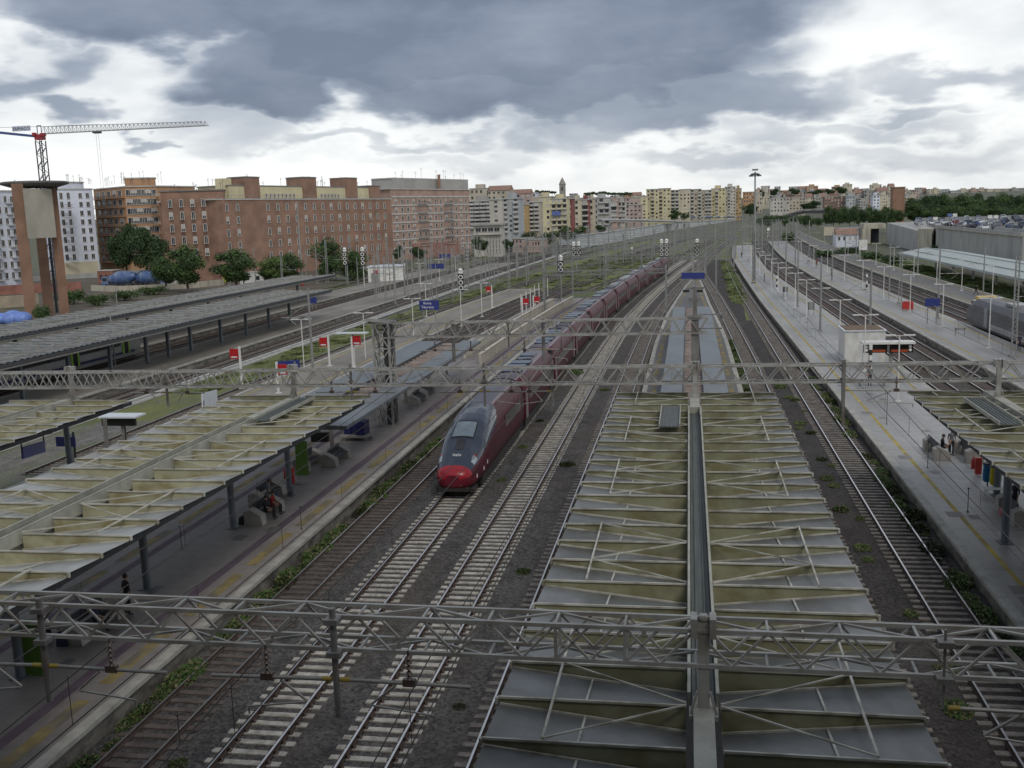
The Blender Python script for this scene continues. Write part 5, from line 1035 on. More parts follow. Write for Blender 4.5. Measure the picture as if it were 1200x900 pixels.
person('person in a grey top seated on the dark double bench', -23.2, 52.2, .52, R(95), 'sit', 'cloth_grey', 'cloth_denim')
bagobj('travel_bag', 'black travel bag lying left of the seated people on the dark platform', -22.7, 48.2, .5, 'cloth_black', (.8, .5, .45)); bagobj('travel_bag', 'pale small bag on the floor right of the person in grey', -22.4, 53.5, .5, 'cloth_grey', (.35, .3, .35))
person('person in dark navy clothes seated behind the nearest gantry, bottom left', -22.7, 34.3, .52, R(95), 'sit', 'cloth_navy', 'cloth_black')
person('person in black standing by the bench behind the nearest gantry', -22.3, 35.9, .5, R(150), 'stand', 'cloth_black', 'cloth_black'); bagobj('suitcase', 'black upright suitcase behind the nearest gantry near the left column', -24.3, 33.2, .5, 'cloth_black', (.6, .4, .8)); bagobj('suitcase', 'dark suitcase with handle between the nearest column and seated person', -23.2, 32.9, .5, 'cloth_navy', (.45, .3, .6))
person('person in black seated on the left bench at the tip of the right canopy', 15.2, 64.6, .52, R(-90+180), 'sit', 'cloth_black', 'cloth_navy'); person('person in dark grey standing between the benches at the right canopy tip', 15.7, 64.4, .5, R(20), 'stand', 'cloth_grey', 'cloth_black')
person('person in navy seated on the right bench at the right canopy tip', 16.8, 63.9, .52, R(90), 'sit', 'cloth_navy', 'cloth_black'); X, Y = G(1192, 606, .5); person('person with a pink bag in dark clothes at the right picture edge', X, Y+.5, .5, R(-60), 'stand', 'cloth_black', 'cloth_navy'); bagobj('shoulder_bag', 'pink bag on the floor at the right picture edge', X-.5, Y+.3, .5, 'cloth_pink')
X, Y = G(1164, 388, .5); person('person in a white top with a blue bag beside the parked grey train', X, Y, .5, R(30), 'stand', 'cloth_white', 'cloth_black'); X, Y = G(1194, 411, .5); person('person in a dark purple coat at the double mast, right edge', X, Y, .5, R(10), 'stand', 'cloth_navy', 'cloth_navy')
for lab, a, pose, tp in (('person in black walking on the farthest right platform', (1143.5, 346), 'walk', 'cloth_black'), ('person in white by the masts, far along the pale stone platform', (876.5, 307), 'stand', 'cloth_white'), ('person in black at far end of the pale stone platform', (869, 302), 'stand', 'cloth_black'), ('person in navy seen between masts on the second platform from the right', (974.5, 323), 'stand', 'cloth_navy'), ('person in a pale top near the second person in navy', (947, 309), 'walk', 'cloth_white'), ('person in red and black standing beside the seats on the second right platform', (957, 312), 'stand', 'cloth_red'), ('person in black at the feet of the striped post', (896, 330), 'stand', 'cloth_black'), ('person by the seats under the cantilever near the display', (1019, 452), 'stand', 'cloth_grey')):
    X, Y = G(*a, .5); person(lab, X, Y, .5, R(random.Random(a[0]).uniform(0, 360)), pose, tp, 'cloth_black')
X, Y = G(1022, 452, .5); t = thing('bench', 'low dark double seat in front of the white cabin', 'bench', (X, Y, .5)); mb = MB(); mb.box((X, Y, .95), (2.6, .6, .08)); mb.build('seat', 'seat_dark', t); mb = MB(); [mb.box((X+s*1.0, Y, .72), (.1, .5, .44)) for s in (-1, 1)]; mb.build('leg', 'mast_grey', t)

# ================================================================ water tower
brick_mat('tower_brick', (.27, .16, .11), (.235, .135, .09), (.23, .15, .11), 1, .5, .14, .015)
mat('tower_panel', (.40, .375, .32), .8, var=.08, scale=.3, stain=(.25, (1, 1, .4), (.30, .27, .22), .6)); mat('tower_cap', (.12, .12, .115), .8, var=.3, scale=.5)
YT = 172.0
def AX(px_, py_, Y): return AT(px_, py_, Y)[0]
def ZZ_(px_, py_, Y): return AT(px_, py_, Y)[1]
t = thing('water_tower', 'tall brick-legged water tower with beige tank panel and flat disc roof', 'tower', (-118, 176, -.3)); cx, cy = -116.2, 176.0
legs = [(AX(30.5, 300, 166), 166.5), (AX(69, 300, 180), 180.5), (AX(48, 330, 186)-1.5, 189)]
legs = [(-112.3, 168.5), (-122.6+3.6, 183.5), (-126.5, 171.5)]
xl_ = AX(33, 300, 170); xr_ = AX(70.5, 300, 174); xm_ = AX(51, 320, 178)
for i, (px_, Y_, w, zt_) in enumerate(((29.0, 168, 1.9, 24.2), (69.0, 177, 1.65, 24.2), (50.5, 181, 1.8, 15.0))):
    x = AT(px_, 300, Y_)[0]; mb = MB(); mb.box((x, Y_, (zt_-.3)/2), (w, w, zt_+.3), 0, R(34)); mb.build('leg', 'tower_brick', t)
mb = MB(); mb.box((AX(62, 320, 184), 184, 7.5), (.5, .5, 15.5), 0, R(34)); mb.build('downpipe', 'steel_dark', t)
x0_, y0_ = AX(29.5, 250, 167.2), 167.2; x1_, y1_ = AX(63.5, 250, 174.6), 174.6
mb = MB(); mb.prism([(x0_, y0_), (x1_, y1_), (x1_-2.6, y1_+3.8), (x0_-2.6, y0_+3.8)], ZZ_(46, 279, 171), ZZ_(46, 221, 171)); mb.build('tank', 'tower_panel', t)
xcn, _ = AT(40, 212, 175); mb = MB(); mb.lathe([(4.0, -.9), (5.8, -.35), (5.95, 0), (5.6, .14), (.3, .3)], (xcn, 175, 24.6), 28); mb.build('roof_disc', 'tower_cap', t)
mb = MB()
for k in range(9): a = k*.7; mb.box((xcn+3.7*math.cos(a), 175+3.7*math.sin(a), 23.7), (.3, .3, .9), 0, a)
mb.build('roof_struts', 'steel_dark', t)
# ================================================================ tower crane
mat('crane_grey', (.35, .36, .38), .5, .2); mat('crane_red', (.30, .02, .03), .5); mat('crane_blue', (.04, .07, .22), .5); mat('crane_dark', (.06, .06, .07), .5)
YC = 216.0; xc_, zc_ = AT(46.5, 157, YC)
t = thing('tower_crane', 'tower crane with dark lattice mast, red slewing cab and long grey jib', 'crane', (xc_, YC, 0))
mb = MB(); w = .75
for a in (-1, 1):
    for b in (-1, 1): mb.bar((xc_+a*w, YC+b*w, 0), (xc_+a*w, YC+b*w, zc_-1.5), .20, .20)
z = 0
while z < zc_-3:
    for a in (-1, 1): mb.bar((xc_-w, YC+a*w, z), (xc_+w, YC+a*w, z+1.5), .1, .1); mb.bar((xc_+w, YC+a*w, z+1.5), (xc_-w, YC+a*w, z+3), .1, .1); mb.bar((xc_+a*w, YC-w, z), (xc_+a*w, YC+w, z+1.5), .1, .1)
    mb.bar((xc_-w, YC-w, z), (xc_+w, YC-w, z), .1, .1); z += 3
mb.build('mast', 'crane_dark', t)
mb = MB(); mb.box((xc_, YC, zc_-.7), (1.7, 1.7, 1.2)); mb.box((xc_-.8, YC-.8, zc_-.1), (.7, .8, .7)); mb.box((xc_+1.2, YC-.6, zc_-.2), (1.0, 1.0, .6)); mb.build('slewing_cab', 'crane_red', t)
xe, ze = AT(243, 147, YC); jb = MB(); n = 40; a0 = Vector((xc_+.8, YC, zc_)); b0 = Vector((xe, YC, ze)); u = b0-a0
for o in ((0, -.6, 0), (0, .6, 0)): jb.bar(a0+Vector(o), b0+Vector(o), .14, .14)
top = Vector((0, 0, 1.55)); jb.bar(a0+top, b0-u*.03+Vector((0, 0, .9)), .14, .14)
for i in range(n):
    p = a0+u*(i/n); q = a0+u*((i+1)/n); hh = Vector((0, 0, 1.55-.6*i/n)); m_ = (p+q)/2+hh
    for s in (-.6, .6): jb.bar(p+Vector((0, s, 0)), m_, .07, .07); jb.bar(m_, q+Vector((0, s, 0)), .07, .07)
jb.build('jib', 'crane_grey', t)
mb = MB(); mb.bar((xc_, YC, zc_+1.6), a0+u*.35+Vector((0, 0, 1.5)), .06, .06); xk = a0+u*.335; mb.box(xk-Vector((0, 0, .3)), (1.6, 1.2, .4)); mb.bar(xk+Vector((-.3, 0, -.4)), xk+Vector((-.3, 0, -15)), .035, .035); mb.bar(xk+Vector((.3, 0, -.4)), xk+Vector((.3, 0, -15)), .035, .035); mb.box(xk-Vector((0, 0, 15.3)), (.8, .4, .7)); mb.build('trolley_and_hook', 'crane_dark', t)
x0c, z0c = AT(-24, 153, YC); cb = MB(); cb.bar((xc_-.8, YC-.7, zc_-.5), (x0c, YC-.7, z0c), .6, .55); cb.bar((xc_-.8, YC+.7, zc_-.5), (x0c, YC+.7, z0c), .6, .55); cb.box((x0c, YC, z0c-1), (2.4, 1.4, 2.2)); cb.build('counter_jib', 'crane_blue', t)
mb = MB(); mb.bar((xc_, YC, zc_+1.6), (x0c, YC, z0c+.6), .07, .07); [mb.bar((xc_+s*.5, YC, zc_), (xc_+s*.5, YC, zc_+1.8), .14, .14) for s in (-1, 1)]; mb.bar((xc_-.5, YC, zc_+1.8), (xc_+.5, YC, zc_+1.8), .2, .2); mb.build('tie_bar', 'crane_dark', t)
x1b, z1b = AT(26, 151, YC-.8); mat('board_blue', (.55, .60, .72), .5); mb = MB(); mb.box((x1b, YC-1.1, z1b+.05), (4.5, .1, 1.15)); mb.build('name_board', 'board_blue', t); txt('ERIMACO', 1.0, 'crane_dark', t, (x1b-xc_, -1.2, z1b), (R(90), 0, 0), 'lettering')
# ================================================================ buildings
mat('glass_dark', (.035, .04, .05), .15); mat('frame_white', (.62, .60, .56), .6, var=.1); mat('shutter_grey', (.42, .41, .39), .6, var=.15); mat('shutter_green', (.05, .12, .08), .6)
brick_mat('brick_brown', (.305, .18, .13), (.26, .152, .108), (.25, .168, .13), 1, .6, .2, .02); brick_mat('brick_pink', (.41, .28, .23), (.37, .245, .195), (.35, .265, .225), 1, .6, .2, .02)
def wallmat(n, c, st=None): return mat(n, c, .88, var=.09, scale=.15, stain=(.12, (1, 1, .35), tuple(k*.68 for k in (st or c)), .7))
for n_, c_ in (('w_white', (.66, .70, .80)), ('w_orange', (.43, .255, .145)), ('w_cream', (.56, .51, .39)), ('w_yellow', (.60, .545, .355)), ('w_grey', (.42, .43, .43)), ('w_pale', (.52, .50, .46)), ('w_salmon', (.45, .33, .285)), ('w_pink', (.46, .36, .335)), ('w_red', (.25, .085, .08)), ('w_ochre', (.40, .285, .14)), ('w_brown', (.23, .15, .12)), ('w_concrete', (.36, .355, .34)), ('w_beige', (.47, .42, .34)), ('w_bluegrey', (.40, .435, .46)), ('w_lemon', (.58, .52, .30)), ('w_pinkbrick', (.36, .20, .165))): wallmat(n_, c_)  # wall colours muted, distance haze put into the paint
mat('roof_flat', (.20, .19, .18), .9, var=.2, scale=.3); mat('roof_tile', (.27, .165, .125), .85, var=.25, scale=.6); mat('slab_white', (.48, .48, .47), .8, var=.15, scale=.5); mat('rail_dark', (.10, .10, .105), .6); mat('awning', (.10, .14, .35), .7)
def win_mesh(w, h, glass='glass_dark', frame='frame_white', shut=False):
    mb = MB(); mb.box((0, -.03, 0), (w, .06, h), 0 if True else 0)
    for s in (-1, 1): mb.box((s*w/2, -.07, 0), (.12, .14, h+.12), 1)
    mb.box((0, -.07, h/2), (w+.12, .14, .12), 1); mb.box((0, -.1, -h/2), (w+.3, .22, .1), 1); mb.box((0, -.065, 0), (.07, .03, h), 1)
    if shut: mb.box((0, -.075, h*.2), (w*.96, .03, h*.6), 2)
    me_o = mb.build('window', [glass, frame, 'shutter_grey']); me = me_o.data; bpy.data.objects.remove(me_o); return me
WM = {}
def win(parent, p, ang, w, h, kind=0):
    k = (w, h, kind)
    if k not in WM: WM[k] = win_mesh(w, h, shut=kind == 1)
    o = bpy.data.objects.new('window', WM[k]); COL.objects.link(o); o.parent = parent; o.location = Vector(p)-world_off(parent); o.rotation_euler.z = ang; return o
def block(t, name, pts, depth, z0, z1, m, roof='roof_flat', cornice=.4, cm='slab_white'):
    """facade polyline (world xy, left to right as seen) extruded away from the camera"""
    pts = [Vector((*p, 0)) for p in pts]; n = Vector((0, 0, 0)); d = (pts[-1]-pts[0]); nrm = Vector((-d.y, d.x, 0)).normalized()
    if nrm.y < 0 and abs(nrm.y) > .3: nrm = -nrm
    back = [pts[-1]+nrm*depth, pts[0]+nrm*depth]
    poly = [(p.x, p.y) for p in pts+back]; mb = MB(); mb.prism(poly, z0, z1, 0); w = mb.build(name, m, t)
    c = sum((Vector((*p, 0)) for p in poly), Vector())/len(poly)
    def grow(k): return [(c.x+(p[0]-c.x)*(1+k/max(1, (Vector((*p, 0))-c).length)), c.y+(p[1]-c.y)*(1+k/max(1, (Vector((*p, 0))-c).length))) for p in poly]
    if cornice: mb = MB(); mb.prism(grow(cornice), z1, z1+.35, 0); mb.prism(grow(-.5), z1+.35, z1+.42, 1); mb.build('roof', [cm, roof], t)
    return nrm, w
def facade(t, a, b, z0, z1, cols, rows, w, h, kind=lambda i, j: 0, skip=lambda i, j: False, mx=.06, bottom=1.4, parent=None):
    a = Vector((*a, 0)); b = Vector((*b, 0)); u = b-a; ang = math.atan2(u.y, u.x); fh = (z1-z0)/rows
    for j in range(rows):
        for i in range(cols):
            if skip(i, j): continue
            q = mx+(1-2*mx)*(i+.5)/cols; p = a+u*q; z = z0+fh*j+fh*.5; win(parent or t, (p.x, p.y, z), ang, w, h, kind(i, j))
def balcony(t, a, b, z, d=1.3, m='slab_white', rail='rail_dark', h=1.0):
    a = Vector((*a, 0)); b = Vector((*b, 0)); u = (b-a).normalized(); n = Vector((u.y, -u.x, 0)); a2 = a+n*d; b2 = b+n*d; k = Vector((0, 0, z)); mb = MB()
    mb.add([a+k, b+k, b2+k, a2+k, a+k-Vector((0, 0, .2)), b+k-Vector((0, 0, .2)), b2+k-Vector((0, 0, .2)), a2+k-Vector((0, 0, .2))], ((0, 1, 2, 3), (7, 6, 5, 4), (3, 2, 6, 7), (0, 3, 7, 4), (1, 5, 6, 2)), 0)
    mb.bar(a2+k+Vector((0, 0, h)), b2+k+Vector((0, 0, h)), .07, .07, 1); L_ = (b2-a2).length; nb = max(2, int(L_/.45))
    for i in range(nb+1): p = a2+(b2-a2)*(i/nb)+k; mb.bar(p, p+Vector((0, 0, h)), .05, .05, 1)
    return mb.build('balcony', [m, rail], t)
def antennas(t, pts, z, n, seed, hmax=3.5):
    rng = random.Random(seed)
    for i in range(n):
        a, b = rng.choice(list(zip(pts, pts[1:]))); q = rng.random(); x = a[0]+(b[0]-a[0])*q; y = a[1]+(b[1]-a[1])*q+rng.uniform(1, 8); h = rng.uniform(1.5, hmax); mb = MB(); mb.bar((x, y, z), (x, y, z+h), .07)
        for k in range(3): mb.bar((x-.5+.1*k, y, z+h-.25*k), (x+.5-.1*k, y, z+h-.25*k), .04)
        mb.build('antenna', 'mast_dark', t)
def P2(px_, py_, Y): x, z = AT(px_, py_, Y); return (x, Y)
def ZZ(px_, py_, Y): return AT(px_, py_, Y)[1]
# brown brick building (L-shaped)
C0 = P2(253, 240, 283); L0 = P2(190.5, 260, 279); R0 = P2(459, 262, 372); z1a = ZZ(187, 225, 279); z1b = ZZ(247, 238, 283)
t = thing('brick_building', 'large brown brick building with tall narrow pale windows and yellow rooftop set back', 'building', (C0[0], C0[1], -.3))
RC = (C0[0]+(R0[0]-C0[0])*.085, C0[1]+(R0[1]-C0[1])*.0)
nr, w_ = block(t, 'wall', [L0, (C0[0]+1.4, C0[1]+3)], 16, -.3, z1a, 'brick_brown', cornice=.5, cm='roof_flat')
nr, w2 = block(t, 'wall', [C0, R0], 22, -.3, 22.9, 'brick_brown', cornice=.8)
facade(t, L0, (C0[0]-1.0, C0[1]), z1a-19.4, z1a-1.6, 4, 5, 1.0, 2.1, lambda i, j: (i+j) % 3 == 0, mx=.07)
facade(t, C0, R0, 22.9-19.0, 22.5, 19, 5, 1.15, 2.1, lambda i, j: (i*7+j*3) % 4 == 1, lambda i, j: i in (2, 3) or (j == 0 and i < 3), mx=.022)
antennas(t, [L0, C0], z1a, 10, 2); 
nb = Vector((R0[0]-C0[0], R0[1]-C0[1], 0)).normalized(); nn = Vector((-nb.y, nb.x, 0)); nn = nn if nn.y > 0 else -nn
def on(q, dback): v = Vector((*C0, 0))+(Vector((*R0, 0))-Vector((*C0, 0)))*q+nn*dback; return (v.x, v.y)
for q0, q1, ztop, m_ in ((.09, .90, 27.0, 'w_yellow'),): block(t, 'penthouse', [on(q0, 2.2), on(q1, 2.2)], 12, 22.9, ztop, m_, cornice=.4, cm='roof_flat')
for q0, q1, ztop in ((.165, .235, 29.6), (.47, .545, 30.0), (.73, .80, 30.2), (.885, .955, 27.6)): block(t, 'stair_tower', [on(q0, 1.6), on(q1, 1.6)], 7, 22.9, ztop, 'brick_brown', cornice=.2, cm='roof_flat')
block(t, 'chimney', [on(.075, 3), on(.115, 3)], 3, 22.9, 29.3, 'w_yellow', cornice=0)
fr = MB(); p0, p1 = on(0, -.4), on(1, -.4); 
for k in range(60): q = k/59; p = (p0[0]+(p1[0]-p0[0])*q, p0[1]+(p1[1]-p0[1])*q); fr.bar((*p, 23.2), (*p, 24.2), .05)
fr.bar((*p0, 24.2), (*p1, 24.2), .07); fr.build('railing', 'mast_grey', t)
facade(t, on(.25, 2.1), on(.44, 2.1), 23.3, 25.2, 8, 1, .9, 1.2); facade(t, on(.56, 2.1), on(.70, 2.1), 23.3, 25.2, 6, 1, .9, 1.2)
antennas(t, [on(.1, 2), on(.9, 2)], 26.3, 34, 7, 4.5)
# white-blue block behind the water tower
A0, A1 = P2(70, 270, 335), P2(112.5, 270, 345); t = thing('apartment_block', 'pale bluish white apartment block right behind the brick water tower', 'building', (*A0, -.3)); zt_ = ZZ(90, 222, 340)
block(t, 'wall', [A0, A1], 20, -.3, zt_, 'w_white'); block(t, 'ground_floor', [(A0[0], A0[1]-.3), (A1[0]-.2, A1[1]-.3)], 1, -.3, 4.2, 'w_cream', cornice=0)
facade(t, (A0[0]+(A1[0]-A0[0])*.5, A0[1]+(A1[1]-A0[1])*.5), A1, 4.4, zt_-.6, 2, 8, 1.2, 1.8, mx=.1); facade(t, A0, (A0[0]+(A1[0]-A0[0])*.45, A0[1]+(A1[1]-A0[1])*.45), 4.4, zt_-.6, 2, 8, 1.1, 2.2)
for j in range(7): z = 4.9+j*(zt_-5)/8; balcony(t, (A0[0]+1.2, A0[1]), (A0[0]+5.5, A0[1]+1.5), z)
block(t, 'set_back_floor', [(A0[0], A0[1]+3), (A1[0]-5, A1[1]+3)], 12, zt_, zt_+2.6, 'w_white'); antennas(t, [A0, A1], zt_+2, 12, 3)
A0, A1 = P2(-45, 270, 250), P2(23, 270, 268); t = thing('apartment_block', 'pale bluish white block with many balconies left of the water tower', 'building', (*A0, -.3)); zt_ = ZZ(5, 224, 262)
block(t, 'wall', [A0, A1], 16, -.3, zt_, 'w_white'); facade(t, A0, A1, 2, zt_-.6, 8, 8, 1.0, 1.7, mx=.03)
for j in range(8): z = 2.4+j*(zt_-2.6)/8; [balcony(t, (A0[0]+(A1[0]-A0[0])*q, A0[1]+(A1[1]-A0[1])*q), (A0[0]+(A1[0]-A0[0])*(q+.12), A0[1]+(A1[1]-A0[1])*(q+.12)), z) for q in (.5, .8)]
antennas(t, [A0, A1], zt_, 8, 5)
# orange block with balcony bands
A0, A1, A2 = P2(114, 270, 360), P2(150, 270, 346), P2(188, 270, 352); t = thing('apartment_block', 'orange brick apartment block with stacked deep balconies, left of the dark tree', 'building', (*A0, -.3)); zt_ = 31.0
block(t, 'wall', [A0, A1, A2], 20, -.3, 30.2, 'w_orange')
for j in range(8):
    z = 3.3+j*3.32; balcony(t, A0, A1, z, 1.5, 'w_orange', 'rail_dark', 1.0); balcony(t, (A1[0]+9, A1[1]), A2, z+.1, 1.5, 'w_orange', 'slab_white' if j % 3 == 1 else 'rail_dark', 1.0)
facade(t, A0, A1, 3.2, 29.8, 5, 8, 2.6, 2.1, lambda i, j: (i*3+j) % 4 == 0); facade(t, A1, A2, 3.4, 29.8, 6, 8, 2.2, 2.1, lambda i, j: (i*5+j) % 3 == 0)
block(t, 'penthouse', [(A1[0]-3, A1[1]+6), (A2[0]-3, A2[1]+5)], 8, 30.2, 33.4, 'w_orange'); antennas(t, [A0, A1, A2], zt_+.5, 26, 9, 4.5)
# pink brick block with white bands
A0, A1 = P2(459.5, 262, 385), P2(551, 262, 441); zt_ = ZZ(500, 222.5, 412); t = thing('apartment_block', 'long pink brick apartment block with white floor bands and a grey rooftop storey', 'building', (*A0, -.3))
block(t, 'wall', [A0, A1], 22, -.3, zt_, 'brick_pink', cornice=1.0)
for j in range(7):
    z = zt_-2.8-j*3.3; a = Vector((*A0, 0)); b = Vector((*A1, 0)); u = (b-a).normalized(); n = Vector((u.y, -u.x, 0)); mb = MB(); k = Vector((0, 0, z)); mb.bar(a+n*.1+k, b+n*.1+k, .25, .55); mb.build('floor_band', 'slab_white', t)
facade(t, A0, A1, zt_-25.7, zt_-2.9, 14, 7, 1.5, 1.6, lambda i, j: (i*5+j*3) % 3 == 0, lambda i, j: i in (4, 5, 9) and j % 2, mx=.02)
def onA(q, d=0): v = Vector((*A0, 0))+(Vector((*A1, 0))-Vector((*A0, 0)))*q; return (v.x, v.y+d)
for j in range(6): z = zt_-5.6-j*3.3; balcony(t, onA(.30), onA(.43), z, 1.0, 'slab_white', 'rail_dark'); balcony(t, onA(.64), onA(.76), z, 1.0, 'slab_white', 'shutter_green' if j == 2 else 'rail_dark')
block(t, 'rooftop_storey', [onA(-.02, 6), onA(.95, 6)], 10, zt_+.35, zt_+4.2, 'w_concrete', cornice=.3); mb = MB(); x, y = onA(.58, 2); mb.box((x, y, zt_+3), (1.0, 1.0, 6.4)); mb.build('chimney', 'brick_brown', t)
mb = MB(); a, b = onA(.25, -2), onA(.85, -2); mb.prism([a, b, onA(.85, 0), onA(.25, 0)], -.3, 5.6, 0, 1); mb.build('shop_annex', ['w_pinkbrick', 'slab_white'], t); antennas(t, [onA(0, 3), onA(.9, 3)], zt_+4, 14, 12, 6)
# terraced concrete block in front
A0, A1 = P2(555.5, 280, 400), P2(588, 280, 401); t = thing('office_block', 'low cream concrete block with a deep flat roof and terrace, before the grey flats', 'building', (*A0, -.3)); zt_ = ZZ(572, 261, 402)
block(t, 'wall', [A0, A1], 14, -.3, zt_-1, 'w_pale', cornice=1.4, cm='w_concrete'); balcony(t, A0, A1, zt_-4.5, 1.2, 'w_pale', 'w_pale'); facade(t, P2(568, 280, 400), A1, 1.0, zt_-5, 5, 4, .5, 1.7, mx=.04); facade(t, A0, A1, zt_-4.2, zt_-1.2, 4, 1, 2.2, 1.6, mx=.05)
# ---- generic smaller blocks: one mesh each, window openings and balconies modelled in it
def smallblock(label, x0, x1, ytop, ybase, Y, m, rows, cols, name='apartment_building', bal=None, roof='roof_flat', depth=14, skew=0.0, pent=None, pitched=False, grp=None, shut=.35, Y1=None, cat='building'):
    Y1 = Y1 or Y; a = Vector((AT(x0, (ytop+ybase)/2, Y)[0], Y, 0)); b = Vector((AT(x1, (ytop+ybase)/2, Y1)[0], Y1, 0)); Ym = (Y+Y1)/2; zt = ZZ((x0+x1)/2, ytop, Ym); zb = ZZ((x0+x1)/2, ybase, Ym)
    t = thing(name, label, cat, (a.x, a.y, zb), grp); u = (b-a); L_ = u.length; u.normalize(); n = Vector((u.y, -u.x, 0)); back = -n*depth
    mb = MB(); poly = [(a.x, a.y), (b.x, b.y), (b.x+back.x, b.y+back.y), (a.x+back.x, a.y+back.y)]; mb.prism(poly, zb-6, zt, 0, 0); w = mb
    r = MB()
    if pitched:
        c = [Vector((*p, zt)) for p in poly]; e = [(c[0]+c[3])/2+Vector((0, 0, depth*.22)), (c[1]+c[2])/2+Vector((0, 0, depth*.22))]; c = [v+n*(.5 if i < 2 else -.5) for i, v in enumerate(c)]
        r.add([c[0], c[1], e[1], e[0], c[2], c[3]], ((0, 1, 2, 3), (3, 2, 4, 5), (0, 3, 5), (1, 4, 2)), 0); r.build('roof', 'roof_tile', t)
    else:
        q = [a+n*.4-u*.4, b+n*.4+u*.4, b+back+u*.4, a+back-u*.4]; r.prism([(v.x, v.y) for v in q], zt, zt+.4, 0, 1)
        if pent is not False: q0, q1 = (.25, .7) if pent is None else pent; p = [a+u*L_*q0+back*.3, a+u*L_*q1+back*.3, a+u*L_*q1+back*.8, a+u*L_*q0+back*.8]; r.prism([(v.x, v.y) for v in p], zt+.4, zt+2.8, 2, 1)
        r.build('roof', ['slab_white', roof, m], t)
    rng = random.Random(int(x0*3+ytop)); fh = (zt-zb)/rows; cw = L_/cols; bal = bal or []
    for j in range(rows):
        z = zb+fh*j
        for i in range(cols):
            c = a+u*(cw*(i+.5)); ww = min(1.5, cw*.45); wh = fh*.5; o = n*.04; mi = 2 if rng.random() < shut else 1
            if i in bal: ww = cw*.66; wh = fh*.66
            p0 = c-u*ww/2+o; p1 = c+u*ww/2+o; zz = Vector((0, 0, z+fh*.28)); z2 = Vector((0, 0, z+fh*.28+wh)); w.quad(p0+zz, p1+zz, p1+z2, p0+z2, mi)
            p0 = p0+n*.03; p1 = p1+n*.03; w.bar(p0+z2, p1+z2, .1, .12, 3); w.bar(p0+zz, p1+zz, .14, .1, 3)
            if i in bal:
                q0 = c-u*cw*.46; q1 = c+u*cw*.46; k = Vector((0, 0, z+.12)); w.add([q0+k, q1+k, q1+n*1.2+k, q0+n*1.2+k, q0+n*1.2+k+Vector((0, 0, 1)), q1+n*1.2+k+Vector((0, 0, 1)), q0+k+Vector((0, 0, 1)), q1+k+Vector((0, 0, 1))], ((0, 1, 2, 3), (3, 2, 5, 4), (0, 3, 4, 6), (1, 7, 5, 2)), 4)
    w.build('wall', [m, 'glass_dark', 'shutter_grey', 'frame_white', 'slab_white' if 'yellow' not in m else 'w_cream'], t)
    return t
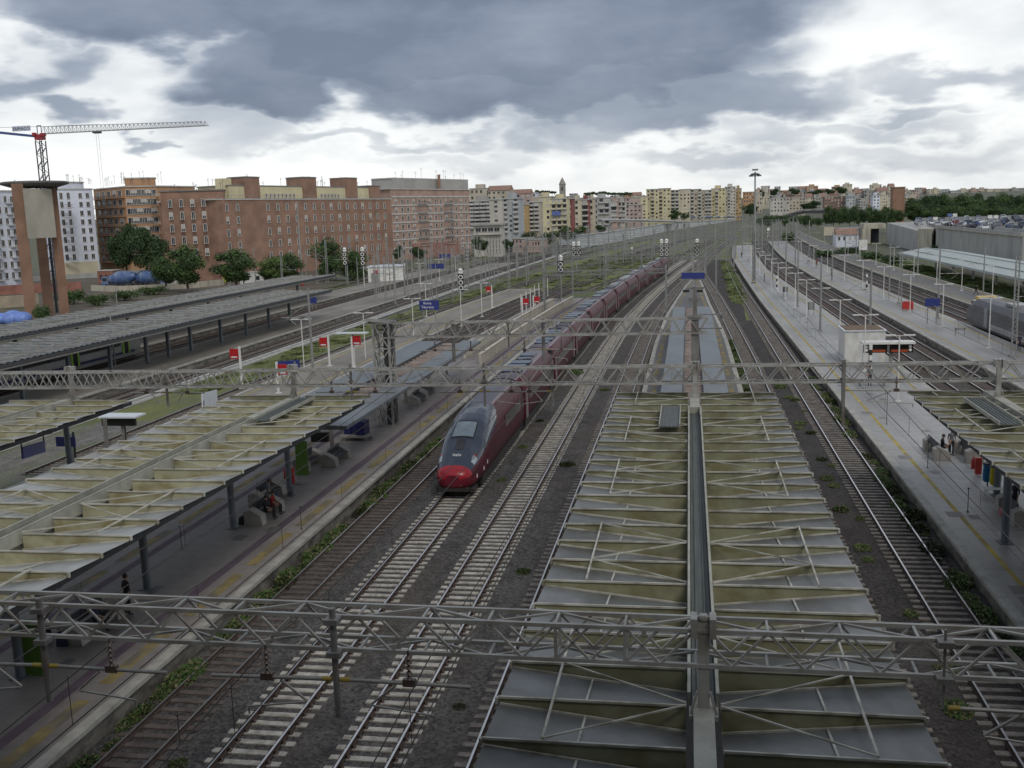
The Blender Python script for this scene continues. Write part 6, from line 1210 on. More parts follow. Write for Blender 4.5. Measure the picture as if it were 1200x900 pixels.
SBL = [
 ('grey and cream flats rising behind, just right of the pink brick block', 549, 577, 236, 268, 500, 'w_concrete', 7, 4, dict(bal=[0, 1, 2, 3])),
 ('beige rooftop block on the skyline right of the pink brick block', 551, 572, 221, 250, 640, 'w_beige', 4, 4, {}),
 ('blank pale grey side wall of flats, left of the blue-white balconies', 574, 589, 234, 272, 470, 'w_pale', 7, 1, dict(pent=False)),
 ('bluish white flats with broad balconies beside the blank grey wall', 589, 608, 233, 273, 475, 'w_bluegrey', 7, 3, dict(bal=[0, 2])),
 ('orange roofed block peeping over the bluish white flats', 571, 598, 223, 240, 640, 'w_beige', 3, 5, dict(pitched=True)),
 ('terracotta roofed block on the skyline above the ochre wall', 593, 622, 227, 245, 700, 'w_pink', 3, 5, dict(pitched=True)),
 ('small white building on the skyline left of the pine trees', 612, 628, 226, 238, 760, 'w_white', 2, 4, dict(pent=False)),
 ('blank ochre side wall with no windows', 607, 619.5, 240, 271, 540, 'w_ochre', 7, 1, dict(pent=False, shut=1)),
 ('dull brown flats with balconies between the ochre wall and the yellow flats', 619.5, 632, 237, 271, 545, 'w_beige', 7, 2, dict(bal=[0, 1])),
 ('light yellow flats, plain left half', 631, 646, 231, 272, 600, 'w_yellow', 6, 2, {}),
 ('light yellow flats with cream balconies, right half', 646, 665, 233, 271, 600, 'w_yellow', 6, 3, dict(bal=[0, 1, 2])),
 ('narrow dark red stairwell between two yellow buildings', 664.5, 671, 233, 270, 615, 'w_red', 6, 1, dict(pent=False)),
 ('cream flats with small dark windows right of the dark red stairwell', 671, 680.5, 234, 266, 640, 'w_cream', 5, 1, {}),
 ('dark red balconied flats', 680.5, 690, 234, 267, 650, 'w_red', 5, 1, dict(bal=[0])),
 ('slim cream flats left of the grey and white building', 690, 696, 233, 267, 660, 'w_cream', 5, 1, {}),
 ('grey and white building with stacked white balconies', 695, 714.5, 232, 264, 680, 'w_grey', 5, 3, dict(bal=[1, 2])),
 ('salmon flats with long balconies', 714.5, 724, 236, 260, 760, 'w_salmon', 4, 1, dict(bal=[0])),
 ('white strip of flats between salmon and pink', 724, 733, 237, 260, 770, 'w_pale', 4, 2, dict(bal=[0, 1])),
 ('flat pink building without balconies', 733, 752, 240, 258, 790, 'w_pink', 4, 4, dict(pent=False)),
 ('long pink roof storey behind the flat pink building', 715, 752, 232, 241, 900, 'w_pink', 2, 8, dict(pent=False)),
 ('yellow flats, leftmost of the big yellow row', 751, 759, 230, 257, 840, 'w_yellow', 7, 1, dict(pent=False)),
 ('tall yellow flats with dark balconies, second of the big yellow row', 757.5, 772, 222, 257, 850, 'w_yellow', 8, 3, dict(pent=False, bal=[1])),
 ('tall yellow flats with paired dark windows, third of the big yellow row', 772, 786, 221, 256, 860, 'w_yellow', 8, 3, dict(pent=False, bal=[0])),
 ('tall cream flats with full-width balconies, fourth of the big yellow row', 786, 796, 223, 256, 865, 'w_cream', 8, 2, dict(pent=False, bal=[0, 1])),
 ('tall cream flats with two window columns, fifth of the big yellow row', 796, 809, 222, 256, 870, 'w_cream', 8, 3, dict(pent=False)),
 ('beige flats with grey balcony stacks, sixth of the big yellow row', 809, 822, 222, 256, 880, 'w_beige', 8, 3, dict(pent=False, bal=[0, 2])),
 ('beige flats with a dark right edge, seventh of the big yellow row', 822, 834, 223, 255, 885, 'w_beige', 8, 3, dict(pent=False, bal=[1, 2])),
 ('bright lemon flats with red roof rim', 834, 850, 221, 254, 900, 'w_lemon', 8, 4, dict(bal=[1], roof='roof_tile')),
 ('grey white tower with a rooftop box, right of the lemon flats', 850, 862, 219, 253, 910, 'w_pale', 9, 4, dict(bal=[1])),
 ('brown edged tower at the right end of the big row', 862, 869, 221, 252, 915, 'w_ochre', 9, 2, {}),
 ('orange building behind the round dark tree, right of the big row', 871, 884, 225, 238, 1150, 'w_orange', 3, 4, dict(pent=False)),
 ('cream building right of the orange one and behind the tall floodlight', 884, 893, 226, 250, 1150, 'w_beige', 5, 3, {}),
 ('wide low pale block with white frame roof, right of the tall floodlight', 903, 925, 232, 249, 1000, 'w_pale', 4, 6, dict(pent=False)),
 ('wide low pale block, right neighbour with tan end', 925, 944, 232, 246, 1010, 'w_beige', 4, 5, dict(pent=False)),
 ('rusty brick long block in the right-hand town', 966, 992, 230, 243, 1050, 'w_brown', 4, 7, {}),
 ('pale tower with two rows of windows in the right-hand town', 992, 1002, 230, 244, 1040, 'w_bluegrey', 4, 3, {}),
 ('white tower among pale blocks, left of the brick chimney tower', 1023, 1031, 229, 244, 1030, 'w_white', 4, 2, {}),
 ('low pink shed with rust, in front of the ochre wall', 600, 620, 280, 292, 440, 'w_pink', 2, 5, dict(pent=False)),
 ('low salmon shed beside the rails, right of the pink shed', 617, 636, 281, 290, 430, 'w_salmon', 1, 6, dict(pent=False)),
 ('low bluish shed at the left end of the white barrier', 655, 682, 274, 282, 520, 'w_bluegrey', 1, 8, dict(pent=False)),
]
for s in SBL: smallblock(s[0], *s[1:9], **s[9])
mb = MB(); x, z = AT(652, 250, 598.5); mb.box((x, 598.3, z), (4.8, 1.0, 2.6)); tag(mb.build('awning', 'awning'), 'blue awning stretched over a balcony of the yellow flats', 'awning')
# hillside towns: rows of small pale blocks
rng = random.Random(21); cols_ = ['w_pale', 'w_beige', 'w_grey', 'w_cream', 'w_pink', 'w_concrete', 'w_brown', 'w_salmon', 'w_bluegrey', 'w_orange']; cn = dict(w_pale='pale', w_beige='beige', w_grey='grey', w_cream='cream', w_pink='pinkish', w_concrete='dull grey', w_brown='brown', w_salmon='salmon', w_bluegrey='blue-grey', w_orange='orange', w_white='white')
rows_ = [('back row of the right-hand hill town', 886, 1075, 219, 5, 236, 1700, 0), ('middle row of the right-hand hill town', 892, 1072, 224, 4, 240, 1350, 1), ('front row of the right-hand hill town', 944, 1066, 229, 4, 245, 1120, 2), ('skyline row behind the yellow flats', 626, 760, 228, 4, 240, 1300, 3), ('skyline row above the pink brick block', 548, 640, 227, 4, 242, 1250, 4), ('far right skyline behind the trees', 1074, 1200, 221, 3, 231, 2100, 5)]
for lab, xa, xb, yt, vy, yb, Y, seed in rows_:
    x = xa; k = 0
    while x < xb:
        w = rng.uniform(6, 13); m = rng.choice(cols_[:6]+cols_); hh = -1.2 if (Y == 1700 and 975 < x < 1045) else 0
        smallblock('%s block, %s from the left in the %s' % (cn[m], od(k), lab), x, x+w, yt+rng.uniform(-1, vy)+hh*2, yb, Y+rng.uniform(-40, 40), m, rng.choice((4, 5)), max(2, int(w/2.5)), bal=[0] if rng.random() < .4 else [], pent=None if rng.random() < .5 else False, grp=None, pitched=rng.random() < .2, depth=18)
        x += w*rng.uniform(.85, 1.15); k += 1
# bell tower
mat('stone_grey', (.28, .27, .24), .9, var=.2, scale=.2); Yb = 950; xb_, zt_ = AT(659, 216, Yb); _, zsp = AT(659, 208, Yb); t = thing('bell_tower', 'grey stone bell tower with a pointed spire on the skyline', 'tower', (xb_, Yb, 20)); w = 5.2
mb = MB(); mb.box((xb_, Yb, (zt_+10)/2), (w, w, zt_-10)); mb.box((xb_, Yb, zt_), (w+.8, w+.8, .6)); mb.box((xb_, Yb-w/2-.03, zt_-4), (1.8, .1, 3.4), 1); mb.build('shaft', ['stone_grey', 'glass_dark'], t)
mb = MB(); mb.lathe([(w*.62, 0), (w*.3, (zsp-zt_)*.55), (.1, zsp-zt_)], (xb_, Yb, zt_+.3), 4, smooth=False); mb.build('spire', 'stone_grey', t)
# brick chimney tower at the right
Yc = 560; xl2, xr2 = AT(1046, 240, Yc)[0], AT(1060, 240, Yc)[0]; zt_ = ZZ(1053, 220, Yc); t = thing('brick_tower', 'plain square reddish brick tower in front of the right-hand town', 'tower', ((xl2+xr2)/2, Yc, -.3)); mb = MB(); mb.box(((xl2+xr2)/2, Yc+3, zt_/2), (xr2-xl2, 6.5, zt_)); mb.build('shaft', 'tower_brick', t); mb = MB(); mb.box(((xl2+xr2)/2, Yc+3, zt_+.2), (xr2-xl2+.6, 7.1, .5)); mb.build('cap', 'w_brown', t)
# ================================================================ right side: retaining wall, parking deck, ramp, awning
mat('concrete_wall', (.37, .375, .365), .9, var=.1, scale=.12, stain=(.35, (.9, .9, .25), (.25, .25, .24), .6)); mat('concrete_pale', (.46, .43, .36), .9, var=.12, scale=.2, stain=(.4, (1.5, 1.5, .2), (.25, .22, .17), .6)); mat('deck', (.16, .16, .155), .9, var=.2, scale=.2)
t = thing('parking_deck', 'long grey concrete parking deck wall with stepped parapet', 'wall', (77, 300, -.3))
def wx(px_, Y): return AT(px_, 290, Y)[0]
Wp = [(wx(1196, 236), 236), (wx(1090, 338), 338)]
Wp = [(77.5, 262), (76.5, 342)]
xA, yA = 73.0, 245.0; xB, yB = 76.5, 342.0
mb = MB(); mb.prism([(xA, yA), (xB, yB), (xB+36, yB+200), (xB+180, yB+200), (xA+110, yA-20)][::-1], -.3, 7.6, 0, 1); mb.build('wall', ['concrete_wall', 'deck'], t)
def par(x0, y0, x1, y1, z0, z1, m='concrete_wall', w=.35, nm='parapet'): mb = MB(); mb.bar((x0, y0, (z0+z1)/2), (x1, y1, (z0+z1)/2), w, z1-z0); return mb.build(nm, m, t)
par(xA-.1, yA, xB-.1, yB, 7.55, 8.25); par(xA+.8, yA, xA+2.4, yA+30, 8.2, 8.9, 'concrete_wall'); mb = MB(); mb.bar((xA-.35, yA, 7.5), (xB-.35, yB, 7.5), .3, .25); mb.build('ledge', 'concrete_pale', t)
xC, yC = AT(1090, 290, 345)[0], 345; 
mb = MB(); x0_, x1_ = AT(1075, 285, 352)[0], AT(1090, 285, 346)[0]; mb.prism([(x0_, 352), (x1_, 344), (x1_+6, 362), (x0_+6, 372)], -.3, ZZ(1082, 268, 350)); mb.build('pier', 'concrete_pale', t)
t2 = thing('retaining_wall', 'sloping grey retaining wall of the ramp left of the parking deck', 'wall', (70, 400, -.3)); t = t2
mb = MB(); a = (AT(1039, 285, 420)[0], 420); b = (AT(1075, 285, 356)[0], 356); mb.add([(a[0], a[1], -.3), (b[0], b[1], -.3), (b[0], b[1], ZZ(1075, 270.5, 356)), (a[0], a[1], ZZ(1039, 261, 420)), (a[0]+20, a[1]+8, -.3), (b[0]+20, b[1]+8, -.3), (b[0]+20, b[1]+8, ZZ(1075, 270.5, 356)), (a[0]+20, a[1]+8, ZZ(1039, 261, 420))], ((0, 1, 2, 3), (3, 2, 6, 7), (1, 5, 6, 2), (0, 3, 7, 4)), 0); mb.build('wall', 'concrete_wall', t)
t = thing('underpass', 'pale concrete underpass mouth with a dark opening beside the ramp', 'underpass', (a[0], 420, -.3)); x0_, x1_ = AT(1012, 275, 425)[0], AT(1039, 275, 422)[0]; zt_ = ZZ(1025, 262, 423); zo = ZZ(1025, 268, 423)
mb = MB(); mb.box(((x0_+x1_)/2, 430, (zt_+zo)/2), (x1_-x0_, 12, zt_-zo)); mb.box((x0_+1, 430, zo/2), (3, 12, zo)); mb.build('lintel', 'concrete_pale', t); mb = MB(); mb.box(((x0_+x1_)/2, 436, zo/2), (x1_-x0_-1, .5, zo)); mb.build('opening', 'glass_dark', t); mb = MB(); mb.box(((x0_+x1_)/2-2, 426, 2.6), (x1_-x0_-8, .5, 5.2)); mb.build('inner_wall', 'concrete_wall', t)  # the opening is a dark sheet standing in for the shade inside
# white houses / sheds by the right edge of the yard
smallblock('small white shed with a grey pitched roof beside the right platforms', 980, 1006, 275, 284, 400, 'w_white', 1, 4, depth=10, pitched=True, name='shed'); smallblock('long grey shed roof behind the small white shed', 984, 1014, 268, 276, 430, 'w_concrete', 1, 5, depth=14, name='shed', pent=False)
for lab, a in (('big white blank board on posts, left of the underpass', (1011, 302, 281, 9)), ('brown weathered board under a thin frame, right-hand yard', (971, 292, 266, 11))):
    X, Y = G(a[0], a[1], 0); zt_ = ZZ(a[0], a[2], Y); w = a[3]/F*Y; t = thing('billboard', lab, 'board', (X, Y, -.2), 'boards on posts'); mb = MB(); [mb.box((X+s*w*.42, Y, zt_/2), (.25, .25, zt_)) for s in (-1, 1)]; mb.box((X, Y, zt_+.2), (w*1.3, .5, .15)); mb.build('post', 'mast_grey', t); mb = MB(); mb.box((X, Y-.2, zt_-1.5), (w, .12, 3)); mb.build('panel', 'white_paint' if 'white' in lab else 'w_beige', t)
# long pale green awning roof
mat('awning_roof', (.36, .41, .40), .5, .1, var=.1, scale=.3, stretch=(4, .3, 1)); t = thing('long_canopy', 'long low pale green canopy roof running below the concrete wall', 'canopy', (57, 200, 0))
a0 = (AT(1056, 297, 268)[0], 268); a1 = (AT(1205, 327, 160)[0], 160)
P_near = [(50.6, 100), (51.2, 268)]; mb = MB(); n = 30
for i in range(n):
    y0_ = 100+168*i/n; y1_ = 100+168*(i+1)/n; mb.quad((51, y0_, 3.4), (57.5, y0_, 4.5), (57.5, y1_, 4.5), (51, y1_, 3.4)); mb.quad((57.5, y0_, 4.5), (63, y0_, 3.9), (63, y1_, 3.9), (57.5, y1_, 4.5)); mb.bar((54, y0_, 4.0), (54, y1_, 4.0), .25, .12)
mb.bar((57.5, 100, 4.56), (57.5, 268, 4.56), .3, .15); mb.bar((51, 100, 3.3), (51, 268, 3.3), .15, .4); mb.build('roof', 'awning_roof', t)
mb = MB(); mb.quad((51.4, 100, 3.2), (62.5, 100, 3.6), (62.5, 268, 3.6), (51.4, 268, 3.2)); mb.build('soffit', 'soffit', t)
for y in range(108, 268, 16): c = MB(); c.box((56.5, y, 1.7), (.35, .35, 4)); c.build('column', 'mast_grey', t)
# white barrier wall along the left tracks and the elevated road
mat('barrier', (.50, .53, .55), .7, var=.15, scale=.2, stain=(.5, (1, 1, .2), (.30, .31, .31), .6))
t = thing('barrier_wall', 'long pale barrier wall curving along the far left edge of the yard', 'wall', (-60, 560, 0)); pts = [(676, 283, 276), (700, 280, 273.5), (722, 277, 270.5), (748, 272.5, 267), (775, 268.5, 263), (800, 264.5, 260.5), (830, 261.5, 258.5), (862, 260, 257)]
V_ = []
for px_, yb, yt in pts: Y = 430+(px_-676)*2.6; x, zb = AT(px_, yb, Y); V_.append((x, Y, zb, ZZ(px_, yt, Y)))
mb = MB()
for p, q in zip(V_, V_[1:]): mb.add([(p[0], p[1], p[2]-3), (q[0], q[1], q[2]-3), (q[0], q[1], q[3]), (p[0], p[1], p[3]), (p[0], p[1]+.8, p[3]), (q[0], q[1]+.8, q[3]), (p[0], p[1]+.8, p[2]-3), (q[0], q[1]+.8, q[2]-3)], ((0, 1, 2, 3), (3, 2, 5, 4), (4, 5, 7, 6)))
mb.build('wall', 'barrier', t); mb = MB()
for p, q in zip(V_, V_[1:]): mb.bar((p[0], p[1], p[3]+.1), (q[0], q[1], q[3]+.1), 1.0, .25)
mb.build('coping', 'white_paint', t)
t = thing('elevated_road', 'low viaduct with a pale parapet in front of the pink and yellow flats', 'road bridge', (-60, 620, 4)); V_ = []
for px_, yb in ((706, 258.5), (740, 258.5), (775, 259.5), (802, 260.5)): Y = 640+(px_-706)*.8; x, z = AT(px_, yb, Y); V_.append((x, Y, z))
mb = MB()
for p, q in zip(V_, V_[1:]): mb.bar(p, q, 7, .5); mb.bar((p[0], p[1]-3.6, p[2]+.6), (q[0], q[1]-3.6, q[2]+.6), .3, 1.0, 1)
mb.build('deck', ['deck', 'barrier'], t)
for i in range(12): q = i/11; x = V_[0][0]+(V_[-1][0]-V_[0][0])*q; y = V_[0][1]+(V_[-1][1]-V_[0][1])*q; z = V_[0][2]+(V_[-1][2]-V_[0][2])*q; c = MB(); c.box((x, y, z/2-1), (1.2, 1.2, z)); c.build('pier', 'concrete_wall', t)
# right far ramp bridge
t = thing('road_bridge', 'grey road ramp with pale parapet climbing behind the right platforms', 'road bridge', (60, 700, 3)); V_ = []
for px_, yb in ((915, 254), (925, 250.5), (935, 247.5), (944, 245.5), (968, 245)): Y = 760-(px_-915)*1.5; x, z = AT(px_, yb, Y); V_.append((x, Y, z))
mb = MB()
for p, q in zip(V_, V_[1:]): mb.bar((p[0], p[1], p[2]-1.6), (q[0], q[1], q[2]-1.6), 1.4, 1.8, 0); mb.bar(p, q, 1.0, .7, 1)
mb.build('deck', ['steel_dark', 'concrete_wall'], t)
# ================================================================ trees
mat('leaf_dark', (.030, .058, .020), .85, var=.3, scale=1.2); mat('leaf_mid', (.060, .11, .030), .85, var=.3, scale=1.2); mat('leaf_light', (.11, .16, .045), .85, var=.3, scale=1.2); mat('bark', (.07, .055, .04), .9, var=.3, scale=2)
def tree_mesh(h, r, kind, n, seed, size=.5, lean=None):
    """crown = many leaf quads in overlapping uneven clumps; trunk with limbs"""
    rng = random.Random(seed); cl = []
    for i in range(19 if kind != 'column' else 9):
        a = rng.uniform(0, 6.283); q = rng.uniform(.15, .72)*r
        if kind == 'round': cz = h*rng.uniform(.22, .84); q *= math.sin(math.pi*min(1, max(.15, (cz/h-.2)/.8)))+.15
        elif kind == 'column': cz = h*rng.uniform(.2, .85); q *= .6*(1.25-cz/h)
        elif kind == 'pine': cz = h*rng.uniform(.74, .86)
        else: cz = h*rng.uniform(.2, .62)
        cl.append((q*math.cos(a), q*math.sin(a), cz, r*rng.uniform(.28, .52)*(.7 if kind == 'column' else 1)))
    if kind == 'column': cl.append((0, 0, h*.9, r*.35)); cl.append((0, 0, h*.5, r*.8))
    cr = MB()
    for i in range(n):
        c = rng.choice(cl); d = Vector((rng.gauss(0, 1), rng.gauss(0, 1), rng.gauss(0, 1))).normalized(); k = rng.random()**.4
        sq = .45 if kind == 'pine' else .85
        p = Vector((c[0]+d.x*c[3]*k, c[1]+d.y*c[3]*k, c[2]+d.z*c[3]*k*sq)); s = size*rng.uniform(.5, 1.25)
        nn_ = (d+Vector((rng.gauss(0, .6), rng.gauss(0, .6), rng.gauss(0, .6)+.4))).normalized(); b = nn_.orthogonal().normalized(); e = nn_.cross(b); th = rng.uniform(0, 6.28); b2 = b*math.cos(th)+e*math.sin(th); e2 = nn_.cross(b2)
        cr.quad(p-b2*s*.5, p-e2*s*.35, p+b2*s*.5, p+e2*s*.35, (0 if (c[2]*7+c[0]*3) % 3 < 1.2 else 1) if rng.random() < .7 else rng.choice((0, 1, 2)))
    tr = MB(); th = h*(.72 if kind == 'pine' else .45 if kind != 'bush' else .2); tr.tube((0, 0, -.5), (0, 0, th), h*.022+.06, h*.014+.04, n=8)
    for c in cl[:7]: tr.tube((0, 0, th*.75), (c[0], c[1], c[2]), h*.010+.03, .03, n=5)
    return cr, tr
TP = {}
def tree_proto(kind, v):
    if (kind, v) in TP: return TP[(kind, v)]
    h, r, n, s = {'round': (10, 5, 8000, .50), 'column': (10, 2.6, 3200, .5), 'pine': (10, 5.5, 2600, .6), 'bush': (4, 3, 1700, .38)}[kind]
    cr, tr = tree_mesh(h, r, kind, n, v*7+len(kind), s)
    pals = [['leaf_dark', 'leaf_mid', 'leaf_light'], ['leaf_dark', 'leaf_dark', 'leaf_mid'], ['leaf_mid', 'leaf_light', 'leaf_light']]
    t = thing('tree', 'x', 'tree'); t['pal'] = v % 3; cr.build('crown', pals[v % 3], t); tr.build('trunk', 'bark', t); TP[(kind, v)] = t; return t
NAMES = {'round': 'tree', 'column': 'tree', 'pine': 'pine_tree', 'bush': 'bush'}
def tree(label, x, y, z, h, w, kind='round', v=0, rz=0, grp=None):
    p = tree_proto(kind, v); bh, bw = {'round': (10, 9.4), 'column': (10, 5.0), 'pine': (10, 11), 'bush': (4, 6)}[kind]
    o = place(p, (x, y, z), rz, label, grp or '', 1.0); o.scale = (w/bw, w/bw, h/bh); o.name = NAMES[kind]
    if grp is None and 'group' in o: del o['group']
    if kind == 'bush': o['category'] = 'bush'
    return o
def ptree(label, x0, x1, ytop, ybase, kind='round', v=0, Y=None, z=None, grp=None):
    xm = (x0+x1)/2
    if Y is None: X, Y = G(xm, ybase, z or -.2)
    X, zb = AT(xm, ybase, Y); zt = ZZ(xm, ytop, Y); w = (x1-x0)/F*math.hypot(X, Y)*1.02
    return tree(label, X, Y, zb, zt-zb, w, kind, v, rz=(x0*13) % 6, grp=grp)
TL = [('tall dark columnar tree left of the brown brick building', 130, 168, 253, 320, 'round', 1, 262), ('tall dark tree overlapping the first, touching the brick building', 150, 196, 258, 323, 'round', 1, 258),
 ('broad green tree in front of the brick building corner', 196, 244, 286, 336, 'round', 0, 232), ('low green tree left of the broad one at the brick corner', 177, 212, 300, 334, 'round', 0, 238),
 ('light green round tree before the brick facade, first of the row', 250, 304, 291, 333, 'round', 0, 236), ('light bushy tree before the brick facade, second of the row', 298, 336, 299, 330, 'round', 2, 245), ('green tree before the brick facade by the tall thin pole', 322, 358, 296, 328, 'round', 0, 250), ('taller green tree in the gap right of the tall thin pole', 366, 404, 278, 327, 'round', 0, 268), ('green tree behind the two black signals', 392, 434, 292, 329, 'round', 0, 266),
 ('dark tree between the brown brick and the pink brick blocks', 460, 474, 285, 306, 'round', 1, 350), ('dark bush at the foot of the pink brick block', 480, 500, 287, 305, 'round', 1, 352), ('dark evergreen left of the cream terrace block', 552, 572, 275, 296, 'round', 1, 372), ('small dark tree right of the cream terrace block', 588, 602, 278, 294, 'round', 1, 390),
 ('dark green hedge tree before the yellow flats, left', 608, 634, 269, 283, 'bush', 1, 480), ('dark green hedge tree before the yellow flats, middle', 630, 658, 268, 284, 'bush', 1, 480), ('green tree before the dark red stairwell', 655, 672, 264, 282, 'round', 0, 500), ('green tree below the cream flats', 674, 690, 264, 279, 'round', 0, 520), ('round dark tree under the grey and white building', 697, 712, 262, 274, 'round', 1, 560),
 ('olive tree in front of the fourth yellow block', 784, 797, 245, 258, 'round', 0, 800), ('small olive tree in front of the fifth yellow block', 797, 807, 249, 258, 'round', 0, 805), ('big round dark tree right of the big yellow row', 869, 889, 236, 253, 'round', 1, 880),
 ('lone dark round tree in the gap of the right-hand town', 1, 2, 1, 2, 'round', 1, 1)][:-1]
for lab, x0, x1, yt, yb, k, v, Y in TL: ptree(lab, x0, x1, yt, yb, k, v, Y)
rng = random.Random(77)
for i in range(7): x = 626+i*3.6; ptree('dark pine on the skyline left of the bell tower, %s from the left' % od(i), x, x+rng.uniform(5, 8), 221+rng.uniform(0, 2.5), 234, 'pine', i % 2, 1240, grp='pines on the skyline')
for i in range(13): x = 683+i*4.3; ptree('dark pine on the skyline right of the bell tower, %s from the left' % od(i), x, x+rng.uniform(7, 11), 223+rng.uniform(0, 2.5), 236, 'pine', i % 2, 1240, grp='pines on the skyline')
for i, (x0, x1, yt, yb) in enumerate(((889, 897, 221, 232), (903, 913, 219.5, 230), (924, 937, 219, 229), (940, 966, 221, 232), (944, 962, 223, 236), (966, 978, 220, 229), (978, 992, 217.5, 228), (939, 962, 234, 247))): ptree('dark tree among the houses of the right-hand town, %s from the left' % od(i), x0, x1, yt, yb, 'round', 1, 1300 if yb < 240 else 960, grp='dark trees in the right-hand town')
for i in range(15): x = 966+i*6.1; ptree('green tree of the hedge line below the right-hand town, %s from the left' % od(i), x-2, x+rng.uniform(9, 14), 241+rng.uniform(-1, 5), 261+rng.uniform(-2, 3), 'round', i % 3 if i % 3 != 2 else 0, 520+rng.uniform(-30, 30), grp='trees below the right-hand town')
for i in range(12): x = 888+i*7.5; ptree('scrubby green tree before the road ramp, %s from the left' % od(i), x-3, x+rng.uniform(8, 13), 249+rng.uniform(-1.5, 4), 261+rng.uniform(-2, 5), 'bush', i % 2, 600+rng.uniform(-60, 60), grp='scrub before the road ramp')
k = 0
for row, (Y, y0_, n, dy) in enumerate(((700, 229, 12, 30), (620, 235, 11, 27), (565, 242, 11, 20))):
    for i in range(n):
        x = 1068+i*(142/n)+rng.uniform(-3, 3); yt = y0_+rng.uniform(-4, 4)-(6 if x > 1165 and row == 0 else 0)-(3 if 1110 < x < 1145 and row == 0 else 0); ptree('tree of the dense wood behind the parked cars, %s in its %s row' % (od(i), ('back', 'middle', 'front')[row]), x-10, x+rng.uniform(10, 18), yt, yt+dy, 'round', (1, 1, 0)[row] if rng.random() < .7 else 0, Y+rng.uniform(-25, 25), grp='wood behind the parked cars'); k += 1
for i, (x0, x1, yt, yb, Y) in enumerate(((950, 985, 290, 302, 330), (978, 1012, 286, 300, 335), (1004, 1040, 292, 306, 300), (1030, 1062, 296, 309, 280), (1090, 1106, 284, 297, 340), (1016, 1040, 258, 266, 440), (915, 935, 268, 285, 480))): ptree('green bushes by the right platforms and ramp, %s from the left' % od(i), x0, x1, yt, yb, 'bush', i % 2, Y, grp='bushes at the ramp')
for i, (x0, x1, yt, yb) in enumerate(((70, 104, 335, 356), (100, 132, 341, 358), (128, 165, 337, 352), (40, 62, 352, 378), (160, 200, 333, 345))): ptree('scrubby bush on the rough ground by the water tower, %s from the left' % od(i), x0, x1, yt, yb, 'bush', 0, None, grp='scrub by the water tower')
t = copy_tree(TP[('bush', 0)], (-11.5+.1, 102, -.2), 0, 'small green shrub growing beside the signal gantry drop post', None) if False else None
# construction ground at left, low walls, concrete drums
mb = MB(); 
gp = [(-95, 120), (-88, 250), (-120, 330), (-260, 330), (-260, 120)]; mb.prism(gp[::-1], -.34, -.28); struct('rough_ground', mb, 'dirt')
def lowwall(lab, pts, h, m, Y=None, th=.5, name='low_wall'):
    P = [G(a, b, -.28) for a, b in pts]; mb = MB()
    for p, q in zip(P, P[1:]): mb.bar((*p, h/2-.28), (*q, h/2-.28), th, h)
    tag(mb.build(name, m), lab, 'wall')
mat('dusty_red', (.28, .13, .10), .9, var=.3, scale=.3); mat('sand', (.34, .29, .22), .9, var=.2, scale=.4)
lowwall('pale low wall along the rough ground below the blue drums', [(108, 341), (140, 342), (172, 341), (220, 338), (262, 334)], 1.5, 'concrete_pale'); lowwall('dull red low wall behind the tower legs', [(0, 346), (60, 342), (96, 341)], 2.4, 'dusty_red'); lowwall('grey wall at the foot of the white block', [(-10, 334), (60, 328), (120, 325), (170, 321)], 1.6, 'concrete_wall'); lowwall('sand coloured construction wall at the left edge', [(-10, 362), (30, 359), (45, 357)], 2.5, 'sand')
def gcar(name, lab, cat, a, m, w, d, h, roof=None):
    X, Y = G(*a, -.25); t = thing(name, lab, cat, (X, Y, -.25)); mb = MB(); mb.box((X, Y, h/2-.1), (w, d, h)); mb.build('body', m, t); mb = MB(); mb.box((X, Y, h+.0), (w+.25, d+.25, .18)); mb.build('roof', roof or 'slab_white', t); mb = MB(); [mb.box((X+w*q, Y-d/2-.03, h*.5), (w*.14, .06, h*.35)) for q in (-.28, .05, .32)]; mb.build('window', 'glass_dark', t)
gcar('site_cabin', 'white site cabin right of the two blue concrete drums', 'cabin', (203, 334), 'white_paint', 9, 3, 3.0); gcar('site_cabin', 'dark red cabin left of the blue drums', 'cabin', (129, 333), 'dusty_red', 5, 4, 3.8); gcar('site_cabin', 'white cabin with graffiti-grey side in front of the brick building', 'cabin', (303, 333), 'white_paint', 9, 3, 3.0)
X, Y = G(303, 333, -.25); tt = [o for o in COL.objects if o.get('label', '').startswith('white cabin with graffiti')][0]
X, Y = G(452, 331, -.2); t = thing('white_cabin', 'long white tented cabin beside the rails, before the brick building', 'cabin', (X, Y, -.2)); x0_, x1_ = G(432, 333)[0], G(474, 326)[0]; Ya, Yb_ = G(432, 333)[1], G(474, 326)[1]; x1_ = AT(474, 320, Ya+6)[0]
mb = MB(); mb.prism([(x0_, Ya), (x1_, Ya+6), (x1_-2, Ya+14), (x0_-2, Ya+9)], -.2, 4.0); mb.build('walls', 'white_paint', t); mb = MB(); mb.prism([(x0_-.3, Ya-.3), (x1_+.3, Ya+5.7), (x1_-2, Ya+14.4), (x0_-2.3, Ya+9.4)], 4.0, 4.25); mb.build('roof', 'sign_white', t); mb = MB(); mb.box((x0_+1.6, Ya+.6, 1.4), (1.6, .8, 2.6)); mb.build('door', 'mast_grey', t); mb = MB(); mb.box((x0_+1.9, Ya+.1, 3.0), (1.0, .3, .8)); mb.build('notice', 'sign_red', t)
mat('drum_blue', (.07, .13, .30), .5, var=.15, scale=.5, stain=(.5, (1, 1, 1), (.30, .33, .37), .8))
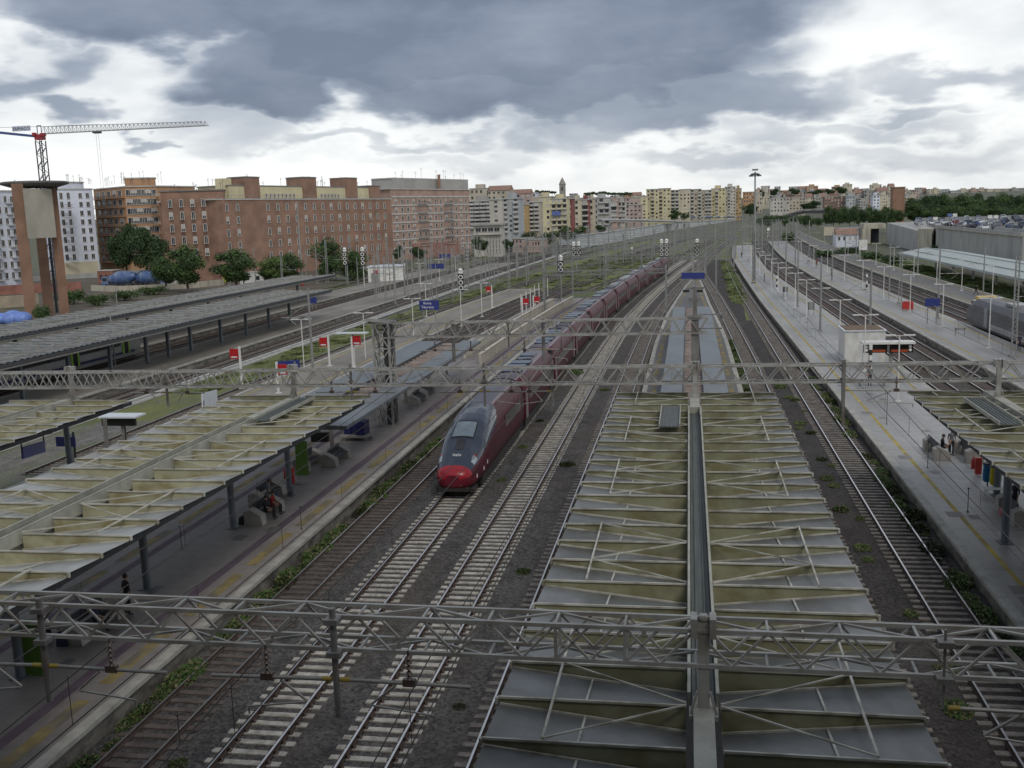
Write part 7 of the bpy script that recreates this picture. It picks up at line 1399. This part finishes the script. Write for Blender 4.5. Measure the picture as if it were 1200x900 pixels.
for lab, a, s in (('blue concrete mixer drum, left of the pair on the rough ground', (146, 337), 1), ('blue concrete mixer drum, right of the pair on the rough ground', (175, 336), -1)):
    X, Y = G(*a, -.2); t = thing('mixer_truck', lab, 'mixer truck', (X, Y, -.2), 'concrete mixer trucks'); mb = MB(); mb.tube((X-4, Y, 2.0), (X-1.5, Y, 2.4), 1.0, 1.9, n=16); mb.tube((X-1.5, Y, 2.4), (X+1.4, Y, 2.6), 1.9, 1.8, n=16); mb.tube((X+1.4, Y, 2.6), (X+3.6, Y, 3.0), 1.8, .8, n=16); mb.build('drum', 'drum_blue', t)
    mb = MB(); mb.box((X, Y, .75), (8.5, 2.2, .5)); mb.build('chassis', 'steel_dark', t); mb = MB(); mb.box((X-5.0*s, Y, 1.6), (1.9, 2.3, 2.4)); mb.box((X-5.0*s, Y-1.16, 2.1), (1.4, .05, .8), 1); mb.build('cab', ['drum_blue', 'glass_dark'], t)
    for k in (-4.6, -1.2, .2, 3): mb = MB(); mb.tube((X+k, Y-1.15, .45), (X+k, Y-.8, .45), .5, n=12); mb.build('wheel', 'rubber', t)
X, Y = G(14, 379, -.2); t = thing('tarpaulin_heap', 'light blue tarpaulin heap at the left edge under the water tower', 'tarpaulin', (X, Y, -.2)); mat('tarp_blue', (.16, .26, .62), .5, var=.25, scale=1.5); mb = MB()
for a, b, r in ((-2, 0, 1.4), (.2, .3, 1.9), (2.4, -.2, 1.6)): mb.ball((X+a, Y+b, .6), r, 10, 0, .8)
mb.build('tarpaulin', 'tarp_blue', t)
X, Y = G(266, 332, -.2); mb = MB(); mb.box((X, Y, 1.3), (1.6, 1.2, 2.2)); mb.lathe([(.8, 0), (.3, .5), (.05, .6)], (X, Y, 2.4), 8); mat('fluo', (.55, .62, .05), .6); tag(mb.build('yellow_container', 'fluo'), 'fluorescent yellow container beside the masts before the brick building', 'container')
X, Y = G(333, 322, -.2); mb = MB(); mb.box((X, Y, 1.7), (7, 1.5, 2.6)); mb.box((X+1.5, Y-.8, 1.8), (3, .1, 1.2), 1); tag(mb.build('white_van', ['white_paint', 'cloth_blue']), 'white box van with a blue mark before the brick building', 'van')
# ---- parked cars on the deck
CARC = [('white', (.62, .63, .64)), ('silver', (.38, .39, .41)), ('grey', (.16, .165, .18)), ('black', (.02, .02, .024)), ('blue', (.04, .09, .25)), ('dark blue', (.02, .035, .08)), ('red', (.25, .02, .02))]
for n_, c_ in CARC: mat('car_'+n_.replace(' ', '_'), c_, .25, .3, var=.04)
def car_mesh(cname):
    mb = MB(); pr = [(-2.1, .35), (-2.12, .75), (-1.9, .92), (-1.15, 1.0), (-.55, 1.42), (.95, 1.45), (1.65, 1.0), (2.05, .88), (2.12, .6), (2.08, .35)]; n = len(pr)
    for s in (-1, 1): pass
    vs = [(x, -.86 if z < 1.1 else -.66, z) for x, z in pr]+[(x, .86 if z < 1.1 else .66, z) for x, z in pr]
    mb.add(vs, [(i, i+1, n+i+1, n+i) for i in range(n-1)]+[tuple(range(n))[::-1], tuple(range(n, 2*n))], 0)
    for i in (3, 5): a, b = pr[i], pr[i+1]; f = .12; z_ = .02; mb.quad((a[0]+(b[0]-a[0])*f, -.68, a[1]+(b[1]-a[1])*f+z_), (a[0]+(b[0]-a[0])*(1-f), -.62, a[1]+(b[1]-a[1])*(1-f)+z_), (a[0]+(b[0]-a[0])*(1-f), .62, a[1]+(b[1]-a[1])*(1-f)+z_), (a[0]+(b[0]-a[0])*f, .68, a[1]+(b[1]-a[1])*f+z_), 1)
    for s in (-1, 1):
        mb.quad((-.95, s*.84, 1.02), (1.35, s*.84, 1.02), (.85, s*.69, 1.38), (-.5, s*.69, 1.38), 1)
        for x in (-1.3, 1.3): mb.tube((x, s*.70, .32), (x, s*.89, .32), .32, n=12, mi=2)
    o = mb.build('parked_car', ['car_'+cname.replace(' ', '_'), 'glass_dark', 'rubber']); m = o.data; bpy.data.objects.remove(o); return m
CM = {c[0]: car_mesh(c[0]) for c in CARC}; rng = random.Random(5); k = 0
for r in range(17):
    y = 258+r*13.5; n = 15; x0_ = max(79, AT(1076, 258, y)[0])
    for i in range(n):
        if rng.random() < .15: continue
        x = x0_+i*(3.0+r*.12)+rng.uniform(-.2, .2); c = rng.choices([q[0] for q in CARC], (9, 6, 5, 4, 2, 3, 1))[0]
        if proj_ok := True:
            o = bpy.data.objects.new('parked_car', CM[c]); COL.objects.link(o); o.location = (x, y+rng.uniform(-.4, .4), 7.6); o.rotation_euler.z = R(90+rng.uniform(-3, 3)+(180 if rng.random() < .5 else 0)); tag(o, '%s car on the parking deck, %s place from the wall in the %s row' % (c, od(i), od(r)), 'car', 'cars parked on the deck'); k += 1
for i, (px_, ty) in enumerate(((1096, 256), (1113, 252), (1119, 252), (1160, 254), (1167, 254))):
    Y = 330; x, z = AT(px_, ty, Y); t = thing('deck_lamp', 'lamp post among the parked cars, %s from the left' % od(i), 'lamp', (x, Y, 7.6), 'lamp posts on the parking deck'); mb = MB(); mb.tube((x, Y, 7.6), (x, Y, z), .12, n=6); mb.build('pole', 'mast_grey', t); mb = MB(); mb.box((x, Y, z), (1.2, .6, .9)); mb.build('lamp_head', 'white_paint' if i != 1 else 'awning', t)
# cars in front of the yellow flats
for i in range(14):
    px_ = 812+i*4.2; Y = 830; x, z = AT(px_, 254.5, Y); c = rng.choice(('white', 'silver', 'grey', 'blue', 'black')); o = bpy.data.objects.new('parked_car', CM[c]); COL.objects.link(o); o.location = (x, Y, z-.8); tag(o, '%s car at the foot of the big yellow row, %s from the left' % (c, od(i)), 'car', 'cars before the yellow flats')
# ================================================================ station building the picture is taken from: unseen, added to shade the foreground
mat('station_shell', (.12, .12, .125), .7, var=.1, scale=.1)
t = thing('station_building', 'grey station bridge spanning all the tracks, behind the viewpoint', 'building', (0, -30, 9)); mb = MB(); mb.box((0, -29, 20.5), (260, 52, 24)); mb.build('body', 'station_shell', t); mb = MB(); mb.box((0, -2.9, 12.6), (240, .3, 5)); mb.build('window_band', 'glass_dark', t)
for x in (-60, -32, .5, 28, 60): mb = MB(); mb.box((x, -28, 4), (2, 40, 9)); mb.build('pier', 'concrete_wall', t)
mb = MB(); mb.box((0, -1.5, 9.6), (260, 4.0, .5)); mb.build('ledge', 'concrete_wall', t)
mb = MB(); mb.box((0, 3.0, 21.6), (240, 12.5, .8)); mb.build('added_shade_roof', 'station_shell', t)  # overhang invented to block overhead sky from the near ground
# tidy helper tags
for o in list(bpy.data.objects):
    for k in ('used', 'pal'):
        if k in o: del o[k]
    if o.get('group') == '': del o['group']
    if o.parent is not None:
        for k in ('category', 'group'):
            if k in o: del o[k]
    elif o.type == 'EMPTY' and not o.children: print('EMPTY', o.name)
